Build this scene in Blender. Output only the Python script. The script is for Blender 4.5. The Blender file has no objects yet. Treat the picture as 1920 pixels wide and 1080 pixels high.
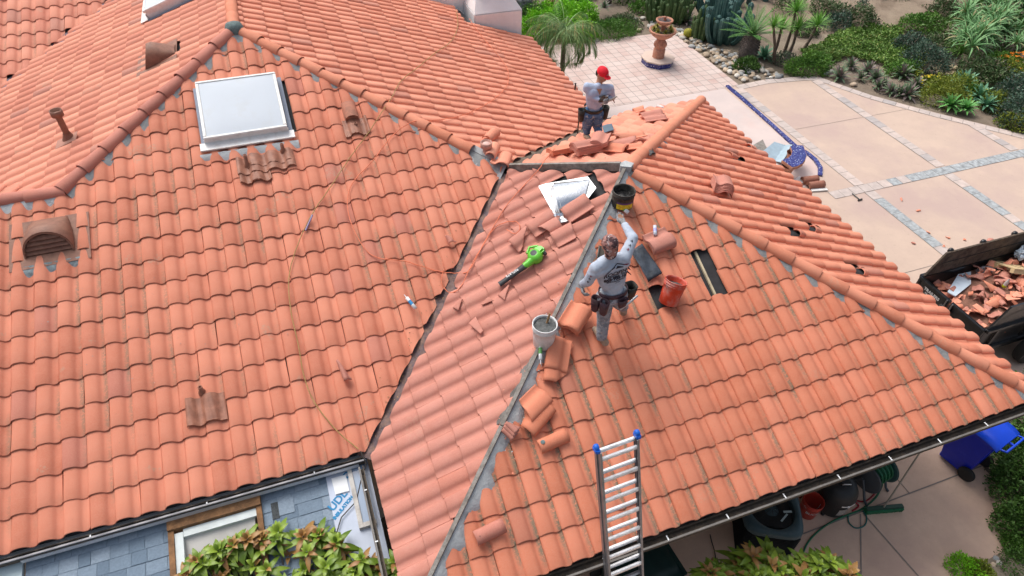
import bpy, bmesh, math, random
import numpy as np
from mathutils import Vector, Matrix, Euler, noise
random.seed(7)
S = bpy.context.scene
COL = S.collection
R = math.radians
# ------------------------------------------------------------------ camera
F_PX, PITCH, ROLL, YAW = 1246.89, .7603, .0278, .3621
CAM = Vector((.558, -11.666, 4.508))
cd_ = Vector((math.sin(YAW)*math.cos(PITCH), math.cos(YAW)*math.cos(PITCH), -math.sin(PITCH)))
r0_ = Vector((math.cos(YAW), -math.sin(YAW), 0)); u0_ = r0_.cross(cd_)
cr_ = math.cos(ROLL)*r0_ + math.sin(ROLL)*u0_
cu_ = -math.sin(ROLL)*r0_ + math.cos(ROLL)*u0_
cam = bpy.data.cameras.new("camera"); camo = bpy.data.objects.new("camera", cam); COL.objects.link(camo)
cam.sensor_width = 36; cam.lens = 36*F_PX/1920; cam.clip_end = 500; cam.clip_start = .05
camo.matrix_world = Matrix(((cr_.x, cu_.x, -cd_.x, CAM.x), (cr_.y, cu_.y, -cd_.y, CAM.y), (cr_.z, cu_.z, -cd_.z, CAM.z), (0, 0, 0, 1)))
S.camera = camo
# ------------------------------------------------------------------ light (bright overcast)
w = bpy.data.worlds.new("World"); S.world = w; w.use_nodes = True
nt = w.node_tree; bg = nt.nodes['Background']
sky = nt.nodes.new('ShaderNodeTexSky'); sky.sky_type = 'NISHITA'; sky.sun_disc = False
SUN_EL, SUN_AZ = R(58), R(338)
sky.sun_elevation = SUN_EL; sky.sun_rotation = SUN_AZ; sky.air_density = 1.0; sky.dust_density = 6.0; sky.ozone_density = .6
bw_ = nt.nodes.new('ShaderNodeRGBToBW'); mx_ = nt.nodes.new('ShaderNodeMix'); mx_.data_type = 'RGBA'; mx_.inputs[0].default_value = .55
nt.links.new(sky.outputs[0], bw_.inputs[0]); nt.links.new(sky.outputs[0], mx_.inputs[6]); nt.links.new(bw_.outputs[0], mx_.inputs[7]); nt.links.new(mx_.outputs[2], bg.inputs[0])
bg.inputs[1].default_value = .15
sl = bpy.data.lights.new("sun", 'SUN'); sl.energy = 1.0; sl.angle = R(36); sl.color = (1, .96, .9)
so = bpy.data.objects.new("sun", sl); COL.objects.link(so)
sd = Vector((math.sin(SUN_AZ)*math.cos(SUN_EL), math.cos(SUN_AZ)*math.cos(SUN_EL), math.sin(SUN_EL)))
so.rotation_euler = (-sd).to_track_quat('-Z', 'Y').to_euler()
S.view_settings.view_transform = 'Standard'; S.view_settings.look = 'None'; S.view_settings.exposure = .42; S.view_settings.gamma = 1
S.render.engine = 'CYCLES'
# ------------------------------------------------------------------ helpers
def tag(o, label=None, cat=None, group=None, kind=None):
    if label: o['label'] = label
    if cat: o['category'] = cat
    if group: o['group'] = group
    if kind: o['kind'] = kind
    return o
def empty(name, loc=(0, 0, 0), rz=0, label=None, cat=None, group=None, parent=None):
    o = bpy.data.objects.new(name, None); COL.objects.link(o); o.location = loc; o.rotation_euler = (0, 0, rz)
    o.empty_display_size = .1
    if parent: o.parent = parent
    return tag(o, label, cat, group)
def link_mesh(name, me, mats, parent=None):
    o = bpy.data.objects.new(name, me); COL.objects.link(o)
    for m in (mats if isinstance(mats, (list, tuple)) else [mats]): me.materials.append(m)
    if parent: o.parent = parent
    return o
def dup(root, loc=None, rot=None, scale=None, parent=None):
    c = root.copy(); COL.objects.link(c)
    if parent: c.parent = parent
    if loc is not None: c.location = loc
    if rot is not None: c.rotation_euler = rot
    if scale is not None: c.scale = (scale,)*3 if isinstance(scale, (int, float)) else scale
    for ch in list(root.children): dup(ch, parent=c)
    return c
def kids(o):
    return list(o.children)
class MB:
    def __init__(s): s.v = []; s.f = []; s.m = []; s.sm = []; s.M = Matrix(); s.mi = 0; s.smooth = False
    def add(s, vs, fs, smooth=None, mi=None):
        n = len(s.v); s.v += [tuple(s.M @ Vector(v)) for v in vs]
        for f in fs: s.f.append([i+n for i in f]); s.m.append(s.mi if mi is None else mi); s.sm.append(s.smooth if smooth is None else smooth)
    def box(s, c, d, rot=None, mi=None, bev=0):
        x, y, z = [k/2 for k in d]; c = Vector(c)
        if bev:
            b = min(bev, x*.49, y*.49, z*.49); vs = []; 
            bm = bmesh.new(); bmesh.ops.create_cube(bm, size=1)
            for v in bm.verts: v.co = Vector((v.co.x*2*x, v.co.y*2*y, v.co.z*2*z))
            bmesh.ops.bevel(bm, geom=bm.edges[:], offset=b, segments=2, affect='EDGES')
            bm.verts.index_update(); vs = [v.co.copy() for v in bm.verts]; fs = [[v.index for v in f.verts] for f in bm.faces]; bm.free()
        else:
            vs = [Vector(p) for p in [(-x, -y, -z), (x, -y, -z), (x, y, -z), (-x, y, -z), (-x, -y, z), (x, -y, z), (x, y, z), (-x, y, z)]]
            fs = [(0, 3, 2, 1), (4, 5, 6, 7), (0, 1, 5, 4), (1, 2, 6, 5), (2, 3, 7, 6), (3, 0, 4, 7)]
        if rot is not None:
            m = rot if isinstance(rot, Matrix) else Euler(rot).to_matrix(); vs = [m @ v for v in vs]
        s.add([v+c for v in vs], fs, False, mi)
        return s
    def tube(s, path, r, n=8, closed=False, cap=True, mi=None, flat=1.0):
        P = [Vector(p) for p in path]; rs = r if isinstance(r, (list, tuple)) else [r]*len(P)
        vs = []; up = None
        for i, p in enumerate(P):
            t = (P[min(i+1, len(P)-1)]-P[max(i-1, 0)])
            if closed: t = P[(i+1) % len(P)]-P[i-1]
            t = t.normalized() if t.length > 1e-9 else Vector((0, 0, 1))
            if up is None: up = Vector((0, 0, 1)) if abs(t.z) < .9 else Vector((1, 0, 0))
            a = t.cross(up).normalized(); b = a.cross(t); up = b
            for k in range(n):
                an = 2*math.pi*k/n; vs.append(p+(a*math.cos(an)+b*math.sin(an)*flat)*rs[i])
        fs = []; L = len(P)
        for i in range(L if closed else L-1):
            j = (i+1) % L
            for k in range(n): k2 = (k+1) % n; fs.append((i*n+k, i*n+k2, j*n+k2, j*n+k))
        s.add(vs, fs, True, mi)
        if cap and not closed:
            s.add(vs[:n], [list(range(n))[::-1]], False, mi); s.add(vs[-n:], [list(range(n))], False, mi)
        return s
    def lathe(s, prof, c=(0, 0, 0), n=24, rot=None, mi=None, smooth=True, cap=False, a0=0, a1=2*math.pi):
        full = abs(a1-a0-2*math.pi) < 1e-6; vs = []; c = Vector(c); N = n if full else n+1
        for r, z in prof:
            for k in range(N):
                an = a0+(a1-a0)*k/n; vs.append(Vector((r*math.cos(an), r*math.sin(an), z)))
        if rot is not None:
            m = rot if isinstance(rot, Matrix) else Euler(rot).to_matrix(); vs = [m @ v for v in vs]
        vs = [v+c for v in vs]; fs = []
        for i in range(len(prof)-1):
            for k in range(n):
                k2 = (k+1) % N if full else k+1; fs.append((i*N+k, i*N+k2, (i+1)*N+k2, (i+1)*N+k))
        s.add(vs, fs, smooth, mi)
        if cap: s.add(vs[-N:], [list(range(N))], False, mi); s.add(vs[:N], [list(range(N))[::-1]], False, mi)
        return s
    def prism(s, poly, h, c=(0, 0, 0), rot=None, mi=None, z0=0):
        n = len(poly); c = Vector(c); vs = [Vector((x, y, z0)) for x, y in poly]+[Vector((x, y, z0+h)) for x, y in poly]
        ar = sum(poly[i][0]*poly[(i+1) % n][1]-poly[(i+1) % n][0]*poly[i][1] for i in range(n))
        if rot is not None:
            m = rot if isinstance(rot, Matrix) else Euler(rot).to_matrix(); vs = [m @ v for v in vs]
        fs = [list(range(n))[::-1], list(range(n, 2*n))]+[(i, (i+1) % n, n+(i+1) % n, n+i) for i in range(n)]
        if ar < 0: fs = [f[::-1] for f in fs]
        s.add([v+c for v in vs], fs, False, mi); return s
    def sheet(s, P, mi=None): s.add(P, [list(range(len(P)))], False, mi); return s
    def build(s, name, mats, parent=None, merge=False):
        me = bpy.data.meshes.new(name); me.from_pydata(s.v, [], s.f)
        me.polygons.foreach_set('material_index', s.m); me.polygons.foreach_set('use_smooth', s.sm); me.update()
        return link_mesh(name, me, mats, parent)
def basis(t, up=(0, 0, 1)):
    """matrix whose z is t, x as level as possible"""
    z = Vector(t).normalized(); x = Vector(up).cross(z)
    if x.length < 1e-5: x = Vector((1, 0, 0))
    x.normalize(); y = z.cross(x); return Matrix((x, y, z)).transposed()
# ------------------------------------------------------------------ materials
MATS = {}
class NT:
    def __init__(s, m): s.t = m.node_tree; s.n = s.t.nodes; s.l = s.t.links
    def node(s, ty, ins=None, **kw):
        n = s.n.new(ty)
        for k, v in kw.items(): setattr(n, k, v)
        for k, v in (ins or {}).items():
            if isinstance(v, bpy.types.NodeSocket): s.l.new(v, n.inputs[k])
            else: n.inputs[k].default_value = v
        return n
    def noise(s, vec, scale, detail=3, rough=.6, **kw): return s.node('ShaderNodeTexNoise', {'Vector': vec, 'Scale': scale, 'Detail': detail, 'Roughness': rough, **kw}).outputs['Fac']
    def ramp(s, fac, a, b):
        n = s.node('ShaderNodeMapRange', {'Value': fac, 'From Min': a, 'From Max': b}); return n.outputs[0]
    def mix(s, f, a, b, bt='MIX'):
        n = s.node('ShaderNodeMix', data_type='RGBA', blend_type=bt)
        for k, v in ((0, f), (6, a), (7, b)):
            if isinstance(v, bpy.types.NodeSocket): s.l.new(v, n.inputs[k])
            else: n.inputs[k].default_value = (tuple(v)+(1,))[:4] if k else v
        return n.outputs[2]
    def math(s, op, a, b=0.0):
        n = s.node('ShaderNodeMath', operation=op)
        for k, v in ((0, a), (1, b)):
            if isinstance(v, bpy.types.NodeSocket): s.l.new(v, n.inputs[k])
            else: n.inputs[k].default_value = v
        return n.outputs[0]
def mat(name, col, rough=.7, metal=0, var=.12, vs=6, bump=.0, bs=60, dirt=None, dcol=(.1, .08, .06), ds=4, spec=.4, coat=0, trans=0, objrand=0):
    """painted / plain surface with slight procedural variation"""
    if name in MATS: return MATS[name]
    m = bpy.data.materials.new(name); m.use_nodes = True; t = NT(m); b = t.n['Principled BSDF']
    tc = t.node('ShaderNodeTexCoord').outputs['Object']
    n1 = t.noise(tc, vs, 4)
    c = t.mix(t.ramp(n1, .3, .7), [k*(1-var) for k in col], [min(1, k*(1+var)) for k in col])
    if objrand:
        oi = t.node('ShaderNodeObjectInfo').outputs['Random']
        hs = t.node('ShaderNodeHueSaturation', {'Color': c, 'Value': t.math('ADD', t.math('MULTIPLY', oi, objrand*2), 1-objrand)}); c = hs.outputs[0]
    if dirt:
        n2 = t.noise(tc, ds, 6, .7); f = t.math('MULTIPLY', t.ramp(n2, .55-dirt*.3, .62), min(1, dirt*1.5)); c = t.mix(f, c, dcol)
    t.l.new(c, b.inputs['Base Color'])
    b.inputs['Roughness'].default_value = rough; b.inputs['Metallic'].default_value = metal
    b.inputs['Specular IOR Level'].default_value = spec; b.inputs['Coat Weight'].default_value = coat
    b.inputs['Transmission Weight'].default_value = trans
    if bump:
        bp = t.node('ShaderNodeBump', {'Height': t.noise(tc, bs, 4), 'Strength': min(1, bump), 'Distance': .01}); t.l.new(bp.outputs[0], b.inputs['Normal'])
    MATS[name] = m; return m
def clay(name, c1, c2, odd=(.24, .10, .075), dirt=.35, seam=.4):
    """unglazed fired clay: tint per tile (attribute 'tile'), lichen, chalk and mud in patches"""
    m = bpy.data.materials.new(name); m.use_nodes = True; t = NT(m); b = t.n['Principled BSDF']
    tc = t.node('ShaderNodeTexCoord').outputs['Object']
    at = t.node('ShaderNodeAttribute', attribute_name='tile'); sp = t.node('ShaderNodeSeparateColor', {'Color': at.outputs['Color']})
    ra, lu, lv = sp.outputs[0], sp.outputs[1], sp.outputs[2]
    rb = at.outputs['Alpha']
    c = t.mix(ra, [k*.93 for k in c1], c2)
    c = t.mix(t.math('MULTIPLY', t.ramp(t.noise(tc, 1.3, 5, .65), .45, .70), .2), c, (c1[0]*.78, c1[1]*.72, c1[2]*.72))      # broad weathering
    c = t.mix(t.math('MULTIPLY', t.ramp(t.noise(tc, 7, 4), .35, .75), .45), c, (c1[0]*1.12, c1[1]*1.35, c1[2]*1.5))
    c = t.mix(t.math('MULTIPLY', t.math('GREATER_THAN', rb, .968), .6), c, odd)
    c = t.mix(t.math('MULTIPLY', t.ramp(t.noise(tc, 60, 5, .75), .42, .72), .22), c, (.62, .36, .26))      # chalky bloom
    c = t.mix(t.math('MULTIPLY', t.ramp(t.noise(tc, 25, 5, .8), .62, .70), .35), c, (.30, .15, .10))       # stains
    c = t.mix(t.math('MULTIPLY', t.ramp(t.noise(tc, 110, 3, .7), .70, .74), .5), c, (.16, .09, .06))        # specks
    # mud and moss lying in the pan beside the seam, on some tiles only
    pan = t.math('MULTIPLY', t.ramp(lu, .74, .90), t.ramp(t.noise(tc, 34, 6, .85), .40, .52))
    few = t.ramp(t.noise(tc, .75, 2), .52-.1*seam, .66-.1*seam)
    c = t.mix(t.math('MULTIPLY', t.math('MULTIPLY', pan, few), seam), c, (.22, .175, .12))
    ch = t.math('MULTIPLY', t.math('GREATER_THAN', t.noise(tc, 2.2, 2), .675), t.ramp(t.noise(tc, 30, 5), .45, .6))
    c = t.mix(t.math('MULTIPLY', ch, dirt), c, (.42, .36, .27))
    t.l.new(c, b.inputs['Base Color']); b.inputs['Roughness'].default_value = .82; b.inputs['Specular IOR Level'].default_value = .25
    bp = t.node('ShaderNodeBump', {'Height': t.math('ADD', t.noise(tc, 90, 5, .7), t.noise(tc, 14, 2)), 'Strength': .35, 'Distance': .006}); t.l.new(bp.outputs[0], b.inputs['Normal'])
    MATS[name] = m; return m
CL_A = clay('clay_main', (0.588, 0.194, 0.117), (0.706, 0.267, 0.170), odd=(0.470, 0.178, 0.138), seam=.7)
CL_F = clay('clay_front', (0.612, 0.194, 0.107), (0.694, 0.245, 0.149), odd=(0.517, 0.200, 0.138), seam=1.0, dirt=.15)
CL_G = clay('clay_pink', (0.485, 0.194, 0.146), (0.549, 0.236, 0.182), odd=(0.470, 0.167, 0.117), seam=.0, dirt=.12)
CL_B = clay('clay_weathered', (0.612, 0.222, 0.149), (0.776, 0.334, 0.224), odd=(0.423, 0.211, 0.170), seam=.5, dirt=.3)
CL_C = clay('clay_east', (0.682, 0.245, 0.154), (0.823, 0.345, 0.229), odd=(0.494, 0.222, 0.170), seam=.2, dirt=.1)
CL_E = clay('clay_wing', (0.670, 0.222, 0.132), (0.788, 0.311, 0.197), odd=(0.529, 0.234, 0.181), seam=.2, dirt=.2)
CL_R = clay('clay_ridge', (0.647, 0.222, 0.127), (0.717, 0.278, 0.175), odd=(0.588, 0.222, 0.138), seam=.0, dirt=.2)
CL_RP = clay('clay_ridge_pink', (0.482, 0.178, 0.132), (0.564, 0.217, 0.159), odd=(0.470, 0.167, 0.117), seam=.0, dirt=.2)
M_MORT = mat('mortar', (.44, .465, .48), .9, var=.3, vs=9, bump=1, bs=45, dirt=.25, dcol=(.26, .27, .27), ds=9)
M_FELT = mat('felt', (.035, .035, .038), .85, var=.3, bump=.4)
M_WHITE = mat('white_paint', (.78, .80, .82), .5, var=.03, dirt=.12, dcol=(.55, .52, .48), ds=8)
M_STUC = mat('stucco', (.84, .85, .86), .9, var=.05, bump=.6, bs=70, dirt=.15, dcol=(.55, .54, .53), ds=3)
M_BRN = mat('brown_metal', (.23, .105, .07), .6, var=.2, vs=12, dirt=.25, dcol=(.32, .17, .11), ds=10)
M_BLKM = mat('black_paint', (.012, .013, .015), .28, var=.3, coat=.5, dirt=.15, dcol=(.07, .065, .06), ds=9)
M_RUB = mat('rubber', (.02, .02, .02), .75, var=.2)
M_ALU = mat('aluminium', (.55, .56, .58), .38, metal=.85, var=.12, vs=20, dirt=.2, dcol=(.3, .3, .3), ds=20)
M_WOOD = mat('raw_wood', (.30, .17, .08), .8, var=.35, vs=18, bump=.4, dirt=.2)
M_GWOOD = mat('grey_wood', (.20, .18, .16), .85, var=.35, vs=14, bump=.6, dirt=.3, dcol=(.38, .37, .35), ds=8)
# ------------------------------------------------------------------ where things stand (metres; main roof apex = origin)
s_, sw_ = .3471, .4123
WX, WY, WZ = 4.805, -4.805, -.677
ZG = -5.0
PL = {'A': (0, s_, 0), 'B': (s_, 0, 0), 'C': (-s_, 0, 0), 'H': (0, s_, -2.38),
      'F': (0, sw_, WZ-sw_*WY), 'D': (0, -sw_, WZ+sw_*WY), 'G': (sw_, 0, WZ-sw_*WX), 'E': (-sw_, 0, WZ+sw_*WX)}
def zof(f, x, y): a, b, c = PL[f]; return a*x+b*y+c
def ray(px, py): return (cd_*F_PX+cr_*(px-960)-cu_*(py-540)).normalized()
def on(f, px, py, h=0):
    """point of roof face f (raised h) sighted on the survey photo"""
    a, b, c = PL[f]; d = ray(px, py); n = Vector((-a, -b, 1)); t = (c+h-n.dot(CAM))/n.dot(d); return CAM+d*t
def at(px, py, z=ZG):
    d = ray(px, py); return CAM+d*((z-CAM.z)/d.z)
def nrm(f): a, b, c = PL[f]; return Vector((-a, -b, 1)).normalized()
# ================================================================== HOUSE
house = empty('house', (2, -4, ZG), 0, 'white stuccoed house under a many sided salmon clay tile roof', 'house')
def part(o, par=house):
    o.parent = par; o.matrix_parent_inverse = Matrix.Translation(-par.location) if par.parent is None else Matrix(); return o
PROF = [(0, -.006), (.004, .015), (.02, .028), (.05, .040), (.10, .050), (.18, .057), (.28, .060), (.38, .059), (.47, .055), (.545, .047), (.605, .036), (.65, .024), (.69, .013), (.735, .006), (.79, .002), (.87, .002), (.94, .006), (.985, .011), (1.0, .009), (1.0, -.006)]
H0 = -.03
def tile_block(f, U, D, u0, w, q0, e, cells, seed=0, lift=.019, amp=.86, jit=1.0, openend=None):
    """arrays of verts/faces/attr for the tiles of one face; U,D = plan directions across / up the slope"""
    rng = np.random.default_rng(seed); a, b, c = PL[f]
    P = np.array(PROF); n = len(P); hp = P[:, 1]*amp
    rings = [(.004, -.012), (0, -.004), (.007, 0), (.5, 0), (1, 0)]
    V = []; A = []; F = []; base = 0; tf = []
    for r in range(4):
        for k in range(n-1): tf.append((r*n+k, r*n+k+1, (r+1)*n+k+1, (r+1)*n+k))
    tf = np.array(tf)
    for (i, j) in cells:
        du, dq, dh = rng.normal(0, .0022)*jit, rng.normal(0, .004)*jit, rng.normal(0, .0018)*jit
        rot = rng.normal(0, .006)*jit; sk = rng.normal(0, .008)*jit
        r1, r2 = rng.random(), rng.random()
        L = e+.03; vs = []; at_ = []
        for (qv, dz) in rings:
            q = qv if qv < .1 else qv*L
            uu = P[:, 0]*w; qq = np.full(n, q)
            if qv < .1: qq = qq+np.where(P[:, 0] > .93, .02*(P[:, 0]-.93)/.07, 0)+np.where(P[:, 0] < .03, .006, 0)
            hh = hp+dz+lift*(1-q/L)+H0+dh+sk*(uu-w/2)
            ux = u0+i*w+uu+du+rot*q; qx = q0+j*e+qq+dq-rot*(uu-w/2)
            X = U[0]*ux+D[0]*qx; Y = U[1]*ux+D[1]*qx
            vs.append(np.stack([X, Y, a*X+b*Y+c+hh], 1)); at_.append(np.stack([np.full(n, r1), P[:, 0], np.full(n, q/L), np.full(n, r2)], 1))
        V.append(np.concatenate(vs)); A.append(np.concatenate(at_)); F.append(tf+base); base += 5*n
    return V, A, F
def mesh_from(V, A, F, clips=()):
    V = np.concatenate(V); A = np.concatenate(A); F = np.concatenate(F)
    me = bpy.data.meshes.new('roof_tiles'); me.from_pydata(V.tolist(), [], F.tolist())
    ca = me.color_attributes.new('tile', 'FLOAT_COLOR', 'POINT'); ca.data.foreach_set('color', A.astype(np.float32).ravel())
    me.polygons.foreach_set('use_smooth', [True]*len(me.polygons))
    if clips:
        bm = bmesh.new(); bm.from_mesh(me)
        for (p, n) in clips:      # keep the side opposite n
            bmesh.ops.bisect_plane(bm, geom=bm.verts[:]+bm.edges[:]+bm.faces[:], plane_co=(p[0], p[1], 0), plane_no=(n[0], n[1], 0), clear_outer=True)
        bm.to_mesh(me); bm.free()
    me.update(); return me
def cells(f, U, D, u0, w, q0, e, keep, skip=()):
    """grid cells whose centre lies in the convex region keep (list of (point, outward normal)), with margin"""
    out = []; sk = set()
    for p in skip: sk.add((math.floor((p[0]*U[0]+p[1]*U[1]-u0)/w), math.floor((p[0]*D[0]+p[1]*D[1]-q0)/e)))
    for i in range(-70, 70):
        for j in range(0, 60):
            if (i, j) in sk: continue
            uc, qc = u0+(i+.5)*w, q0+(j+.5)*e; x, y = U[0]*uc+D[0]*qc, U[1]*uc+D[1]*qc; ok = True
            for (p, n, m) in keep:
                L = math.hypot(*n)
                if ((x-p[0])*n[0]+(y-p[1])*n[1])/L > m: ok = False; break
            if ok: out.append((i, j))
    return out
def vis(cl, f, U, D, u0, w, q0, e, mg=260):
    """drop cells far outside the photographed field"""
    out = []
    for (i, j) in cl:
        uc, qc = u0+(i+.5)*w, q0+(j+.5)*e; x, y = U[0]*uc+D[0]*qc, U[1]*uc+D[1]*qc
        v = Vector((x, y, zof(f, x, y)))-CAM; zz = v.dot(cd_)
        if zz < .3: continue
        px, py = 960+F_PX*v.dot(cr_)/zz, 540-F_PX*v.dot(cu_)/zz
        if -mg < px < 1920+mg and -mg < py < 1080+mg: out.append((i, j))
    return out
X_, Y_, NX, NY = (1, 0), (0, 1), (-1, 0), (0, -1)
VD = (-.842, -1)          # main south / wing west valley, plan direction
EA, EW, EC = -6.98, -9.03, 6.53
BX = -2.61
def face(f, U, D, u0, w, q0, e, regions, m, seed, skip=(), label=None, **kw):
    V, A, F = [], [], []; mes = []
    for keep, clip in regions:
        cl = vis(cells(f, U, D, u0, w, q0, e, keep, skip), f, U, D, u0, w, q0, e)
        if not cl: continue
        v, a, ff = tile_block(f, U, D, u0, w, q0, e, cl, seed, **kw); mes.append(mesh_from(v, a, ff, clip)); seed += 1
    bm = bmesh.new()
    for me in mes: bm.from_mesh(me); bpy.data.meshes.remove(me)
    me = bpy.data.meshes.new('roof_tiles'); bm.to_mesh(me); bm.free()
    o = link_mesh('roof_slope', me, m); part(o)
    if label: o['label'] = label
    return o
def LP(p, n, m=.12): return (p, n, m)
g_ = .035                  # tiles stop this far short of a hip line
# main south slope (A)
hipR = ((0, -g_*1.4), (1, 1)); hipL = ((0, -g_*1.4), (-1, 1)); vaA = ((3.5-.06, -3.5), (1, -.842))
skA = []
A_R = ([LP(*hipR), LP(*hipL), LP(*vaA, m=.1), LP((BX, 0), (-1, 0), 0)], [hipR, hipL, vaA])
A_L = ([LP((BX, 0), (1, 0), 0), LP((0, -2.6), (0, 1)), LP((-7.2, 0), (-1, 0))], [((0, -2.6), (0, 1))])
pA = (X_, Y_, -2.96, .2537, EA, .340)
sky1 = [on('A', x, y) for x, y in ((369, 160), (519, 138), (543, 250), (388, 283))]
skx0, skx1, sky0, sky1y = -.70, .485, -2.28, -1.07
ventA = on('A', 95, 455)
skA = [(x, y) for x in np.arange(skx0+.12, skx1-.05, .1) for y in np.arange(sky0+.1, sky1y-.12, .1)]
skA += [(ventA.x+dx, ventA.y+dy) for dx in (-.16, 0, .16) for dy in (-.12, .08)]
face('A', *pA, [A_R, A_L], CL_A, 11, skip=skA)
# front slope of the wing (F)
hSE = ((WX, WY-g_*1.4), (1, 1)); hSW = ((WX, WY-.10), (-1, 1))
holeF = [tuple(on('F', x, y)[:2]) for x, y in ((1322, 488), (1350, 522), (1236, 566))]
holeF += [tuple(on('F', x, y)[:2]) for x, y in ()]
pF = (X_, Y_, 3.893, .26, EW, .3215)
face('F', *pF, [([LP(*hSE), LP(*hSW)], [hSE, hSW])], CL_F, 23, skip=holeF)
# west slope of the wing (G), newer pink tiles
hNW = ((3.5, -3.5-.07), (1, 1)); hSWg = ((WX, WY+.03), (1, -1)); vaG = ((3.5+.075, -3.5), (-1, .842))
vGx = [tuple(on('G', x, y)[:2]) for x, y in ((1050, 350), (1085, 352), (1062, 375), (1085, 385), (1050, 395), (1030, 365), (1100, 360))]
pG = (NY, X_, .02, .25, .565, .3215)
face('G', *pG, [([LP(*hNW), LP(*hSWg), LP(*vaG)], [hNW, hSWg, vaG])], CL_G, 31, skip=vGx, amp=.9, lift=.030)
# north slope (D), east slope of the wing (E)
hNE = ((WX, WY+g_*1.4), (1, -1)); hNWd = ((WX, WY+.05), (-1, -1)); vaD = ((3.5+.1, -3.5), (-.842, 1))
pD = (NX, NY, -WX+.02, .26, .46, .3215)
dD = [tuple(on('D', x, y)[:2]) for x, y in ((1150, 275),)]
face('D', *pD, [([LP(*hNE), LP(*hNWd), LP(*vaD)], [hNE, hNWd, vaD])], CL_B, 41, skip=dD)
hNEe = ((WX+g_*1.4, WY), (-1, 1)); hSEe = ((WX+g_*1.4, WY), (-1, -1))
pE = (Y_, NX, -4.50, .266, -9.13, .325)
hE = [tuple(on('E', x, y)[:2]) for x, y in ((1370, 288), (1498, 433), (1530, 427), (1617, 506), (1412, 272))]
face('E', *pE, [([LP(*hNEe), LP(*hSEe)], [hNEe, hSEe])], CL_E, 43, skip=hE, amp=1.15)
# main east slope (C), main west slope (B), far wing (H)
hC = ((g_*1.4, 0), (-1, -1)); rC = ((.05, 0), (-1, 0)); vaC = ((3.5-.1, -3.5), (.842, -1))
kC = ((0, 3.35), (0, 1))
pC = (Y_, NX, .39, .242, -6.53, .335)
face('C', *pC, [([LP(*hC), LP(*rC), LP(*vaC), LP(*kC, m=0), LP((5.25, 0), (1, 0), 9)], [hC, rC, vaC]),
                ([LP(*rC), LP((0, 3.4), (0, -1), 0), LP((0, 4.2), (0, 1), 0), LP((5.0, 0), (1, 0), 0)], [rC]),
                ([LP(*rC), LP((0, 4.2), (0, -1), 0), LP((0, 12), (0, 1), 0), LP((3.6, 0), (1, 0), 0)], [rC])], CL_C, 53)
hB = ((-g_*1.4, 0), (1, -1)); rB = ((-.05, 0), (1, 0)); vaB = ((0, 6.75), (-1, 1))
pB = (NY, X_, .08, .24, -9.3, .335)
skB = [tuple(on('B', x, y)[:2]) for x, y in ((322, 100), (312, 92))]
face('B', *pB, [([LP(*hB), LP(*rB), LP(*vaB, m=.2), LP((-7.5, 0), (-1, 0)), LP((0, -2.35), (0, -1))], [hB, rB, ((0, 6.9), (-1, 1))])], CL_B, 61, skip=skB, amp=.85)
pH = (X_, Y_, -4.6, .255, -1.4, .34)
face('H', *pH, [([LP((0, 6.72), (1, -1), -.02), LP((-9, 0), (-1, 0)), LP((0, 11), (0, 1))], [])], CL_B, 67)
# little north slope behind the low ridge
PL['N'] = (0, -s_, -.906-s_*2.61)
face('N', NX, NY, 0, .254, 2.61-3*.335+.02, .335, [([LP((BX+.3, 0), (1, 0), 0), LP((-7, 0), (-1, 0)), LP((0, -2.6), (0, -1)), LP((0, -1.6), (0, 1))], [((0, -2.6), (0, -1)), ((0, BX+4.2), (1, 1))])], CL_B, 71)
# decks (boards under felt) ------------------------------------------------
def deck(f, poly, m=M_FELT, h=-.055, th=.03, hole=None):
    mb = MB(); n = len(poly)
    mb.add([(x, y, zof(f, x, y)+h) for x, y in poly]+[(x, y, zof(f, x, y)+h-th) for x, y in poly],
           [list(range(n)), list(range(n, 2*n))[::-1]]+[(i, n+i, n+(i+1) % n, (i+1) % n) for i in range(n)])
    o = mb.build('roof_deck', m); part(o); return o
VAx = 3.5+VD[0]*(3.5-.02); Vx = 3.5-.842*(-3.5+6.96)
deck('A', [(0, 0), (BX, BX), (-9, BX), (-9, -6.94), (Vx, -6.94), (3.5, -3.5)])
deck('F', [(WX, WY), (WX-4.2, WY-4.2), (WX+4.2, WY-4.2)])
deck('G', [(WX, WY), (3.5, -3.5), (Vx+.03, -6.94), (.60, -9.01)])
deck('E', [(WX, WY), (WX+4.27, WY-4.27), (WX+4.27, WY+4.27)])
cy_ = -3.5+(5.05-3.5)*.842
CDx = 6.49; CDy = -3.5+(CDx-3.5)*.842
deck('D', [(WX, WY), (WX+4.27, WY+4.27), (CDx, WY+4.27), (CDx, CDy), (3.5, -3.5)])
deck('C', [(0, 0), (3.5, -3.5), (CDx, CDy), (CDx, 3.3), (5, 3.3), (5, 4.15), (3.6, 4.15), (3.6, 11), (0, 11)])
deck('B', [(0, 0), (0, 6.75), (-9, -2.25), (-9, -2.3), (-2.3, -2.3)])
deck('H', [(-9, -2.25), (0, 6.75), (0, 11), (-9, 11)])
deck('N', [(BX, BX), (-1.9, -1.9), (-4, -1.2), (-9, -1.2), (-9, BX)])
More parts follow.
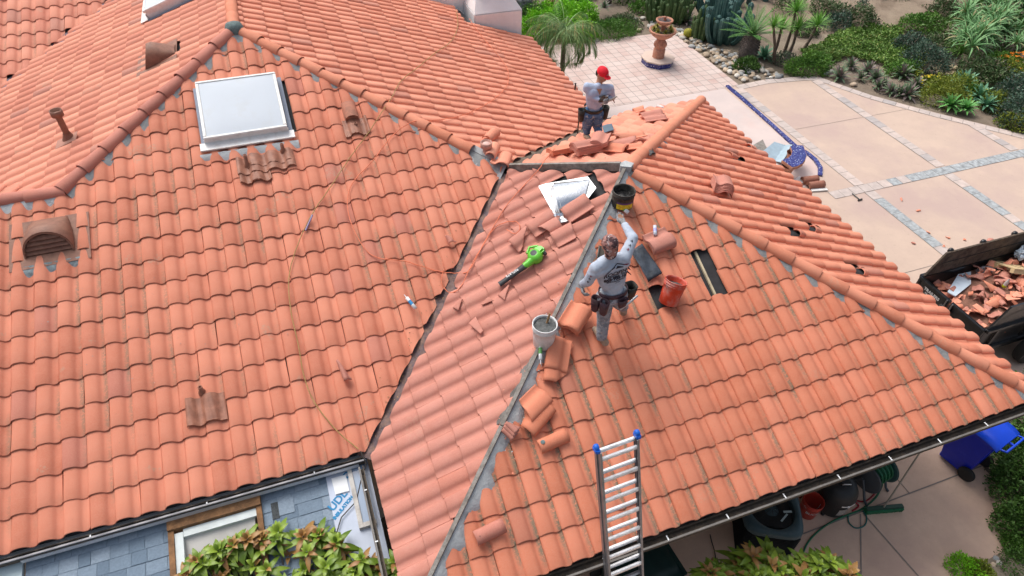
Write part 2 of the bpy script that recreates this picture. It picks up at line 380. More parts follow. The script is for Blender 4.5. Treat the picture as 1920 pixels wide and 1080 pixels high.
# hip and ridge caps -----------------------------------------------------------
def caps(P0, P1, L, m, r=.1, h=.055, seed=0, sub=None, label=None, droop=0):
    """half round cap tiles laid from the low end P0 up to P1"""
    P0, P1 = Vector(P0), Vector(P1); d = P1-P0; n = max(1, round(d.length/L)); L = d.length/n; d.normalize()
    B = basis(d); rng = random.Random(seed); V = []; A = []; F = []; base = 0; K = 14
    side = d.cross(Vector((0, 0, 1))).normalized(); up = side.cross(d)
    for i in range(n):
        c0 = P0+d*(L*i); r1, r2 = rng.random(), rng.random(); jx, jz, ja = rng.gauss(0, .004), rng.gauss(0, .003), rng.gauss(0, .012)
        rings = [(0.002, -.013), (0, -.003), (.006, 0), (.5*L, 0), (L+.03, 0)]
        vs = []; at_ = []
        for (q, dr) in rings:
            fr = q/L; rr = r*(1.0-.16*fr)+dr; cz = h+.012*(1-fr)+jz
            for k in range(K+1):
                an = math.pi*(-.06+1.12*k/K); x = math.cos(an)*rr*1.05; z = math.sin(an)*rr*.92
                vs.append(tuple(c0+d*q+side*(x+jx+ja*q)+up*(z+cz-.055))); at_.append((r1, .3, fr, r2))
        for a in range(len(rings)-1):
            for k in range(K): F.append((base+a*(K+1)+k, base+(a+1)*(K+1)+k, base+(a+1)*(K+1)+k+1, base+a*(K+1)+k+1))
        V += vs; A += at_; base += len(vs)
    me = mesh_from([np.array(V)], [np.array(A)], [np.array(F)]); o = link_mesh('ridge_tiles', me, m); part(o)
    if label: o['label'] = label
    return o
M_MORTD = mat('mortar_dull', (.31, .33, .335), .9, var=.3, vs=9, bump=1, bs=45, dirt=.3, dcol=(.2, .2, .19), ds=9)
def hp(f, x, y, h=0): return Vector((x, y, zof(f, x, y)+h))
M0 = Vector((0, 0, 0)); Bp = hp('A', BX, BX); Qp = Vector((3.5, -3.5, -1.215)); Wp = Vector((WX, WY, WZ))
caps(Bp+Vector((0, 0, 0)), M0+Vector((-.08, -.08, -.03)), .42, CL_RP, .105, seed=1)
caps(Vector((-8, BX, Bp.z)), Bp+Vector((.03, 0, 0)), .45, CL_RP, .105, seed=2)
caps(hp('A', 3.08, -3.08), M0+Vector((.08, -.08, -.03)), .40, CL_R, .1, seed=3)
caps(Vector((0, 9, 0)), Vector((0, .08, 0)), .42, CL_R, .1, seed=4)
caps(hp('F', WX+4.22, WY-4.22), Wp+Vector((.10, -.10, -.04)), .40, CL_R, .098, seed=5)
# freshly laid hip of the wing (north east): long caps
caps(hp('D', WX+4.22, WY+4.22), Wp+Vector((.03, .03, -.01)), .47, CL_R, .105, seed=6)
mb = MB(); e0 = hp('D', WX+4.22, WY+4.22)
mb.lathe([(.001, .07), (.05, .06), (.085, .03), (.1, -.02), (.1, -.07)], e0+Vector((0, 0, .0)), 18, mi=0); o = mb.build('ridge_end', CL_R); part(o)
# grey cement patch at the apex of the main roof
mb = MB(); mb.smooth = True
mb.lathe([(0, .115), (.06, .11), (.12, .085), (.145, .03), (.15, -.05)], (0, -.02, 0), 16); o = mb.build('apex_patch', mat('dark_mortar', (.13, .18, .18), .85, var=.3, vs=14, bump=.8, bs=50)); part(o)
# mortar beds --------------------------------------------------------------
def mortar(f, p0, p1, side, w0, w1, m=M_MORT, h=.02, seed=0, jag=.05, name='mortar_bed', par=None, n=None, dip=-.03):
    """irregular bed along plan line p0-p1 on face f, spreading to `side` (plan unit vector) from w0 to about w1"""
    p0, p1 = Vector(p0), Vector(p1); L = (p1-p0).length; n = n or int(L/.035); mb = MB(); mb.smooth = True; vs = []; K = 6
    sd_ = Vector(side).normalized()
    for i in range(n+1):
        t = i/n; q = p0+(p1-p0)*t
        ww = w1+jag*noise.noise(Vector((t*L*5, seed*7.3, 0)))+jag*.6*noise.noise(Vector((t*L*17, seed*3.1, 2)))
        for k in range(K+1):
            a = w0+(ww-w0)*k/K; x, y = q[0]+sd_[0]*a, q[1]+sd_[1]*a
            hh = h*(1-(k/K)**2.2)+dip*(k/K)**2.2+.008*noise.noise(Vector((x*14, y*14, seed)))+.004*noise.noise(Vector((x*45, y*45, seed)))
            vs.append((x, y, zof(f, x, y)+hh))
    fs = [(i*(K+1)+k, (i+1)*(K+1)+k, (i+1)*(K+1)+k+1, i*(K+1)+k+1) for i in range(n) for k in range(K)]
    mb.add(vs, fs); o = mb.build(name, m); part(o, par or house); return o
sq = .7071
mortar('A', (0, 0), (BX, BX), (sq, -sq), .0, .20, seed=1, h=.03, jag=.06, m=M_MORTD)
mortar('A', (BX, BX), (-8, BX), (0, -1), .0, .22, seed=2, h=.032)
mortar('A', (0, 0), (3.45, -3.45), (-sq, -sq), .0, .18, seed=3, h=.03, jag=.06, m=M_MORTD)
mortar('A', (3.02, -3.02), (3.50, -3.50), (-sq, -sq), -.09, .20, seed=9, h=.035)
mortar('C', (3.02, -3.02), (3.44, -3.44), (sq, sq), -.02, .05, seed=10, h=.03)
mortar('F', (WX, WY), (WX+4.2, WY-4.2), (-sq, -sq), .0, .18, seed=4, h=.03, jag=.07, m=M_MORTD)
mortar('E', (WX, WY), (WX+4.2, WY+4.2), (sq, -sq), .0, .15, seed=5, m=mat('blue_grey_mortar', (.20, .25, .27), .9, var=.4, vs=20, bump=.7))
mortar('F', (WX, WY), (WX-4.2, WY-4.2), (sq, -sq), .0, .155, seed=6, h=.055, jag=.09, dip=-.035)
mortar('G', (WX-1.9, WY-1.9), (WX-2.75, WY-2.75), (-sq, sq), .0, .10, seed=7, h=.045, jag=.08, m=mat('old_mortar', (.17, .16, .15), .95, var=.4, bump=1))
mortar('G', (WX-.2, WY-.2), (WX-4.2, WY-4.2), (-sq, sq), .0, .045, seed=8, h=.05, jag=.03, m=mat('old_mortar', (.17, .16, .15), .95, var=.4, bump=1))
# nailer boards standing on the uncapped hips
def board(P0, P1, w, h, m, name='hip_board', z=0, cut=1):
    P0, P1 = Vector(P0), Vector(P1); d = P1-P0; B = basis(d.normalized()); mb = MB()
    segs = cut
    for i in range(segs):
        a, b = P0+d*(i/segs), P0+d*((i+1)/segs-.002)
        mb.box((a+b)/2+Vector((0, 0, z)), (w, h, (b-a).length), B)
    o = mb.build(name, m); part(o); return o
board(Wp+Vector((-.03, -.03, 0)), hp('F', WX-4.15, WY-4.15), .045, .10, M_GWOOD, z=.03, cut=3)
board(Wp+Vector((-.05, .05, 0)), Qp+Vector((.05, -.05, 0)), .05, .13, M_GWOOD, z=.035)
mb = MB(); mb.smooth = False
q = [Wp+Vector(v) for v in ((-.10, -.02, .09), (.02, -.10, .10), (.12, .0, .085), (.03, .09, .09), (-.06, .07, .08))]
mb.add(q+[v+Vector((0, 0, -.12)) for v in q], [(0, 1, 2, 3, 4)]+[(i, 5+i, 5+(i+1) % 5, (i+1) % 5) for i in range(5)]); o = mb.build('hip_saddle', M_MORT); part(o)
# valleys ------------------------------------------------------------------
M_VAL = mat('valley_metal', (.10, .07, .08), .7, var=.5, vs=16, bump=.6, bs=30, dirt=.5, dcol=(.24, .14, .10), ds=11)
def valley(p0, p1, f1, f2, w1, w2, m, h=-.02, seed=0, jag=.03):
    p0, p1 = Vector(p0), Vector(p1); L = (p1-p0).length; n = int(L/.04); d = (p1-p0)/L; sd = Vector((-d.y, d.x)); mb = MB(); mb.smooth = True; vs = []
    for i in range(n+1):
        t = i/n; q = p0+(p1-p0)*t; j1 = jag*noise.noise(Vector((t*L*6, seed, 0))); j2 = jag*noise.noise(Vector((t*L*6, seed, 5)))
        for a in (w1+j1, w1*.5, .0, -w2*.5, -w2-j2):
            x, y = q.x+sd.x*a, q.y+sd.y*a; f = f1 if a > 0 else f2
            z = max(zof(f1, x, y), zof(f2, x, y)); vs.append((x, y, z+h+(.022 if a == 0 else 0)+.01*noise.noise(Vector((x*12, y*12, seed)))))
    mb.add(vs, [(i*5+k, (i+1)*5+k, (i+1)*5+k+1, i*5+k+1) for i in range(n) for k in range(4)])
    o = mb.build('valley_flashing', m); part(o); return o
valley((3.45, -3.56), (.52, -7.04), 'A', 'G', .13, .13, M_VAL, seed=1, h=-.038, jag=.0)
valley((3.5, -3.5), (CDx, CDy), 'C', 'D', .15, .15, mat('valley_dirt', (.14, .105, .08), .9, var=.5, bump=.8, bs=30), seed=2)
valley((0, 6.75), (-9, -2.25), 'B', 'H', .15, .15, mat('valley_grey', (.16, .13, .16), .8, var=.3), seed=3)
# gutters, fascia, walls ------------------------------------------------------
M_GUT = mat('gutter_dark', (.055, .045, .038), .75, var=.4, vs=20, dirt=.4, dcol=(.12, .09, .06), ds=16)
M_GUTE = mat('gutter_edge', (.15, .14, .13), .6, var=.2, vs=12)
def gutter(P0, P1, out, m1=M_GUT, m2=M_GUTE, nb=5, wid=.10):
    P0, P1 = Vector(P0), Vector(P1); d = (P1-P0); L = d.length; d.normalize(); o_ = Vector(out); mb = MB(); B = Matrix((d, o_, Vector((0, 0, 1)))).transposed()
    c = (P0+P1)/2
    mb.box(c+o_*.004+Vector((0, 0, -.03)), (L, .012, .11), B, 0); mb.box(c+o_*(wid/2)+Vector((0, 0, -.05)), (L, wid-.014, .012), B, 0)
    mb.box(c+o_*wid+Vector((0, 0, -.03)), (L, .012, .07), B, 0); mb.box(c+o_*(wid+.004)+Vector((0, 0, .012)), (L, .022, .014), B, 1)
    go = mb.build('gutter', [m1, m2]); part(go)
    for k in range(nb):
        b = MB(); p = P0+d*(L*(k+.5)/nb); b.box(p+o_*(wid*.7)+Vector((0, 0, .022)), (.014, wid*.7, .006), B)
        q = b.build('gutter_strap', M_WHITE); q.parent = go; q.matrix_parent_inverse = Matrix()
    return go
gutter((.75, EW-.0, -2.49), (9.2, EW-.0, -2.49), (0, -1, 0), nb=11, wid=.085)
gutter((.46, -7.10, -2.52), (.46, -9.05, -2.52), (-1, 0, 0), nb=3, wid=.045)
gutter((-9, EA-.02, -2.49), (.50, EA-.02, -2.49), (0, -1, 0), nb=8, wid=.035, m2=mat('gutter_rail', (.26, .26, .28), .5))
mb = MB()
def wall(x0, y0, x1, y1, z0, z1, m): mb = MB(); mb.box(((x0+x1)/2, (y0+y1)/2, (z0+z1)/2), (abs(x1-x0), abs(y1-y0), z1-z0)); o = mb.build('wall', m); part(o); return o
M_TAN = mat('wall_stucco', (.55, .47, .40), .9, var=.06, bump=.5, bs=60)
wall(-9, -6.45, 6.0, 10.5, ZG, -2.62, M_TAN); wall(1.05, -7.75, 8.6, -.95, ZG, -2.66, M_TAN)
# soffits
wall(-9, -6.93, 6.45, 11, -2.60, -2.56, M_WHITE); wall(.62, -8.98, 9.03, -.55, -2.645, -2.60, M_GWOOD)
# chimney ------------------------------------------------------------------
mb = MB(); cx0, cx1, cy0, cy1 = 5.12, 6.32, 3.36, 4.75
mb.box(((cx0+cx1)/2, (cy0+cy1)/2, -3.35), (cx1-cx0, cy1-cy0, 3.5), bev=.03)
def frus(mb, x0, x1, y0, y1, z0, X0, X1, Y0, Y1, z1): mb.add([(x0, y0, z0), (x1, y0, z0), (x1, y1, z0), (x0, y1, z0), (X0, Y0, z1), (X1, Y0, z1), (X1, Y1, z1), (X0, Y1, z1)], [(0, 1, 5, 4), (1, 2, 6, 5), (2, 3, 7, 6), (3, 0, 4, 7), (4, 5, 6, 7)])
frus(mb, cx0+.01, cx1-.01, cy0+.01, cy1-.01, -1.61, cx0+.12, cx1-.22, cy0+.28, cy1-.1, -1.30)
mb.box(((cx0+cx1)/2-.05, (cy0+cy1)/2+.09, -.55), (cx1-cx0-.36, cy1-cy0-.42, 1.5), bev=.03)
mb.box((4.55, 4.62, -2.2), (1.3, .8, 2.0), bev=.02)
o = mb.build('chimney', M_STUC); part(o)
# ================================================================== GROUND, PAVING
def ground_mat(name, cols, scale=3, rough=.95, bump=.6, bs=40, speck=None, detail=8):
    m = bpy.data.materials.new(name); m.use_nodes = True; t = NT(m); b = t.n['Principled BSDF']; tc = t.node('ShaderNodeTexCoord').outputs['Object']
    c = t.mix(t.ramp(t.noise(tc, scale, detail, .7), .35, .65), cols[0], cols[1])
    if len(cols) > 2: c = t.mix(t.ramp(t.noise(tc, scale*.35, 5, .6), .5, .68), c, cols[2])
    if speck: c = t.mix(t.math('MULTIPLY', t.ramp(t.noise(tc, speck[1], 4, .8), speck[2], speck[2]+.06), speck[3]), c, speck[0])
    t.l.new(c, b.inputs['Base Color']); b.inputs['Roughness'].default_value = rough; b.inputs['Specular IOR Level'].default_value = .25
    bp = t.node('ShaderNodeBump', {'Height': t.noise(tc, bs, 6, .7), 'Strength': bump, 'Distance': .02}); t.l.new(bp.outputs[0], b.inputs['Normal'])
    MATS[name] = m; return m
M_SOIL = ground_mat('soil', [(.16, .125, .095), (.26, .21, .16), (.33, .28, .21)], 1.6, bump=1, bs=22, speck=((.12, .07, .04), 30, .62, .8))
M_CONC = ground_mat('pink_concrete', [(.51, .39, .325), (.57, .44, .36), (.48, .36, .32)], 1.3, bump=.15, bs=120, speck=((.36, .28, .23), 9, .60, .30))
M_CONS = ground_mat('side_concrete', [(.56, .39, .30), (.64, .46, .35), (.50, .35, .28)], 2.2, bump=.25, bs=90, speck=((.34, .25, .21), 40, .62, .6))
M_WALK = ground_mat('pale_walk', [(.62, .52, .49), (.55, .47, .45), (.61, .44, .40)], 1.1, bump=.15, bs=120)
M_JNT = mat('joint', (.22, .19, .17), .95)
def paver_mat():
    m = bpy.data.materials.new('pavers'); m.use_nodes = True; t = NT(m); b = t.n['Principled BSDF']; tc = t.node('ShaderNodeTexCoord').outputs['Object']
    br = t.node('ShaderNodeTexBrick', {'Vector': tc, 'Color1': (.57, .46, .42, 1), 'Color2': (.50, .34, .30, 1), 'Mortar': (.26, .22, .20, 1), 'Scale': 1, 'Mortar Size': .009, 'Mortar Smooth': .2, 'Brick Width': .29, 'Row Height': .29, 'Bias': -.2}, offset=0, squash=1)
    c = t.mix(t.math('MULTIPLY', t.ramp(t.noise(tc, 1.1, 6, .6), .4, .62), .55), br.outputs[0], (.66, .56, .52))
    c = t.mix(t.math('MULTIPLY', t.ramp(t.noise(tc, 2.4, 6, .7), .60, .70), .4), c, (.50, .28, .23))
    c = t.mix(t.math('MULTIPLY', br.outputs[1], .85), c, (.27, .23, .21))
    t.l.new(c, b.inputs['Base Color']); b.inputs['Roughness'].default_value = .8
    bp = t.node('ShaderNodeBump', {'Height': t.math('SUBTRACT', t.math('MULTIPLY', t.noise(tc, 50, 4), .3), br.outputs[1]), 'Strength': .6, 'Distance': .008}); t.l.new(bp.outputs[0], b.inputs['Normal']); return m
def flat(name, poly, z, m, kind='structure', th=.25):
    mb = MB(); mb.prism(poly, th, z0=z-th); o = mb.build(name, m); tag(o, kind=kind); return o
mb = MB(); mb.sheet([(-80, -60, ZG-.02), (120, -60, ZG-.02), (120, 120, ZG-.02), (-80, 120, ZG-.02)]); g = mb.build('ground', M_SOIL); tag(g, kind='structure')
EDGE = [(13.80, 4.04), (14.9, 4.12), (16.19, 3.95), (16.62, 3.80), (16.95, 3.1), (17.37, 2.28), (18.0, 1.4), (18.53, .71), (19.3, -.2), (19.94, -.96), (22, -3.6), (25, -8)]
flat('driveway', [(12.9, 3.98), (13.80, 4.04)]+EDGE[1:]+[(25, -14), (10.6, -14), (10.6, -7.6), (9.0, -1.0), (12.6, -1.2), (13.15, -.4), (13.3, .2)], ZG, M_CONC)
flat('walkway', [(8.9, -1.0), (8.9, 3.99), (12.9, 3.99), (13.28, 3.99), (13.2, .5), (13.32, .1), (13.2, -.5), (12.9, -.95), (12.4, -1.2)], ZG+.006, M_WALK)
flat('side_yard', [(-1, -14), (-1, -8.0), (10.02, -6.6), (10.62, -7.0), (10.62, -14)], ZG+.004, M_CONS)
flat('patio', [(6.3, 4.0), (6.3, 8.6), (10.6, 8.33), (13.86, 8.25), (13.84, 4.06), (13.4, 4.0)], ZG+.008, paver_mat())
# bands of blocks let into the driveway
B1 = [mat('block_a', (.50, .43, .40), .85, bump=.4), mat('block_b', (.42, .38, .37), .85, bump=.4), mat('block_c', (.55, .46, .42), .85, bump=.4), mat('block_grey', (.35, .375, .39), .85, var=.35, vs=9, bump=.4)]
def band(path, w=.30, bl=.30, z=ZG+.004, grey=None, name='paver_band'):
    P = [Vector((x, y)) for x, y in path]; mb = MB(); rng = random.Random(len(path)*7+int(P[0].x*10))
    for a, b in zip(P[:-1], P[1:]):
        d = b-a; L = d.length; d.normalize(); n = Vector((-d.y, d.x)); k = max(1, round(L/bl)); bl_ = L/k
        q = [a+n*w/2, a-n*w/2, b-n*w/2, b+n*w/2]; mb.sheet([(v.x, v.y, z) for v in q], 4)
        for i in range(k):
            c = a+d*(bl_*(i+.5)); h = rng.uniform(.0035, .0065)
            u, v = d*(bl_/2-.006), n*(w/2-.008); mi = 3 if grey and grey(c) and rng.random() < .75 else rng.choice([0, 0, 1, 2, 2])
            mb.sheet([(p.x, p.y, z+h) for p in (c-u-v, c+u-v, c+u+v, c-u+v)], mi)
    o = mb.build(name, B1+[M_JNT]); tag(o, kind='structure')
band([(13.68, 3.85), (13.68, -1.55)]); band([(16.35, 3.6), (16.35, -1.52)], grey=lambda c: c.y < .4 and c.x < 0)
band([(18.95, -.1), (18.95, -1.52)]); band([(12.7, -1.70), (22.0, -1.70)], grey=lambda c: c.x > 14.4)
band([(13.72, -1.86), (13.72, -4.4)], grey=lambda c: True); band([(16.25, -1.86), (16.25, -7)], grey=lambda c: True); band([(19.0, -1.86), (19.0, -7)], grey=lambda c: True)
ed = [(x-.10, y-.13) for x, y in EDGE]; band(ed, .27, .33)
def joint(p, q, w=.014, z=ZG+.0045):
    p, q = Vector(p), Vector(q); d = (q-p).normalized(); n = Vector((-d.y, d.x))*w/2; mb = MB(); mb.sheet([(v.x, v.y, z) for v in (p-n, q-n, q+n, p+n)]); tag(mb.build('joint', M_JNT), kind='structure')
joint((13.85, 1.26), (16.2, 1.23), .01); joint((16.5, 1.23), (17.9, 1.22), .01); joint((10.7, -4.56), (13.55, -4.56)); joint((13.86, -4.56), (16, -4.56))
z2 = ZG+.0105
joint((5.3, -8.775), (10.3, -8.765), .02, z2); joint((8.49, -8.76), (8.49, -7.6), .014, z2); joint((7.5, -8.8), (6.7, -9.75), .02, z2); joint((7.55, -8.8), (7.66, -10.2), .02, z2)
# ---------------------------------------------------------------- garden soil, mounded
def mound(name, poly_c, rx, ry, h, m, seed=0, kind='structure'):
    mb = MB(); mb.smooth = True; N, K = 48, 16; vs = [(poly_c[0], poly_c[1], ZG+h)]
    for k in range(1, K+1):
        r = k/K
        for i in range(N):
            a = 2*math.pi*i/N; rr = r*(1+.16*noise.noise(Vector((math.cos(a)*1.3, math.sin(a)*1.3, seed))))
            x, y = poly_c[0]+rx*rr*math.cos(a), poly_c[1]+ry*rr*math.sin(a)
            vs.append((x, y, ZG-.03+h*(1-r**2)**.8+(1-r)*.12*noise.noise(Vector((x*1.2, y*1.2, seed)))))
    fs = [(0, 1+i, 1+(i+1) % N) for i in range(N)]+[(1+(k-1)*N+i, 1+k*N+i, 1+k*N+(i+1) % N, 1+(k-1)*N+(i+1) % N) for k in range(1, K) for i in range(N)]
    mb.add(vs, fs); o = mb.build(name, m); tag(o, kind=kind); return o
M_SAND = ground_mat('sandy_soil', [(.34, .27, .20), (.26, .20, .15), (.17, .125, .09)], 2.5, bump=1, bs=25, speck=((.22, .11, .06), 26, .60, .8))
mound('hillside', (24, 10.5), 8.5, 5, .7, M_SAND, 3)
mound('hillside', (13.5, 13.5), 7, 3.8, .35, M_SOIL, 5)
flat('planting_bed', [(10.02, -8.6), (10.2, -7.9), (11.1, -7.75), (14, -8.6), (14, -14), (7.85, -14), (7.95, -10.1), (8.5, -10.02), (9.2, -9.98), (9.85, -9.6), (9.98, -9.1)], ZG+.02, M_SOIL)
# ================================================================== FIXTURES OF THE ROOF (parts of the house)
def sub(o, par): o.parent = par; o.matrix_parent_inverse = Matrix.Identity(4); return o
def fmat(f, p, head=0, h=0):
    """frame on roof face f at plan point p: z = normal, x = across slope turned by head degrees"""
    z = nrm(f); a, b, c = PL[f]; up = Vector((a, b, 0)); up.normalize(); u = Vector((up.y, -up.x, 0)); x = u; y = z.cross(x)
    B = Matrix((x, y, z)).transposed() @ Matrix.Rotation(R(head), 3, 'Z')
    M = B.to_4x4(); M.translation = Vector((p[0], p[1], zof(f, p[0], p[1])))+z*h; return M
M_LENS = mat('opal_lens', (.56, .61, .67), .6, var=.02, vs=2, spec=.25, dirt=.1, dcol=(.5, .5, .47), ds=3)
M_FRW = mat('frame_white', (.80, .80, .79), .4, var=.04, dirt=.2, dcol=(.50, .42, .36), ds=9)
def skylight(f, c, W, D, H, apron=True, lens=M_LENS):
    M = fmat(f, c); mb = MB(); mb.M = M
    mb.box((0, 0, H/2), (W-.05, D-.05, H)); 
    t = .042
    for (cx, cy, dx, dy) in ((0, D/2-t/2, W, t), (0, -D/2+t/2, W, t), (-W/2+t/2, 0, t, D-2*t-.004), (W/2-t/2, 0, t, D-2*t-.004)): mb.box((cx, cy, H+.012), (dx, dy, .05), bev=.008)
    o = mb.build('skylight', M_FRW); part(o)
    l = MB(); l.M = M; l.smooth = True; n = 14; vs = []
    for i in range(n+1):
        for j in range(n+1):
            x, y = -1+2*i/n, -1+2*j/n; vs.append((x*(W/2-t-.003), y*(D/2-t-.003), H+.026+.018*(1-x**4)*(1-y**4)))
    l.add(vs, [(i*(n+1)+j, (i+1)*(n+1)+j, (i+1)*(n+1)+j+1, i*(n+1)+j+1) for i in range(n) for j in range(n)]); q = l.build('skylight_lens', lens); q.parent = o; q.matrix_parent_inverse = Matrix()
    if apron:
        a = MB(); a.M = M; a.box((0, -D/2-.055, .052), (W+.16, .13, .012)); a.box((0, -D/2+.012, .08), (W+.02, .012, .08)); a.box((0, -D/2-.12, .046), (W+.16, .012, .03)); q = a.build('flashing_apron', M_FRW); q.parent = o; q.matrix_parent_inverse = Matrix()
        for xo in (W/2+.035, -W/2-.03):
            b = MB(); b.M = M; b.box((xo, 0, .03), (.06, D, .01)); q = b.build('flashing', mat('flashing_blue', (.20, .24, .32), .6)); q.parent = o; q.matrix_parent_inverse = Matrix()
    return o
def plan(f, px, py): v = on(f, px, py); return (v.x, v.y)
s1 = skylight('A', ((skx0+skx1)/2-.005, -1.70), 1.17, 1.13, .13)
# mortar under the apron
mortar('A', (skx0-.1, -2.40), (skx1+.1, -2.40), (0, -1), .0, .13, seed=21, h=.03)
s2 = skylight('B', (-.98, 2.62), .95, 1.15, .16)
# dormer vents ------------------------------------------------------------
def dormer(f, p, w=.46, L=.55, H=.26, head=0):
    M = fmat(f, p, head); mb = MB(); mb.M = M; mb.smooth = True; N = 16; vs = []
    # half barrel hood with a raked mouth, sinking into the slope at the back
    sl_ = .75
    for (y, k, rk) in ((-L/2, 1, sl_), (-L/2+.03, 1.0, sl_), (-L/4+.05, .97, .45), (L/6, .80, .15), (L/2, .45, 0), (L/2+.10, .10, 0)):
        for i in range(N+1):
            a = math.pi*i/N; z = math.sin(a)**.85*H*k; vs.append((-math.cos(a)*w/2*(.72+.28*k), y+z*rk, .02+z))
    mb.add(vs, [(r*(N+1)+i, (r+1)*(N+1)+i, (r+1)*(N+1)+i+1, r*(N+1)+i+1) for r in range(5) for i in range(N)])
    th = .02; rim = []
    for i in range(N+1):
        a = math.pi*i/N; z = math.sin(a)**.85; rim += [(-math.cos(a)*w/2, -L/2-.005+z*H*sl_, .02+z*H), (-math.cos(a)*(w/2-th), -L/2-.006+z*(H-th)*sl_, .02+z*(H-th))]
    mb.add(rim, [(2*i, 2*i+2, 2*i+3, 2*i+1) for i in range(N)], False)
    mb.box((0, -.02, .012), (w+.36, L+.28, .014)); 
    o = mb.build('roof_vent', M_BRN); part(o)
    d = MB(); d.M = M; d.box((0, -L/2+.14, .10), (w*.84, .01, .16), (R(-36), 0, 0)); q = d.build('vent_screen', mat('vent_dark', (.03, .02, .018), .9)); q.parent = o; q.matrix_parent_inverse = Matrix()
    for k in range(4):
        z = .045+k*.048; hw = w/2*math.sqrt(max(.05, 1-(z/H)**2))-.02
        b = MB(); b.M = M; b.box((0, -L/2+.02+z*sl_, z), (hw*2, .06, .007), (R(20), 0, 0)); q = b.build('louvre', M_BRN); q.parent = o; q.matrix_parent_inverse = Matrix()
    return o
vA = dormer('A', (ventA.x, ventA.y+.03), .58, .46, .25)
vA['label'] = 'brown half round vent with louvres'
mortar('A', (ventA.x-.40, ventA.y-.30), (ventA.x+.42, ventA.y-.30), (0, -1), .0, .12, seed=22, h=.02, m=mat('blue_grey_mortar', (.2, .25, .27)))
pb = plan('B', 300, 108); dormer('B', (pb[0]-.02, pb[1]-.02), .48, .44, .26)
# plumbing pipe with a collar cap
def pipe(f, px, py, px2, py2, r=.035, capr=.085, m=M_BRN, lean=0):
    p = on(f, px, py); mb = MB(); H = None
    best = min((abs((lambda v: v.x)(at(px2, py2, p.z+h))-p.x)+abs(at(px2, py2, p.z+h).y-p.y), h) for h in np.arange(.05, 1.2, .02)); H = float(best[1])
    mb.lathe([(r+.06, -.02), (r+.05, .02), (r+.012, .10), (r+.006, .12)], p, 18); mb.lathe([(r, 0), (r, H-.06)], p, 18)
    mb.lathe([(r, H-.10), (capr, H-.09), (capr, H), (capr-.012, H), (capr-.012, H-.05), (.0, H-.03)], p, 22)
    return mb
print('pipe height')
o = pipe('B', 131, 262, 106, 205, .045, .085).build('vent_pipe', M_BRN); part(o)
mb = MB(); mb.M = fmat('B', plan('B', 128, 266)); mb.box((0, 0, .03), (.26, .34, .012)); o = mb.build('pipe_flashing', mat('flash_clay', (.40, .20, .15), .8, dirt=.3)); part(o)
# clay coloured flue on the east slope with its round cap
M_FLUE = mat('flue_paint', (.56, .30, .24), .7, var=.1, dirt=.2, dcol=(.3, .2, .17), ds=12)
fp = on('C', 912, 292); mb = MB(); mb.lathe([(.085, -.05), (.08, .02), (.055, .05), (.055, .17)], fp, 20); mb.lathe([(.055, .15), (.09, .16), (.092, .24), (.08, .245), (.074, .19), (0, .185)], fp, 22); o = mb.build('flue', M_FLUE); part(o)
mb = MB(); mb.lathe([(.062, .192), (.062, .215), (.05, .225), (0, .228)], fp, 20); q = mb.build('flue_cap', mat('flue_inner', (.62, .42, .37), .7)); q.parent = o; q.matrix_parent_inverse = Matrix()
# brown tile shaped patches with stub pipes on the main slope
M_PAT = mat('patch_brown', (.32, .135, .085), .55, var=.25, vs=10, bump=.3, dirt=.3, dcol=(.20, .08, .05), ds=7)
def patch(f, p, nt=1.6, L=.36, pipe_at=(0, .12), ph=.12, u0=-2.96, w=.2537, head=0, tilt=0, name='vent_patch', par=None):
    """sheet following the tile waves"""
    mb = MB(); mb.smooth = True; N = 30; W = nt*w; vs = []
    for j in range(7):
        q = -L/2+L*j/6
        for i in range(N+1):
            x = p[0]-W/2+W*i/N; fr = ((x-u0)/w) % 1.0
            hh = np.interp(fr, [k[0] for k in PROF], [k[1] for k in PROF]); vs.append((x, p[1]+q, zof(f, x, p[1]+q)+H0+hh+.030+.022*(1-j/6)-(.02 if i in (0, N) else 0)+.004*math.sin(i*1.7+j)))
    n1 = N+1; mb.add(vs, [(j*n1+i, j*n1+i+1, (j+1)*n1+i+1, (j+1)*n1+i) for j in range(6) for i in range(N)])
    front = vs[:n1]; mb.add(front+[(x, y, z-.02) for x, y, z in front], [(i, n1+i, n1+i+1, i+1) for i in range(N)])
    o = mb.build(name, M_PAT); part(o)
    if pipe_at:
        q0 = Vector((p[0]+pipe_at[0], p[1]+pipe_at[1], zof(f, p[0]+pipe_at[0], p[1]+pipe_at[1]))); s = MB(); s.lathe([(.05, .0), (.045, .03), (.028, .06), (.026, .06+ph), (.018, .06+ph), (.018, .02)], q0, 16); k = s.build('stub_pipe', M_PAT); k.parent = o; k.matrix_parent_inverse = Matrix()
    return o
patch('A', plan('A', 388, 770), 1.75, .34, (-.02, .22), .06)
patch('A', plan('A', 500, 308), 3.2, .30, (-.26, .02), .13)
patch('A', plan('A', 480, 332), 1.7, .22, None)
patch('A', plan('A', 505, 300), 2.6, .22, (.22, .10), .08)
patch('A', plan('A', 668, 240), 1.5, .33, (0, .0), .03)
# raised hood tile above that last patch
mb = MB(); mb.M = fmat('A', plan('A', 658, 217)); mb.smooth = True; vs = []
for y, k in ((-.12, 1), (.05, .95), (.22, .6)):
    for i in range(13): a = math.pi*i/12; vs.append((-math.cos(a)*.11, y, .03+math.sin(a)*.11*k))
mb.add(vs, [(r*13+i, (r+1)*13+i, (r+1)*13+i+1, r*13+i+1) for r in range(2) for i in range(12)]); mb.box((0, -.10, .05), (.2, .01, .09)); o = mb.build('vent_hood', mat('hood_clay', (.42, .17, .11), .8, dirt=.3)); part(o)
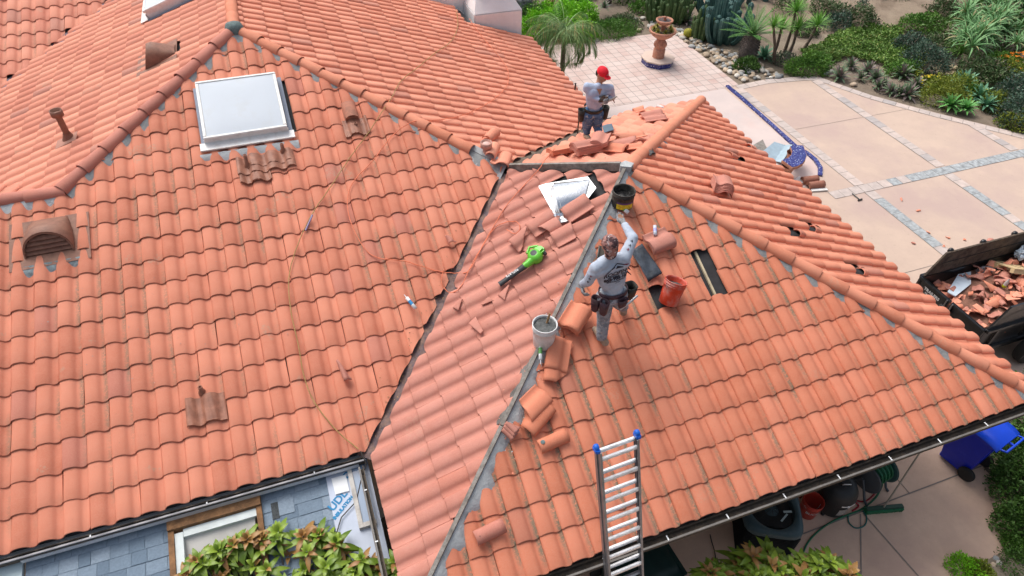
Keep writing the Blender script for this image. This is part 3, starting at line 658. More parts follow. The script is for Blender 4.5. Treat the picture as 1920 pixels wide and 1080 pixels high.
# bright sheet metal vent on the pink slope --------------------------------
M_GALV = mat('bright_steel', (.80, .83, .86), .16, metal=1, var=.08, vs=14, bump=.35, bs=16)
M_GFL = mat('galv_white', (.74, .77, .80), .35, metal=.35, var=.05, dirt=.15, dcol=(.5, .45, .42), ds=10)
vp = plan('G', 1062, 372); 
fl = MB(); pts = [on('G', x, y, .052) for x, y in ((1010, 348), (1024, 344), (1102, 331), (1118, 352), (1072, 412), (1048, 418), (1044, 410))]
fl.sheet(pts); fl.sheet([p-Vector((0, 0, .02)) for p in pts][::-1]); fo = fl.build('vent_flashing', M_GFL); part(fo)
a1, a2 = on('G', 1042, 350, .055), on('G', 1052, 401, .055)   # mouth of the hood
b1, b2 = on('G', 1106, 337, .055), on('G', 1098, 368, .055)   # its back
mb = MB(); mb.smooth = True; N = 14; vs = []; up = nrm('G')
for t in np.linspace(0, 1, 7):
    p, q = a1.lerp(b1, t), a2.lerp(b2, t)
    for i in range(N+1):
        a = math.pi*i/N; vs.append(p.lerp(q, .5-.5*math.cos(a))+up*(.01+math.sin(a)**.8*(.17*(1-t)**.9+.012)))
mb.add(vs, [(r*(N+1)+i, (r+1)*(N+1)+i, (r+1)*(N+1)+i+1, r*(N+1)+i+1) for r in range(6) for i in range(N)]); hood = mb.build('metal_vent', M_GALV); part(hood)
for k in range(4):
    mb = MB(); vs = []; sh = (a1-b1).normalized()*(.012+.03*k-.05); 
    for i in range(N+1):
        a = math.pi*i/N; top = a1.lerp(a2, .5-.5*math.cos(a))+up*(.012+math.sin(a)**.8*(.155-.028*k)); vs += [top+sh, top+sh+(a1-b1).normalized()*.022-up*.006]
    mb.add(vs, [(2*i, 2*i+2, 2*i+3, 2*i+1) for i in range(N)], True); q = mb.build('louvre', mat('louvre_steel', (.62, .64, .66), .3, metal=.7)); q.parent = hood; q.matrix_parent_inverse = Matrix()
# hole in the front slope: felt with a wooden batten
hx = plan('F', 1345, 510); mb = MB(); mb.M = fmat('F', hx); mb.box((-.16, 0, -.03), (.03, .72, .03)); o = mb.build('batten', mat('pale_batten', (.50, .42, .28), .8, var=.25)); part(o)
# ================================================================== LOWER SHINGLED ROOF
PL['L'] = (0, .20, -2.64+.20*7.0)
M_SH = [mat('shingle_a', (.22, .29, .37), .9, var=.12, vs=40, bump=.8, bs=160), mat('shingle_b', (.19, .255, .33), .9, var=.12, vs=40, bump=.8, bs=160), mat('shingle_c', (.26, .33, .41), .9, var=.12, vs=40, bump=.8, bs=160), mat('shingle_d', (.155, .215, .285), .9, var=.12, vs=40, bump=.8, bs=160)]
M_GRIT = mat('shingle_grit', (.075, .085, .09), .95, var=.4, vs=60, bump=1, bs=140)
wx0 = on('L', 322, 990).x; wx1 = on('L', 483, 940).x; wy1 = on('L', 400, 978).y; wy0 = -9.6
xw = on('L', 50, 1040).x; xi = on('L', 612, 900).x
def shingles(x0, x1, y0, y1, seed):
    mb = MB(); rng = random.Random(seed); e = .145; j = 0; y = y0
    mb.add([(x0, y0, zof('L', x0, y0)-.006), (x1, y0, zof('L', x1, y0)-.006), (x1, y1, zof('L', x1, y1)-.006), (x0, y1, zof('L', x0, y1)-.006)], [(0, 1, 2, 3)], mi=3)
    while y < y1:
        x = x0; ye = min(y+e+.01, y1)
        while x < x1-.001:
            w = min(rng.choice([.12, .16, .19, .22, .28]), x1-x)
            th = rng.choice([.006, .006, .011]); k = rng.choice([0, 0, 1, 2, 3])
            a, b, c, d = [(xx, yy, zof('L', xx, yy)+hh) for xx, yy, hh in ((x+.002, y, th), (x+w-.002, y, th), (x+w-.002, ye, .001), (x+.002, ye, .001))]
            mb.add([a, b, c, d, (a[0], a[1], a[2]-th), (b[0], b[1], b[2]-th), (c[0], c[1], c[2]-.001), (d[0], d[1], d[2]-.001)], [(0, 1, 2, 3), (4, 5, 1, 0), (5, 6, 2, 1), (7, 4, 0, 3)], mi=k)
            x += w
        y += e; j += 1
    return mb
o = shingles(xw, wx0-.02, -9.7, -6.9, 1).build('shingle_roof', M_SH); part(o)
o = shingles(wx1+.02, xi, -9.7, -6.9, 2).build('shingle_roof', M_SH); part(o)
def slab(x0, x1, y0, y1, h, m, name, f='L'):
    mb = MB(); P = [(x0, y0), (x1, y0), (x1, y1), (x0, y1)]; mb.add([(x, y, zof(f, x, y)+h) for x, y in P]+[(x, y, zof(f, x, y)-.02) for x, y in P], [(0, 1, 2, 3), (0, 4, 5, 1), (1, 5, 6, 2), (2, 6, 7, 3), (3, 7, 4, 0)]); o = mb.build(name, m); part(o); return o
g1, g2 = on('L', 200, 995).x, wx0-.03
slab(g1, g2, on('L', 260, 985).y-.02, -6.85, .014, M_GRIT, 'starter_strip')
slab(wx1+.03, xi-.03, on('L', 560, 905).y-.02, -6.85, .014, M_GRIT, 'starter_strip')
q = on('L', 518, 957); slab(q.x-.05, q.x+.03, q.y-.10, q.y+.09, .012, M_GRIT, 'loose_shingle'); slab(q.x+.03, q.x+.2, q.y-.08, q.y+.10, .012, M_SH[2], 'loose_shingle')
slab(xw-1.6, xw-.02, -9.8, -6.9, .03, mat('pale_blue_paint', (.50, .62, .66), .7, var=.04, dirt=.1), 'parapet')
# roof opening with its plastered shaft
M_PLAS = mat('shaft_plaster', (.62, .61, .58), .9, var=.05, vs=3, dirt=.1, dcol=(.35, .34, .33))
def inbox(name, x0, x1, y0, y1, z0, m):
    mb = MB(); zt = lambda y: zof('L', 0, y)+.02
    P = [(x0, y0), (x1, y0), (x1, y1), (x0, y1)]; vs = [(x, y, zt(y)) for x, y in P]+[(x, y, z0) for x, y in P]
    mb.add(vs, [(0, 1, 5, 4), (1, 2, 6, 5), (2, 3, 7, 6), (3, 0, 4, 7)]); o = mb.build(name, m); part(o); return o
inbox('shaft', wx0+.06, wx1-.05, wy0, wy1-.05, -4.2, M_PLAS)
mb = MB(); ya, za, yb, zb = wy1-.052, zof('L', 0, wy1)-.02, -9.3, -3.75
mb.add([(wx0+.062, yb, zb), (wx1-.052, yb, zb), (wx1-.052, ya, za), (wx0+.062, ya, za)], [(0, 1, 2, 3)]); o = mb.build('sloped_plaster', M_PLAS); part(o)
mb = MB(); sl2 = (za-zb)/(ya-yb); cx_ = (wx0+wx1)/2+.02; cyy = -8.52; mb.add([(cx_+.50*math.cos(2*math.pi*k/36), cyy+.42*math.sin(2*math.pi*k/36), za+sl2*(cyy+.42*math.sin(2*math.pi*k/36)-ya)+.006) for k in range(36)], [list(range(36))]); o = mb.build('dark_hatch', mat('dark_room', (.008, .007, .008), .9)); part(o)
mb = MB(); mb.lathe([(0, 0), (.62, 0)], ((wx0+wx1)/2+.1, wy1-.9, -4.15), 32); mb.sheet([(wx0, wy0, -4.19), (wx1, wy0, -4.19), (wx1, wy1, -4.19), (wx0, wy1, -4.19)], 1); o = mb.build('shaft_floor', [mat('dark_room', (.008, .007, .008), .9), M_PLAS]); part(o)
M_RW = mat('rough_wood', (.26, .135, .06), .85, var=.35, vs=10, bump=.5, dirt=.4, dcol=(.10, .055, .03), ds=8)
for (x0, x1, y0, y1, m, h, nm) in ((wx0-.03, wx0+.03, wy0, wy1, M_RW, .05, 'curb_board'), (wx1-.02, wx1+.04, wy0, wy1, M_RW, .05, 'curb_board'), (wx0-.03, wx1+.04, wy1+.004, wy1+.16, M_RW, .075, 'header_board'), (wx0+.032, wx0+.12, wy0, wy1-.03, mat('trim_pale', (.60, .66, .66), .6), .03, 'trim_board'), (wx0+.124, wx1-.024, wy1-.09, wy1-.003, mat('trim_pale', (.6, .66, .66)), .03, 'trim_board')): slab(x0, x1, y0, y1, h, m, nm)
# drip edge along the main eave
board((xw, EA-.065, -2.55), (.42, EA-.065, -2.55), .012, .05, mat('drip_edge', (.62, .64, .68), .45, metal=.3), 'drip_edge')
# insulation board, sash ------------------------------------------------------
M_WRAP = mat('foil_wrap', (.50, .56, .68), .45, var=.08, vs=3, dirt=.2, dcol=(.36, .42, .52), ds=4, bump=.3, bs=8)
slab(xi, .52, -8.35, -6.9, .02, M_WRAP, 'wrapped_deck')
slab(xi, .60, -9.7, -8.352, -.06, mat('grey_membrane', (.26, .31, .36), .7, var=.1), 'lower_deck')
o = slab(xi, .52, -8.37, -8.33, .035, M_FRW, 'edge_trim')
c = [on('L', x, y, .02) for x, y in ((648, 866), (684, 852), (712, 990), (676, 1000))]
sx0, sx1 = on('L', 655, 900).x, .47; sy0, sy1 = on('L', 690, 992).y, -6.95
mb = MB(); zz = lambda x, y, h: (x, y, zof('L', x, y)+h)
def bar(mb, x0, x1, y0, y1, h0, h1): P = [(x0, y0), (x1, y0), (x1, y1), (x0, y1)]; mb.add([zz(x, y, h1) for x, y in P]+[zz(x, y, h0) for x, y in P], [(0, 1, 2, 3), (0, 4, 5, 1), (1, 5, 6, 2), (2, 6, 7, 3), (3, 7, 4, 0)])
bar(mb, sx0, sx0+.05, sy0, sy1, .02, .075); bar(mb, sx0+.052, sx1, sy0, sy0+.05, .02, .075); o = mb.build('roof_window', mat('sash_grey', (.52, .50, .47), .6, var=.15, dirt=.3)); part(o)
mb = MB(); bar(mb, sx0+.052, sx1, sy0+.052, sy1, .03, .05); q = mb.build('window_glass', mat('blue_glass', (.27, .36, .50), .08, var=.06, vs=1.5, spec=.9, coat=.5)); q.parent = o; q.matrix_parent_inverse = Matrix()
M_BLU = mat('ink_blue', (.02, .22, .45), .6)
def text(s, M, size, m, name, par=None, ext=.001, bold=0, align='CENTER', sx=1):
    cu = bpy.data.curves.new('t', 'FONT'); cu.body = s; cu.size = size; cu.extrude = ext; cu.align_x = align; cu.align_y = 'CENTER'; cu.offset = bold
    ob = bpy.data.objects.new('t', cu); COL.objects.link(ob); me = bpy.data.meshes.new_from_object(ob.evaluated_get(bpy.context.evaluated_depsgraph_get())); bpy.data.objects.remove(ob)
    me.transform(Matrix.Diagonal((sx, 1, 1, 1))); me.transform(M); me.materials.clear(); return link_mesh(name, me, m, par)
def tparts(o, par): o.parent = par; o.matrix_parent_inverse = Matrix.Identity(4) if par.parent else Matrix.Translation(-par.location); return o
for s_t, px_, py_, sz, hd in (('UDL', 634, 940, .13, 38), ('INSULATION', 644, 953, .055, 38), ('UDL', 650, 893, .10, 38)):
    M = fmat('L', plan('L', px_, py_), hd, .0225); tparts(text(s_t, M, sz, M_BLU, 'printed_lettering', ext=.0005, bold=.004), house)
mb = MB(); c4 = [on('L', x, y, .04) for x, y in ((621, 897), (648, 890), (655, 920), (629, 927))]; mb.add(c4+[p-Vector((0, 0, .03)) for p in c4], [(3, 2, 1, 0), (0, 1, 5, 4), (1, 2, 6, 5), (2, 3, 7, 6), (3, 0, 4, 7)])
o = mb.build('foam_square', M_WHITE); tag(o, 'white square foam offcut lying on the blue printed wrap', 'foam board')
# ================================================================== LOOSE THINGS ON THE ROOF
def put(o, f, px, py, head=0, h=0, tilt=(0, 0)):
    M = fmat(f, plan(f, px, py), head, h)
    o.matrix_world = M @ Euler((R(tilt[0]), R(tilt[1]), 0)).to_matrix().to_4x4(); return o
def attr(me, r1=.5, r2=.3):
    n = len(me.vertices); ca = me.color_attributes.new('tile', 'FLOAT_COLOR', 'POINT'); ca.data.foreach_set('color', np.tile(np.array([r1, .3, .5, r2], dtype=np.float32), n))
def s_tile(W=.29, L=.43, amp=1.0, seed=0, cut=None, th=.013):
    """one loose S shaped roof tile, closed shell; cut = list of (point, normal) removing pieces"""
    mb = MB(); mb.smooth = True; N = 22; K = 8; rng = random.Random(seed); pr = PROF[1:-1]
    top = []
    for j in range(K+1):
        for i in range(N+1):
            u = i/N; h = np.interp(u, [k[0] for k in pr], [k[1] for k in pr])*1.15*amp; top.append((-W/2+W*u, -L/2+L*j/K, h))
    n1 = N+1; bot = [(x, y, z-th) for x, y, z in top]; n = len(top)
    fs = [(j*n1+i, j*n1+i+1, (j+1)*n1+i+1, (j+1)*n1+i) for j in range(K) for i in range(N)]
    fs += [(n+j*n1+i, n+(j+1)*n1+i, n+(j+1)*n1+i+1, n+j*n1+i+1) for j in range(K) for i in range(N)]
    mb.add(top+bot, fs, True)
    e = [(i, n+i, n+i+1, i+1) for i in range(N)]+[(K*n1+i, K*n1+i+1, n+K*n1+i+1, n+K*n1+i) for i in range(N)]
    e += [(j*n1, (j+1)*n1, n+(j+1)*n1, n+j*n1) for j in range(K)]+[(j*n1+N, n+j*n1+N, n+(j+1)*n1+N, (j+1)*n1+N) for j in range(K)]
    for f in e: mb.f.append(list(f)); mb.m.append(0); mb.sm.append(False)
    me = bpy.data.meshes.new('roof_tile'); me.from_pydata(mb.v, [], mb.f); me.polygons.foreach_set('use_smooth', mb.sm)
    if cut:
        bm = bmesh.new(); bm.from_mesh(me); bmesh.ops.remove_doubles(bm, verts=bm.verts[:], dist=1e-5)
        for (p, nn) in cut:
            r = bmesh.ops.bisect_plane(bm, geom=bm.verts[:]+bm.edges[:]+bm.faces[:], plane_co=p, plane_no=nn, clear_outer=True)
            ed_ = [g for g in r['geom_cut'] if isinstance(g, bmesh.types.BMEdge)]
            try: bmesh.ops.holes_fill(bm, edges=[e for e in bm.edges if e.is_boundary])
            except Exception: pass
        bm.to_mesh(me); bm.free()
    attr(me, rng.random()); return me
def cap_mesh(r=.095, L=.42, th=.013, seed=0, taper=.86):
    mb = MB(); N = 18; K = 5; vs = []
    for sgn in (0, 1):
        for j in range(K+1):
            rr = (r-(th if sgn else 0))*(1-(1-taper)*j/K)
            for i in range(N+1): a = math.pi*i/N; vs.append((-math.cos(a)*rr, -L/2+L*j/K, math.sin(a)*rr*.92))
    n1 = N+1; n = (K+1)*n1
    mb.add(vs, [(j*n1+i, j*n1+i+1, (j+1)*n1+i+1, (j+1)*n1+i) for j in range(K) for i in range(N)]+[(n+j*n1+i, n+(j+1)*n1+i, n+(j+1)*n1+i+1, n+j*n1+i+1) for j in range(K) for i in range(N)], True)
    for f in [(i, n+i, n+i+1, i+1) for i in range(N)]+[(K*n1+i, K*n1+i+1, n+K*n1+i+1, n+K*n1+i) for i in range(N)]+[(j*n1, (j+1)*n1, n+(j+1)*n1, n+j*n1) for j in range(K)]+[(j*n1+N, n+j*n1+N, n+(j+1)*n1+N, (j+1)*n1+N) for j in range(K)]: mb.f.append(list(f)); mb.m.append(0); mb.sm.append(False)
    me = bpy.data.meshes.new('ridge_tile'); me.from_pydata(mb.v, [], mb.f); me.polygons.foreach_set('use_smooth', mb.sm); attr(me, random.Random(seed).random()); return me
def obj(name, me, m, label, cat='roof tile', group=None):
    if m and not me.materials: me.materials.append(m)
    o = bpy.data.objects.new(name, me); COL.objects.link(o); tag(o, label, cat, group); return o
M_CUTC = CL_F
ORD = ['lowest', 'second from bottom', 'third from bottom', 'fourth from bottom', 'fifth from bottom', 'sixth from bottom', 'seventh from bottom', 'eighth from bottom', 'ninth from bottom']
def stack(n, f, px, py, head, where, group, m=None, pitch=.016, h=.04, me=None, tilt=(0, 0), name='clay_tile', jx=.006, cat='roof tile', slide=0):
    me = me or s_tile(seed=n); m = m or CL_E; rng = random.Random(int(px+py)); L = []
    for k in range(n):
        mk = me.copy() if k == 0 else me
        lab = f'{"topmost" if k == n-1 else ORD[k]} tile, {where}'
        o = obj(name, mk if k == 0 else me0, m, lab, cat, group)
        if k == 0: me0 = mk
        put(o, f, px, py, head+rng.uniform(-2, 2), h+k*pitch, tilt)
        M = o.matrix_world.copy(); M.translation += M.to_3x3() @ Vector((rng.uniform(-jx, jx), rng.uniform(-jx, jx)+slide*k, 0)); o.matrix_world = M; L.append(o)
    return L
S1 = s_tile(seed=3)
# stacks beside the man in the red cap (north slope)
stack(5, 'D', 1053, 291, 90, 'flat stack at the left end of the ridge board', 'tiles in the flat stack', CL_E, .015, .06, s_tile(.29, .40, .25, seed=4))
stack(8, 'D', 1100, 292, 96, 'tall stack in front of the man in the red cap', 'tiles in the tall stack', CL_G, .0155, .06, S1, name='clay_tile')
stack(4, 'D', 1126, 286, 140, 'leaning pile in front of the man in the red cap', 'tiles leaning on the tall stack', CL_G, .017, .15, s_tile(.31, .36, 1.2, seed=6), tilt=(14, -10))
for i, (px, py, hd, h, tl, cut, lb, m) in enumerate([
    (1168, 282, 60, .10, (8, 6), [((.1, 0, 0), (1, .3, 0))], 'broken tile curling up right of the tall stack', CL_G),
    (1150, 286, 35, .06, (-5, 4), None, 'tile lying askew behind the hip saddle', CL_E),
    (1185, 268, 85, .09, (4, 0), None, 'pale tile lying under the new round hip', CL_E),
    (1172, 262, 100, .06, (0, 5), [((0, .08, 0), (.2, 1, 0))], 'half tile lying flat behind the curled tile', CL_C),
    (1200, 281, 70, .05, (0, 0), [((0, .04, 0), (-.3, 1, 0))], 'short tile piece wedged by the new hip', CL_E),
    (1222, 222, 80, .07, (3, 0), None, 'upper tile of the pair below the white tube', CL_G),
    (1228, 228, 82, .04, (0, 0), None, 'lower tile of the pair below the white tube', CL_G),
    (1208, 210, 75, .06, (10, 0), [((0, 0, 0), (.2, 1, 0))], 'broken tile standing behind the white tube', CL_E)]):
    o = obj('clay_tile', s_tile(seed=20+i, cut=cut), m, lb, 'roof tile', 'loose tiles on the north slope'); put(o, 'D', px, py, hd, h, tl)
# loose ridge tiles by the flue (east main slope)
o = obj('ridge_tile', cap_mesh(seed=1), CL_C, 'loose half round tile standing askew behind the clay flue', 'ridge tile', 'ridge tiles by the flue'); put(o, 'C', 918, 262, 50, .06, (0, 0))
o = obj('ridge_tile', cap_mesh(seed=2), CL_C, 'loose half round tile in front of the clay flue', 'ridge tile', 'ridge tiles by the flue'); put(o, 'C', 920, 293, 60, .08, (0, 0))
o = obj('clay_tile', s_tile(seed=33), CL_C, 'loose tile half covering the cement at the hip end', 'roof tile'); put(o, 'C', 938, 305, 60, .05, (0, 6))
# stack on the east slope of the wing
stack(6, 'E', 1348, 362, 62, 'tilted stack on the right hand wing slope', 'tiles in the tilted stack', CL_G, .018, .05, s_tile(.30, .34, 1.2, seed=8), tilt=(0, 0), slide=-.018)
# right of the worker's back
stack(3, 'F', 1232, 458, 98, 'small stack right of the worker with the raised arm', 'tiles stacked right of the worker', CL_G, .02, .06, s_tile(.30, .36, 1.1, seed=9), tilt=(0, 0))
# by the white bucket
stack(5, 'F', 1073, 603, 130, 'stack touching the white bucket', 'tiles stacked at the white bucket', CL_F, .02, .06, s_tile(.29, .36, 1.3, seed=10))
for i, (px, py, hd, h, tl, cut, lb, m) in enumerate([
    (1044, 668, -28, .07, (5, 0), None, 'upright tile below the white bucket with a crisp front edge', CL_F),
    (1042, 690, -25, .04, (0, 0), [((.10, -.1, 0), (1, -1, 0))], 'tile with a sawn corner beneath the upright tile', CL_F),
    (996, 762, 118, .08, (0, 0), [((0, .12, 0), (.3, 1, 0))], 'broken tile lying on a larger cut tile by the mortared hip', CL_F),
    (1003, 782, 122, .045, (0, 0), [((.11, 0, 0), (1, .25, 0))], 'larger tile with sawn edge and dark stain by the mortared hip', CL_F)]):
    o = obj('clay_tile', s_tile(seed=40+i, cut=cut, L=.40), m, lb, 'roof tile', 'loose tiles beside the mortared hip'); put(o, 'F', px, py, hd, h, tl)
o = obj('ridge_tile', cap_mesh(.082, .36, taper=.98, seed=3), CL_F, 'orange half round tile with a dark round stain lying left of the ladder', 'ridge tile', 'ridge tiles on the front slope'); put(o, 'F', 1035, 829, 97, .05)
mb = MB(); mb.lathe([(0, .0), (.022, .001), (.026, -.002)], (0, 0, 0), 14); q = mb.build('mortar_stain', mat('dark_mortar', (.1, .1, .1))); q.parent = o; q.location = (.03, .13, .0765); q.rotation_euler = (0, R(20), 0)
o = obj('ridge_tile', cap_mesh(.08, .33, taper=.98, seed=4), CL_RP, 'dull pink half round tile with a nail hole near the eave', 'ridge tile', 'ridge tiles on the front slope'); put(o, 'F', 917, 998, 97, .05)
mb = MB(); mb.lathe([(0, .001), (.005, .001)], (0, 0, 0), 10); q = mb.build('nail_hole', M_FELT); q.parent = o; q.location = (0, .12, .076)
for k in range(3):
    o = obj('tile_shard', s_tile(.12, .16, .8, seed=50+k, cut=[((.02, 0, 0), (1, .5, 0))]) if k == 0 else bpy.data.objects['tile_shard'].data, CL_G, ['lower', 'middle', 'upper'][k]+' shard of the little pile on the mortared hip', 'tile shard', 'shards on the mortared hip'); put(o, 'F', 954+k*2, 813-k*5, 30, .06+.022*k)
# shards and slipped tiles on the pink slope
for i, (px, py, hd, h, tl, W_, L_, cut, lb) in enumerate([
    (1020, 425, 8, .06, (0, 2), .29, .40, None, 'whole tile laid over the slope above the broken ones'),
    (1085, 398, 4, .07, (3, 5), .29, .40, None, 'slipped tile below the metal vent near the hip'),
    (1036, 436, 5, .05, (-3, 8), .29, .30, [((0, -.06, 0), (.5, -1, 0))], 'curled broken tile between two whole tiles'),
    (985, 452, 15, .05, (0, 5), .27, .38, [((.02, 0, 0), (1, .7, 0))], 'pointed tile half above the green blower'),
    (1062, 446, 0, .055, (0, 0), .29, .34, [((0, .13, 0), (.2, 1, 0))], 'cracked tile right above the green blower'),
    (953, 553, 20, .05, (0, 0), .16, .2, [((0, .0, 0), (1, .6, 0))], 'thin triangular shard below the blower'),
    (866, 576, 30, .05, (0, 0), .15, .16, [((.0, 0, 0), (1, .4, 0))], 'small shard close to the dark valley'),
    (918, 572, 25, .05, (0, 0), .15, .14, [((.0, 0, 0), (1, -.6, 0))], 'small shard in the middle of the pink slope'),
    (900, 614, 20, .06, (0, 8), .26, .14, [((0, .02, 0), (.3, 1, 0))], 'curved shard strip low on the pink slope')]):
    o = obj('tile_shard' if i > 4 else 'clay_tile', s_tile(W_, L_, .2 if i > 4 else 1, seed=60+i, cut=cut), CL_G, lb, 'tile shard' if i > 4 else 'roof tile', 'broken tiles on the pink slope'); put(o, 'G', px, py, hd, h-(.0 if i > 4 else 0), tl if i < 5 else (0, 0))
# shards on the main slope
for i, (px, py, W_, L_, cut, lb) in enumerate([(646, 697, .10, .30, [((.01, 0, 0), (1, .25, 0))], 'long narrow shard on the main slope'), (845, 452, .12, .14, [((0, 0, 0), (1, .8, 0))], 'small triangular shard near the valley on the main slope')]):
    o = obj('tile_shard', s_tile(W_, L_, .8, seed=80+i, cut=cut), CL_G, lb, 'tile shard', 'shards on the main slope'); put(o, 'A', px, py, 8, .055)
# broken-through tiles of the east wing slope
for i, (px, py, hd) in enumerate([(1372, 292, 10), (1497, 437, 12), (1527, 430, 8), (1614, 508, 14), (1408, 277, 5)]):
    o = obj('tile_shard', s_tile(.2, .3, 1, seed=90+i, cut=[((0, -.02, 0), (.6, -1, 0)), ((.07, 0, 0), (1, .2, 0))]), CL_B, ['broken tile at the small hole high on the right hand slope', 'broken tile in the left one of the paired holes', 'broken tile in the right one of the paired holes', 'broken tile in the lone hole nearest the trailer', 'broken tile at the upper edge of the right hand eave'][i], 'tile shard', 'broken tiles of the right hand slope'); put(o, 'E', px, py, hd, .0, (10, -8))
# ---------------------------------------------------------------- buckets
def bucket(c, r, H, mats, label, cat='bucket', axis=None, fill=None, fillz=.8, handle=True, group='buckets on the roof', tilt=(0, 0), taper=.86, stick=False):
    t = empty('bucket', c, 0, label, cat, group); t.rotation_euler = (R(tilt[0]), R(tilt[1]), 0)
    mb = MB(); rb = r*taper; z = lambda k: H*k; rr = lambda k: rb+(r-rb)*k
    mb.lathe([(0, 0), (rb*.9, 0), (rb, .006), (rr(.5), z(.5)), (rr(.78), z(.78)), (rr(.79)+.006, z(.79)), (rr(.81)+.006, z(.81)), (rr(.82), z(.82)), (rr(.86), z(.86)), (rr(.87)+.006, z(.87)), (rr(.89)+.006, z(.89)), (rr(.90), z(.90)), (r, H-.008), (r+.005, H-.006), (r+.005, H), (r-.006, H), (r-.009, H-.02), (rb-.008, .02), (0, .02)], (0, 0, 0), 32)
    mb.build('body', mats[0], t)
    if fill:
        f = MB(); n = 14; k = fillz; R_ = rr(k)-.009; vs = [(0, 0, z(k)+.01)]; 
        for q in range(1, 6):
            for i in range(n*2): a = math.pi*i/n; x, y = R_*q/5*math.cos(a), R_*q/5*math.sin(a); vs.append((x, y, z(k)+.018*noise.noise(Vector((x*18+H*9, y*18, 3)))))
        m2 = n*2; f.add(vs, [(0, 1+i, 1+(i+1) % m2) for i in range(m2)]+[(1+(q-1)*m2+i, 1+q*m2+i, 1+q*m2+(i+1) % m2, 1+(q-1)*m2+(i+1) % m2) for q in range(1, 5) for i in range(m2)], True); f.build('contents', fill, t)
    if handle:
        h = MB(); h.tube([(r*1.02*math.cos(a), r*1.02*math.sin(a)*.25-r*.9*math.sin(a)*.9, z(.84)-abs(math.sin(a))*.10) for a in np.linspace(0, math.pi, 12)], .003, 6); h.build('handle', M_ALU, t)
    if stick:
        k = MB(); k.tube([(.02, .03, z(.6)), (.075, .05, H+.10)], .014, 8); k.box((.01, .02, z(.72)), (.10, .13, .012), (R(30), 0, 0)); k.build('trowel', M_WOOD, t)
    return t
M_BWH = mat('bucket_white', (.74, .75, .75), .5, var=.1, dirt=.34, dcol=(.33, .36, .38), ds=12)
M_BRED = mat('bucket_red', (.60, .055, .02), .42, var=.12, dirt=.42, dcol=(.46, .33, .30), ds=6)
M_BLK = mat('bucket_black', (.03, .028, .026), .55, var=.4, dirt=.35, dcol=(.12, .11, .09), ds=12)
M_MUD = mat('wet_mortar', (.055, .06, .06), .5, var=.5, vs=20, bump=1, bs=50, dirt=.3, dcol=(.18, .19, .19), ds=18)
M_TAR = mat('tar', (.008, .008, .009), .25, var=.5, vs=30, bump=1, bs=40)
v = on('F', 1023, 645, .04); bucket(Vector((v.x-.02, v.y+.02, v.z)), .145, .34, [M_BWH], 'white mortar splashed bucket standing on the mortared hip', fill=M_MUD, fillz=.9, stick=True)
v = on('F', 1252, 568, .03); bw = bucket(v, .14, .33, [M_BRED], 'orange red bucket leaning on the front slope', fill=M_MUD, fillz=.78, tilt=(-12, 18))
v = on('F', 1166, 384, .04); bb = bucket(Vector((v.x+.0, v.y, v.z)), .15, .24, [M_BLK], 'black tar pail with a yellow label at the top of the hip', fill=M_TAR, fillz=.62, taper=.95, handle=False)
mb = MB(); mb.lathe([(.1462, .02), (.1478, .10)], (0, 0, 0), 18, a0=R(-150), a1=R(-55)); mb.build('label_band', mat('label_yellow', (.75, .55, .02), .5, dirt=.3, dcol=(.1, .08, .05), ds=20), bb)
mb = MB(); mb.lathe([(.1482, .104), (.149, .125)], (0, 0, 0), 18, a0=R(-150), a1=R(-55)); mb.build('label_stripe', mat('label_violet', (.12, .05, .2), .5), bb)
mb = MB(); mb.lathe([(.1292, .11), (.1338, .20)], (0, 0, 0), 14, a0=R(-60), a1=R(20)); mb.build('bucket_print', mat('print_white', (.66, .50, .46), .6, dirt=.3, dcol=(.6, .06, .03), ds=12), bw); bw.children[-1].scale = (1.012, 1.012, 1)
# ---------------------------------------------------------------- blower
M_GRN = mat('lime_plastic', (.11, .48, .03), .35, var=.04, coat=.3); M_DGR = mat('dark_plastic', (.035, .04, .045), .5, var=.15)
bl = empty('leaf_blower', (0, 0, 0), 0, 'lime green leaf blower with a long dark nozzle on the pink slope', 'leaf blower')
mb = MB(); N = 20
for k in range(1): 
    mb.smooth = True; mb.lathe([(0, .15), (.05, .148), (.085, .13), (.10, .10), (.10, .05), (.085, .02), (0, .015)], (0, 0, 0), 24); mb.box((.07, .02, .085), (.16, .12, .10), (0, 0, R(15)), bev=.04)
    mb.tube([(-.06, -.03, .08), (-.14, -.045, .08), (-.20, -.05, .08)], [.055, .046, .042], 14)
    mb.box((.05, .06, .08), (.13, .07, .09), (0, 0, R(25)), bev=.02); mb.tube([(.10, .0, .10), (.09, .09, .12), (.0, .14, .12), (-.07, .08, .11)], .018, 10)
mb.build('housing', M_GRN, bl)
mb = MB(); mb.tube([(-.18, -.05, .08), (-.30, -.055, .07), (-.52, -.06, .05), (-.60, -.062, .045)], [.045, .038, .034, .038], 14, flat=.8); mb.build('nozzle', M_DGR, bl)
mb = MB(); mb.lathe([(0, .153), (.03, .153), (.045, .149)], (.0, 0, 0), 18); mb.build('intake_grille', M_DGR, bl)
mb = MB(); mb.box((.125, -.01, .06), (.05, .08, .06), bev=.01); mb.build('battery_foot', M_DGR, bl)
M = Matrix.Translation((-.38, -.058, .101)); text('REFLATE', M @ Matrix.Rotation(R(180), 4, 'Z') @ Matrix.Rotation(0, 4, 'X'), .05, M_WHITE, 'lettering', bl)
bv = on('G', 1007, 487, .035); bl.matrix_world = fmat('G', (bv.x, bv.y), 0, .04)
M = bl.matrix_world.copy(); d1 = (on('G', 950, 522)-on('G', 1012, 484)).normalized(); z = nrm('G'); xx = -d1; yy = z.cross(xx).normalized(); xx = yy.cross(z); Mb = Matrix((xx, yy, z)).transposed().to_4x4(); Mb.translation = bv; bl.matrix_world = Mb @ Matrix.Diagonal((1.0, 1.1, 1.0, 1))
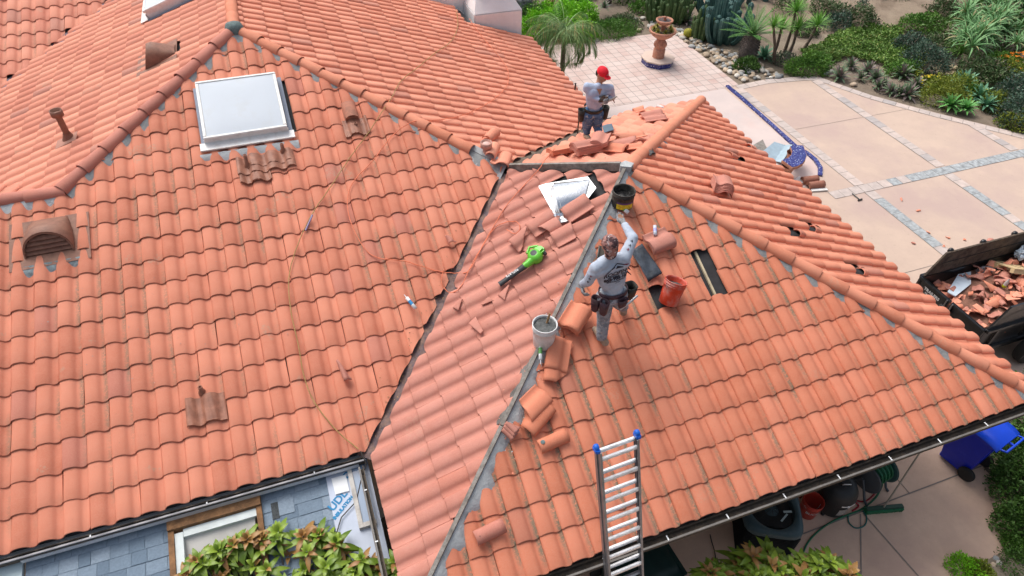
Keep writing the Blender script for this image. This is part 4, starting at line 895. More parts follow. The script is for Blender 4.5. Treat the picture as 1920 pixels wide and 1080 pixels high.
# ---------------------------------------------------------------- tubes, cans, felt
def cartridge(name, f, px, py, head, cols, label, L=.2, r=.024, nozzle=True, h=.075, cat='caulk tube'):
    t = empty(name, (0, 0, 0), 0, label, cat); mb = MB(); RX = Euler((0, R(90), 0)).to_matrix()
    mb.lathe([(0, -L/2), (r, -L/2), (r, -L*.15)], (0, 0, 0), 16, RX); mb.lathe([(r, L*.2), (r, L/2), (r*.35, L/2+.006)], (0, 0, 0), 16, RX); mb.build('tube', mat(*cols[0]), t)
    b = MB(); b.lathe([(r+.0004, -L*.15), (r+.0004, L*.2)], (0, 0, 0), 16, RX); b.build('band', mat(*cols[1]), t)
    if nozzle: c = MB(); c.lathe([(r*.35, L/2), (.003, L/2+.06)], (0, 0, 0), 10, RX); c.build('nozzle', mat(*cols[0]), t)
    t.matrix_world = fmat(f, plan(f, px, py), head, h); return t
cartridge('caulk_tube', 'A', 771, 573, 112, (('tube_white', (.75, .77, .78), .4), ('tube_blue', (.02, .25, .55), .4)), 'white caulk tube with blue band on the main slope')
cartridge('spray_can', 'F', 1010, 663, -108, (('tube_white', (.75, .77, .78), .4), ('can_green', (.10, .30, .08), .4)), 'green and white can lying on the hip below the white bucket', .22, .022, h=.11, cat='can')
cartridge('spray_can', 'F', 1164, 398, -60, (('tube_white', (.75, .77, .78), .4), ('can_green', (.10, .30, .08), .4)), 'can lying between the black pail and the gloved hand', .18, .028, False, h=.10, cat='can')
cartridge('caulk_tube', 'D', 1238, 212, 85, (('tube_white', (.75, .77, .78), .4), ('tube_pale', (.70, .72, .72), .4)), 'white tube lying on the loose tile pair by the new hip', .26, h=.13)
cartridge('water_bottle', 'F', 1222, 441, 70, (('bottle_clear', (.62, .68, .78), .15), ('bottle_lilac', (.40, .40, .70), .3)), 'clear small bottle on top of the tile stack right of the worker', .14, .024, False, .13, 'bottle')
def rag(name, f, poly, h, m, label, cat, seed=0, amp=.02):
    P = [on(f, x, y, 0) for x, y in poly]; mb = MB(); mb.smooth = True; n = 12; vs = []
    for i in range(n+1):
        for j in range(n+1):
            a = P[0].lerp(P[1], i/n); b = P[3].lerp(P[2], i/n); q = a.lerp(b, j/n); vs.append(q+Vector((0, 0, h+amp*noise.noise(q*9+Vector((seed, 0, 0)))+amp*.5*noise.noise(q*25))))
    mb.add(vs, [(i*(n+1)+j, (i+1)*(n+1)+j, (i+1)*(n+1)+j+1, i*(n+1)+j+1) for i in range(n) for j in range(n)]); o = mb.build(name, m); md = o.modifiers.new('s', 'SOLIDIFY'); md.thickness = .006; tag(o, label, cat); return o
M_FELTB = mat('felt_blue', (.035, .045, .06), .55, var=.35, vs=9, bump=.5, bs=60, dirt=.25, dcol=(.09, .11, .14), ds=9)
rag('felt_strip', 'F', [(1180, 478), (1202, 466), (1240, 520), (1214, 536)], .075, M_FELTB, 'dark blue felt strip draped over tiles right of the worker', 'roofing felt', 1)
rag('felt_scrap', 'D', [(1128, 242), (1146, 238), (1150, 250), (1132, 256)], .07, mat('slate_blue', (.09, .14, .19), .6), 'slate blue scrap behind the legs of the man in the red cap', 'scrap', 3, .01)
rag('mortar_rag', 'E', [(1211, 289), (1221, 286), (1229, 294), (1216, 299)], .07, mat('rag_grey', (.08, .08, .08), .9, var=.5), 'dark crumpled rag on the right hand slope near the apex', 'rag', 5, .05)
mb = MB(); mb.tube([(-.09, 0, .02), (.0, .0, .035), (.09, 0, .02)], .012, 8); mb.box((0, -.05, .01), (.2, .09, .006)); o = mb.build('hand_trowel', mat('old_steel', (.10, .09, .08), .5, metal=.6, dirt=.4)); tag(o, 'dark hand trowel on the mortar left of the worker', 'trowel'); o.matrix_world = fmat('F', plan('F', 1117, 481), 60, .11)
mb = MB(); 
for k in range(5): mb.box((random.uniform(-.03, .03), random.uniform(-.03, .03), .02+.01*k), (.09, .05, .008), (random.uniform(-.8, .8), random.uniform(-.8, .8), random.uniform(0, 3)))
o = mb.build('crushed_foil', M_GALV); tag(o, 'crushed foil scrap at the lower tip of the metal vent', 'foil'); o.matrix_world = fmat('G', plan('G', 1052, 414), 0, .05)
# ---------------------------------------------------------------- cords
def surf_h(f, x, y): return .045
def cord(name, pts, m, label, r=.006, cat='cord', samples=14):
    P = [on(f, px, py, h) for f, px, py, h in pts]; out = []
    for i in range(len(P)-1):
        p0, p1, p2, p3 = P[max(i-1, 0)], P[i], P[i+1], P[min(i+2, len(P)-1)]
        for k in range(samples):
            t = k/samples; out.append(.5*((2*p1)+(-p0+p2)*t+(2*p0-5*p1+4*p2-p3)*t*t+(-p0+3*p1-3*p2+p3)*t**3))
    out.append(P[-1]); mb = MB(); mb.tube([(p.x, p.y, p.z+.004*math.sin(i*.9)) for i, p in enumerate(out)], r, 6); o = mb.build(name, m); tag(o, label, cat); return o
H_ = .06
M_TANC = mat('tan_cord', (.36, .23, .08), .6); M_ORC = mat('orange_cord', (.72, .20, .10), .5)
cord('rope', [('C', 856, 22, H_), ('C', 858, 50, H_), ('C', 845, 78, H_), ('C', 815, 100, H_), ('C', 785, 125, H_), ('C', 752, 152, H_), ('C', 735, 182, H_), ('A', 716, 210, .1), ('A', 690, 250, H_), ('A', 660, 290, H_), ('A', 620, 350, H_), ('A', 583, 405, H_), ('A', 556, 465, H_), ('A', 542, 520, H_), ('A', 545, 580, H_), ('A', 560, 650, H_), ('A', 570, 705, H_), ('A', 590, 755, H_), ('A', 632, 808, H_), ('A', 672, 842, H_+.01)], M_TANC, 'thin tan rope running from the chimney down the main slope to the eave', .007, 'rope')
cord('power_cable', [('C', 880, 35, H_), ('C', 905, 70, H_), ('C', 935, 105, H_), ('C', 952, 132, H_), ('C', 950, 160, H_), ('C', 920, 190, H_), ('C', 870, 215, H_), ('C', 820, 225, H_), ('A', 775, 228, .1), ('A', 735, 255, H_), ('A', 700, 300, H_), ('A', 660, 345, H_), ('A', 652, 390, H_), ('A', 668, 440, H_), ('A', 700, 480, H_), ('A', 760, 490, H_), ('A', 820, 508, H_), ('A', 858, 512, H_), ('G', 880, 506, H_), ('G', 905, 460, H_), ('G', 925, 425, H_), ('G', 950, 385, H_), ('G', 985, 345, H_), ('G', 1010, 318, .09), ('D', 1022, 300, .12), ('D', 1040, 278, .14)], M_ORC, 'orange extension cord looping over both slopes to the tile stack', .0065)
cord('power_cable', [('A', 832, 505, H_), ('A', 828, 530, H_), ('A', 842, 548, H_), ('G', 862, 540, H_), ('G', 880, 505, H_), ('G', 893, 480, H_), ('G', 903, 465, H_), ('G', 930, 425, H_), ('G', 965, 415, H_), ('G', 975, 428, H_), ('G', 965, 438, H_), ('G', 950, 430, H_)], M_ORC, 'slack loop of orange cord tangled over the dark valley', .006)
mb = MB(); a, b = on('A', 586, 403, H_), on('A', 573, 432, H_); mb.tube([a, b], .012, 8); o = mb.build('cord_connector', mat('connector', (.25, .22, .38), .5)); tag(o, 'small violet connector on the tan rope', 'connector')
P_ = [on('A', 676, 846, .03), Vector((.50, -7.12, -2.45))]+[on('L', x, y, .05) for x, y in ((677, 900), (668, 940), (640, 970), (631, 1000), (626, 1030))]
mb = MB(); mb.tube(P_, .007, 6); o = mb.build('black_cable', mat('cable', (.05, .045, .04), .6)); tag(o, 'dark cable hanging over the eave onto the blue wrap', 'cable')
# ---------------------------------------------------------------- ladder
lad = empty('extension_ladder', (0, 0, 0), 0, 'aluminium extension ladder with blue tips leaning on the gutter', 'ladder')
def lp(px, py, y0=-9.13, z0=-2.42, k=.26, off=0):
    d = ray(px, py); # plane y - y0 - off = k (z - z0)
    n = Vector((0, 1, -k)); c = y0-k*z0+off; t = (c-n.dot(CAM))/n.dot(d); return CAM+d*t
tl, tr, bl_, br_ = lp(1120, 833), lp(1189, 815), lp(1143, 1079), lp(1195, 1079)
ax = ((bl_-tl).normalized()+(br_-tr).normalized()).normalized(); wv = (tr-tl); wv -= ax*wv.dot(ax); Wd = wv.length; wv.normalize(); nn_ = wv.cross(ax)
if nn_.y > 0: nn_ = -nn_
Llad = (tl.z-ZG)/-ax.z; top = (tl+tr)/2
B = Matrix((wv, nn_, ax)).transposed()
ladw = .43
M_RNG = mat('alu_bright', (.72, .74, .77), .35, metal=.5, var=.1, dirt=.25, dcol=(.4, .38, .36), ds=22)
M_ALD = mat('alu_dark', (.24, .26, .29), .4, metal=.7, var=.2, dirt=.3, dcol=(.35, .36, .37), ds=20)
for sx in (-1, 1):
    for k, (off, dz) in enumerate(((0, 0), (.052, .03))):
        mb = MB(); w2 = ladw/2-(.012 if k else 0); c = top+wv*sx*w2+nn_*off+ax*((Llad+dz)/2)
        mb.box(c+wv*sx*.0, (.006, .048, Llad-dz), B); mb.box(c+nn_*.021-wv*sx*.011, (.022, .006, Llad-dz), B); mb.box(c-nn_*.021-wv*sx*.011, (.022, .006, Llad-dz), B)
        mb.build('rail', M_ALD, lad)
    mb = MB(); mb.lathe([(0, -.022), (.03, -.02), (.034, 0), (.03, .02), (0, .022)], top+wv*sx*(ladw/2-.004)+nn_*.02-ax*.01, 14, B @ Matrix.Rotation(R(90), 3, 'Y')); mb.box(top+wv*sx*(ladw/2-.004)+nn_*.02+ax*.02, (.05, .09, .05), B, bev=.01); mb.build('tip_cover', mat('tip_blue', (.01, .13, .62), .4), lad)
for k in range(12):
    for off in (0, .052):
        mb = MB(); dd = .07+.285*k+(.06 if off else 0); c = top+ax*dd+nn_*off
        if dd > Llad-.1: continue
        mb.box(c, (ladw-.03-(.02 if off else 0), .036, .036), B, bev=.006); mb.build('rung', M_RNG, lad)

# crumbs of clay and mortar swept about on the roof
def crumbs(f, line, spread, n, m, label, seed, smax=.02):
    g = random.Random(seed); mb = MB()
    for k in range(n):
        t = g.random(); i = min(int(t*(len(line)-1)), len(line)-2); u = t*(len(line)-1)-i
        px, py = line[i][0]*(1-u)+line[i+1][0]*u+g.gauss(0, spread), line[i][1]*(1-u)+line[i+1][1]*u+g.gauss(0, spread*.8); p = on(f, px, py, .035); s = smax*g.uniform(.3, 1)
        vs = [p+Vector((g.uniform(-s, s), g.uniform(-s, s), g.uniform(0, s*.8))) for _ in range(4)]; mb.add(vs, [(0, 1, 2), (0, 2, 3), (0, 3, 1), (1, 3, 2)], False)
    o = mb.build('crumbs', m); tag(o, label, 'debris', kind='stuff')
crumbs('F', [(1130, 430), (1060, 590), (1000, 720), (930, 880)], 26, 200, CL_F, 'clay crumbs along the mortared hip', 1); crumbs('F', [(1120, 440), (1050, 600), (940, 850)], 14, 150, M_MORT, 'mortar droppings along the open hip', 2, .016)
crumbs('D', [(1000, 300), (1160, 285), (1240, 235)], 16, 160, CL_B, 'clay crumbs around the stacks on the north slope', 3); crumbs('G', [(1090, 420), (960, 470), (880, 620)], 34, 140, CL_G, 'clay crumbs on the pink slope', 4, .014)
crumbs('A', [(900, 420), (790, 610), (700, 820)], 18, 160, M_WOOD, 'dirt crumbs along the valley edge', 5, .016); crumbs('A', [(60, 600), (300, 660), (620, 520)], 70, 70, M_MORTD, 'stray grit on the main slope', 6, .013)
# ================================================================== PEOPLE
from mathutils.bvhtree import BVHTree
TS = bpy.data.scenes.new('build'); 
def ev_mesh(o):
    TS.collection.objects.link(o); vl = TS.view_layers[0]; vl.update(); me = bpy.data.meshes.new_from_object(o.evaluated_get(vl.depsgraph)); bpy.data.objects.remove(o); return me
def blob(name, segs, m, vox=.009, sm=3, parent=None, disp=0, dsc=9, seed=0, extra=None, squash=None):
    """one continuous skin over tapered limb segments [(p, r, q, r2)] and balls [(p, (rx,ry,rz), rotation)]"""
    bm = bmesh.new()
    def ball(c, r, rot=None):
        rr = (r, r, r) if isinstance(r, (int, float)) else r
        M = Matrix.Translation(c) @ (rot.to_4x4() if rot is not None else Matrix()) @ Matrix.Diagonal((*rr, 1))
        bmesh.ops.create_icosphere(bm, subdivisions=3, radius=1, matrix=M)
    for sg in segs:
        if len(sg) == 4 and isinstance(sg[1], (int, float)):
            p, r, q, r2 = Vector(sg[0]), sg[1], Vector(sg[2]), sg[3]; ax = q-p; d = ax.length; B = basis(ax/d) if d > 1e-6 else Matrix.Identity(3); n = 18
            prof = [(r*math.sin(t), -r*math.cos(t)) for t in np.linspace(0, math.pi/2, 6)]+[(r2*math.cos(t), d+r2*math.sin(t)) for t in np.linspace(0, math.pi/2, 6)]
            rg_ = [[bm.verts.new(p+B @ Vector((a*math.cos(2*math.pi*k/n), a*math.sin(2*math.pi*k/n), z))) for k in range(n)] for a, z in prof[1:-1]]
            e0, e1 = bm.verts.new(p+B @ Vector((0, 0, -r))), bm.verts.new(p+B @ Vector((0, 0, d+r2)))
            for i in range(len(rg_)-1):
                for k in range(n): bm.faces.new((rg_[i][k], rg_[i][(k+1) % n], rg_[i+1][(k+1) % n], rg_[i+1][k]))
            for k in range(n): bm.faces.new((e0, rg_[0][(k+1) % n], rg_[0][k])); bm.faces.new((e1, rg_[-1][k], rg_[-1][(k+1) % n]))
        else: ball(Vector(sg[0]), sg[1], sg[2] if len(sg) > 2 else None)
    me = bpy.data.meshes.new(name); bm.to_mesh(me); bm.free(); o = bpy.data.objects.new(name, me)
    md = o.modifiers.new('r', 'REMESH'); md.mode = 'VOXEL'; md.voxel_size = vox; md.use_smooth_shade = True
    s = o.modifiers.new('s', 'SMOOTH'); s.iterations = sm; s.factor = .6
    me2 = ev_mesh(o)
    if disp:
        nn = len(me2.vertices); co = np.empty(nn*3, np.float32); no = np.empty(nn*3, np.float32); me2.vertices.foreach_get('co', co); me2.vertex_normals.foreach_get('vector', no); co = co.reshape(-1, 3); no = no.reshape(-1, 3)
        ds_ = [disp*((1-abs(noise.noise(Vector((c[0]*dsc+seed, c[1]*dsc, c[2]*dsc*1.5))))*2)*.6+.4*noise.noise(Vector(c)*dsc*2.5)) for c in co.tolist()]
        co += no*np.array(ds_, np.float32)[:, None]; me2.vertices.foreach_set('co', co.ravel()); me2.update()
    me2.polygons.foreach_set('use_smooth', [True]*len(me2.polygons)); me2.name = name
    return link_mesh(name, me2, m, parent)
def hand_segs(wrist, palm_dir, across, curl=.5, s=1.0, flip=1, nrm_=None):
    """palm, four unequal bent fingers and a thumb leaving the side of the palm"""
    d = Vector(palm_dir).normalized(); a = Vector(across); a = (a-d*a.dot(d)).normalized(); n = d.cross(a)*flip; w = Vector(wrist); S_ = []
    p1 = w+d*.085*s
    for k in (-1.2, -.4, .4, 1.2): S_.append((w+a*k*.012*s, .017*s, p1+a*k*.021*s, .013*s))
    for k, L in zip((-1.5, -.5, .5, 1.5), (.062, .078, .083, .070)):
        q = p1+a*k*.0205*s; L *= s; c = curl; d1 = (d*math.cos(c*.6)+n*math.sin(c*.6)); q1 = q+d1*L*.45
        d2 = (d*math.cos(c*1.5)+n*math.sin(c*1.5)); q2 = q1+d2*L*.32; d3 = (d*math.cos(c*2.3)+n*math.sin(c*2.3)); q3 = q2+d3*L*.25
        S_ += [(q, .0105*s, q1, .0095*s), (q1, .0095*s, q2, .0088*s), (q2, .0088*s, q3, .0075*s)]
    t0 = w+d*.025*s+a*.024*s; t1 = t0+(d*.6+a*.75+n*.25).normalized()*.038*s; t2 = t1+(d*.85+a*.25+n*.45).normalized()*.032*s
    S_ += [(t0, .014*s, t1, .0115*s), (t1, .0115*s, t2, .009*s)]
    return S_
M_SKIN = mat('skin', (.42, .21, .13), .55, var=.08, vs=30)
def cloth(name, cols, scale, thr=.5, rough=.9, det=4, speck=None):
    m = bpy.data.materials.new(name); m.use_nodes = True; t = NT(m); b = t.n['Principled BSDF']; tc = t.node('ShaderNodeTexCoord').outputs['Object']
    c = t.mix(t.ramp(t.noise(tc, scale, det), thr-.04, thr+.04), cols[0], cols[1])
    for i, cc in enumerate(cols[2:]): c = t.mix(t.ramp(t.noise(tc, scale*(1.6+i), det+1, .65), .57, .62), c, cc)
    t.l.new(c, b.inputs['Base Color']); b.inputs['Roughness'].default_value = rough; b.inputs['Specular IOR Level'].default_value = .2
    bp = t.node('ShaderNodeBump', {'Height': t.noise(tc, 16, 4, .6), 'Strength': .45, 'Distance': .012}); t.l.new(bp.outputs[0], b.inputs['Normal']); return m
M_SHIRT = cloth('shirt_grey', [(.38, .44, .54), (.44, .50, .60)], 8)
M_SHIRT2 = cloth('shirt_blue', [(.38, .46, .62), (.44, .52, .68)], 8)
M_JEANG = cloth('jeans_worn', [(.20, .23, .27), (.30, .34, .39), (.42, .42, .42)], 14)
M_JEANB = cloth('jeans_blue', [(.05, .12, .25), (.10, .20, .36), (.36, .38, .38)], 12)
M_CAMO = cloth('camo', [(.07, .04, .045), (.33, .17, .15), (.50, .42, .42)], 17, .5)
M_BOOT = mat('boot_suede', (.33, .24, .17), .9, var=.2, vs=20, dirt=.4, dcol=(.42, .36, .3), ds=14)
M_LEA = mat('pouch_leather', (.055, .026, .038), .6, var=.4, vs=14, dirt=.25, dcol=(.13, .08, .07), ds=12)
M_LEAB = mat('pouch_black', (.02, .02, .018), .55, var=.4, vs=14, dirt=.3, dcol=(.08, .07, .05), ds=14)
M_GLOV = mat('glove_grey', (.30, .31, .33), .85, var=.2, vs=40, dirt=.5, dcol=(.10, .09, .08), ds=30)
M_GLOVD = mat('glove_dark', (.055, .05, .045), .85, var=.3, dirt=.4, dcol=(.25, .22, .19), ds=30)
M_HAIR = mat('hair', (.012, .009, .008), .7, var=.2)
def pouch(c, face, w, h, d, m, parent, name='pouch', n=1):
    """open topped tapered bag hanging with its back to the body; face = outward direction"""
    f = Vector(face); f.z = 0; f.normalize(); s = Vector((-f.y, f.x, 0)); B = Matrix((s, f, Vector((0, 0, 1)))).transposed(); mb = MB(); mb.smooth = False; N = 14
    for q in range(n):
        cc = Vector(c)+s*(q-(n-1)/2)*w*1.02; rings = []
        for z, k in ((0, .55), (.02*1, .78), (h*.5, .92), (h, 1.08), (h, .98), (h*.5, .80), (.03, .6)):
            rings.append([cc+B @ Vector((math.copysign(abs(math.cos(a))**.6, math.cos(a))*w/2*k, d/2+math.copysign(abs(math.sin(a))**.6, math.sin(a))*d/2*k, z-h)) for a in [2*math.pi*i/N for i in range(N)]])
        vs = [v for r in rings for v in r]; mb.add(vs, [(r*N+i, r*N+(i+1) % N, (r+1)*N+(i+1) % N, (r+1)*N+i) for r in range(6) for i in range(N)], True); mb.add(rings[0], [list(range(N))[::-1]]); mb.add(rings[-1], [list(range(N))])
    return mb.build(name, m, parent)
def belt(c, ax, side, rx, ry, m, parent, hgt=.045):
    ax = Vector(ax).normalized(); sd = Vector(side); sd = (sd-ax*sd.dot(ax)).normalized(); fr = ax.cross(sd); mb = MB(); N = 40; vs = []
    for i in range(N):
        a = 2*math.pi*i/N; o_ = sd*math.cos(a)*rx+fr*math.sin(a)*ry; e = o_.normalized()*.007
        for dz, k in ((-hgt/2, 0), (-hgt/2, 1), (hgt/2, 1), (hgt/2, 0)): vs.append(Vector(c)+o_+e*k+ax*dz)
    mb.add(vs, [(i*4+k, ((i+1) % N)*4+k, ((i+1) % N)*4+(k+1) % 4, i*4+(k+1) % 4) for i in range(N) for k in range(4)], True); return mb.build('tool_belt', m, parent)
def boot(ankle, toe_dir, f, m, parent, base):
    a = Vector(ankle); t = Vector(toe_dir); n = nrm(f); t = (t-n*t.dot(n)).normalized(); b0 = Vector(base)+n*.055
    return blob('boot', [(a, .052, b0-t*.045+n*.01, .048), (b0-t*.045, .044, b0+t*.08, .045), (b0+t*.08, .045, b0+t*.165-n*.01, .036)], m, .008, 2, parent)
def person(label, J, mats, up, side, facing, cap=None):
    """J = joints in metres; clothes are children of the continuous body"""
    root = empty('person', J['base'], 0, label, 'person')
    T = lambda o: (setattr(o, 'parent', root), setattr(o, 'matrix_parent_inverse', Matrix.Translation(-Vector(J['base']))), o)[-1]
    hp_, nk, hd = J['hip'], J['neck'], J['head']; s = side; f = facing
    Rb = Matrix((s, f, up)).transposed()
    uh = J.get('hup', up); fh = J.get('hface', f); sh_ = fh.cross(uh).normalized(); Rh = Matrix((sh_, fh, uh)).transposed(); H = lambda x, y, z: hd+Rh @ Vector((x, y, z))
    body = [(hp_+s*.06, .08, hp_-s*.06, .08), (hp_, .08, hp_.lerp(nk, .5), .08), (hp_.lerp(nk, .5), .08, nk-up*.14, .08), (nk-up*.06, .055, hd-uh*.06, .052),
            (hd, (.074, .092, .105), Rh), (H(0, .035, -.06), (.052, .058, .055), Rh), (H(0, .096, -.008), .012, H(0, .108, -.028), .014), (H(.077, -.005, -.01), (.01, .02, .03), Rh), (H(-.077, -.005, -.01), (.01, .02, .03), Rh),
            (H(0, .088, -.058), .016, H(0, .088, -.064), .016), (H(-.03, .080, .014), .014, H(.03, .080, .014), .014)]
    for k in 'LR':
        S_, E_, W_, K_, A_ = (J[n+k] for n in ('sh', 'el', 'wr', 'kn', 'an')); hj = J['hj'+k]
        body += [(nk-up*.09, .045, S_, .042), (S_, .042, E_, .036), (E_, .035, W_, .026), (hj, .07, K_, .050), (K_, .048, A_, .036)]
        body += hand_segs(W_, J['hd'+k], J['ha'+k], J.get('curl'+k, .6), .95, J.get('flip'+k, 1))
    T(blob('body', body, mats['skin'], .0085, 2))
    # eyes and brows
    for e in (-1, 1):
        mb = MB(); mb.lathe([(0, -.008), (.008, 0), (0, .008)], H(e*.029, .083, .004), 10, Rh @ Matrix.Rotation(R(90), 3, 'X')); T(mb.build('eye', M_HAIR))
    mb = MB(); mb.tube([H(-.022, .094, -.060), H(0, .098, -.061), H(.022, .094, -.060)], .004, 6); T(mb.build('lips', mat('lips', (.26, .10, .08), .5)))
    sh = [(hp_+s*.055-up*.04, .112, hp_-s*.055-up*.04, .112), (hp_-up*.04, .115, hp_.lerp(nk, .45), .118), (hp_.lerp(nk, .3)+s*.05, .10, hp_.lerp(nk, .72)+s*.085, .108), (hp_.lerp(nk, .3)-s*.05, .10, hp_.lerp(nk, .72)-s*.085, .108), (hp_.lerp(nk, .75)+s*.06, .118, hp_.lerp(nk, .75)-s*.06, .118), (nk-up*.05, .075, nk-up*.02, .064)]
    for k in 'LR':
        S_, E_, W_ = (J[n+k] for n in ('sh', 'el', 'wr')); dn = (W_-E_).normalized()
        sh += [(nk-up*.06, .072, S_, .066), (nk-up*.15, .10, S_-up*.05, .07), (S_, .068, E_, .054), (E_, .053, W_-dn*.03, .040)]
    kw = J.get('w', 1); sh = [tuple(e*kw if isinstance(e, float) else e for e in q) for q in sh]
    shirt = T(blob('shirt', sh, mats['shirt'], .0085, 2, None, .007, 9, 3))
    jn = [(hp_+s*.06-up*.03, .112, hp_-s*.06-up*.03, .112)]
    for k in 'LR':
        K_, A_ = J['kn'+k], J['an'+k]; hj = J['hj'+k]; jn += [(hj-up*.0, .108, hj.lerp(K_, .5), .092), (hj.lerp(K_, .5), .092, K_, .078), (K_, .076, A_, .062)]
    T(blob('jeans', jn, mats['jeans'], .0085, 2, None, .009, 13, 5))
    for k in 'LR':
        T(boot(J['an'+k], J['toe'+k], J['face'], mats['boot'], None, J['ft'+k]))
        d = J['hd'+k]; T(blob('glove', hand_segs(J['wr'+k]-Vector(d).normalized()*.01, d, J['ha'+k], J.get('curl'+k, .6), 1.12, J.get('flip'+k, 1))+[(J['wr'+k]-(J['wr'+k]-J['el'+k]).normalized()*.04, .034, J['wr'+k], .032)], mats['glove'+k], .0055, 2))
    return root, T, H, Rh, shirt
# --- worker with the raised arm, seen from behind -------------------------------------
up1 = Vector((-.03, .10, 1)).normalized(); s1_ = Vector((1, -.02, 0)); f1 = up1.cross(s1_).normalized(); s1_ = f1.cross(up1)
J1 = {'base': on('F', 1145, 625), 'face': 'F'}
J1['ftL'] = on('F', 1128, 640, .035); J1['ftR'] = on('F', 1164, 583, .035)
J1['anL'] = J1['ftL']+Vector((-.03, -.03, .13)); J1['anR'] = J1['ftR']+Vector((-.01, -.05, .13))
J1['hip'] = at(1149, 548, -.68); J1['hjL'] = J1['hip']+Vector((-.09, 0, -.06)); J1['hjR'] = J1['hip']+Vector((.09, .02, -.06))
J1['knL'] = at(1134, 597, -1.08)+Vector((.0, .03, 0)); J1['knR'] = at(1161, 572, -1.02)+Vector((0, .05, 0))
J1['neck'] = at(1144, 478, -.115); J1['head'] = at(1143, 459, .045); J1['shL'] = at(1117, 503, -.20); J1['shR'] = at(1170, 484, -.155)
J1['elL'] = at(1106, 527, -.40)+Vector((-.02, 0, 0)); J1['wrL'] = at(1097, 544, -.50)+Vector((0, .10, 0)); J1['elR'] = at(1187, 447, -.03); J1['wrR'] = at(1170, 420, -.02)
J1['hdL'] = at(1093, 556, -.58)-J1['wrL']; J1['hdR'] = at(1158, 401, -.03)-J1['wrR']; J1['haL'] = Vector((.3, .9, 0)); J1['haR'] = Vector((-1, -.3, .2))
J1['toeL'] = Vector((-.25, 1, 0)); J1['toeR'] = Vector((.1, 1, 0)); J1['hup'] = Vector((0, .12, 1)).normalized(); J1['hface'] = Vector((.05, 1, -.12)).normalized(); J1['curlR'] = .35; J1['curlL'] = .8
J1['hface'] = (J1['hface']-J1['hup']*J1['hface'].dot(J1['hup'])).normalized()
w1, T1, H1, Rh1, shirt1 = person('roofer seen from behind in grey long sleeved shirt and camouflage cap, right arm raised', J1, {'skin': M_SKIN, 'shirt': M_SHIRT, 'jeans': M_JEANG, 'boot': M_BOOT, 'gloveL': M_GLOV, 'gloveR': M_GLOV}, up1, s1_, f1)
T1(blob('cap', [(H1(0, -.008, .022), (.088, .105, .098), Rh1), (H1(0, -.055, -.03), (.074, .052, .085), Rh1), (H1(0, -.062, -.095), (.062, .03, .05), Rh1)], M_CAMO, .006, 3, None, .0012, 14))
T1(belt(J1['hip']+up1*.03, up1, s1_, .165, .128, M_LEA, None, .055))
hp1 = J1['hip']
T1(pouch(hp1+s1_*-.155-f1*.06+up1*.02, (-.8, -.6, 0), .105, .21, .085, M_LEA, None, n=2)); T1(pouch(hp1+s1_*.165+f1*.0+up1*.03, (1, .1, 0), .14, .20, .13, M_LEAB, None, n=1)); T1(pouch(hp1+s1_*.05-f1*.125, (.15, -1, 0), .12, .13, .06, M_LEA, None, n=1))
mb = MB(); mb.tube([hp1+s1_*.02-f1*.16-up1*.13, hp1+s1_*.14-f1*.14-up1*.09, hp1+s1_*.26-f1*.10-up1*.05], .015, 8); T1(mb.build('hammer_loop', M_ALU))
# printing on the back, laid onto the cloth
bv1 = BVHTree.FromPolygons([v.co for v in shirt1.data.vertices], [p.vertices for p in shirt1.data.polygons]); inv = None
def printed(par_T, bvh, s, c, ux, uy, n, size, m, bold=.0, arc=0, poly=None, sx=1):
    """lettering or shape cast onto the shirt along -n"""
    if poly is None:
        cu = bpy.data.curves.new('t', 'FONT'); cu.body = s; cu.size = size; cu.align_x = 'CENTER'; cu.align_y = 'CENTER'; cu.offset = bold
        ob = bpy.data.objects.new('t', cu); me = ev_mesh(ob)
    else:
        me = bpy.data.meshes.new('p'); vs = [(x, y, 0) for pl in poly for x, y in pl]; fs = []; k = 0
        for pl in poly: fs.append(list(range(k, k+len(pl)))); k += len(pl)
        me.from_pydata(vs, [], fs)
    bm = bmesh.new(); bm.from_mesh(me); bmesh.ops.triangulate(bm, faces=bm.faces[:]); bmesh.ops.subdivide_edges(bm, edges=[e for e in bm.edges if e.calc_length() > .02], cuts=2, use_grid_fill=True)
    for v in bm.verts:
        x, y = v.co.x*sx, v.co.y+arc*v.co.x**2; p = c+ux*x+uy*y+n*.4; hit = bvh.ray_cast(p, -n)
        v.co = (hit[0]+n*.006) if hit[0] else c+ux*x+uy*y
    bm.to_mesh(me); bm.free(); me.materials.clear(); o = link_mesh('shirt_print', me, m); par_T(o); return o
pc = J1['hip'].lerp(J1['neck'], .58)-f1*.12; un = (-f1+up1*.15).normalized(); ux = s1_; uy = un.cross(ux); uy = uy if uy.z > 0 else -uy
ct, st = math.cos(R(6)), math.sin(R(6)); ux, uy = ux*ct+uy*st, uy*ct-ux*st
M_INK = mat('ink_dark', (.03, .025, .035), .8); M_INKR = mat('ink_red', (.22, .03, .05), .8)
pc = pc+ux*.025+uy*.01
printed(T1, bv1, 'ROOFING', pc+uy*.045, ux, uy, un, .072, M_INK, .0018, arc=-.6); printed(T1, bv1, 'REMODELING & REPAIRS', pc+uy*.006, ux, uy, un, .021, M_INK, .001, arc=-.4)
printed(T1, bv1, '858-988-1015', pc-uy*.030, ux, uy, un, .055, M_INK, .0028, arc=-.3); printed(T1, bv1, 'WWW.ROOFING.COM', pc-uy*.066, ux, uy, un, .025, M_INK, .0012); printed(T1, bv1, 'LIC 900716', pc-uy*.09, ux, uy, un, .015, M_INK, .0005)
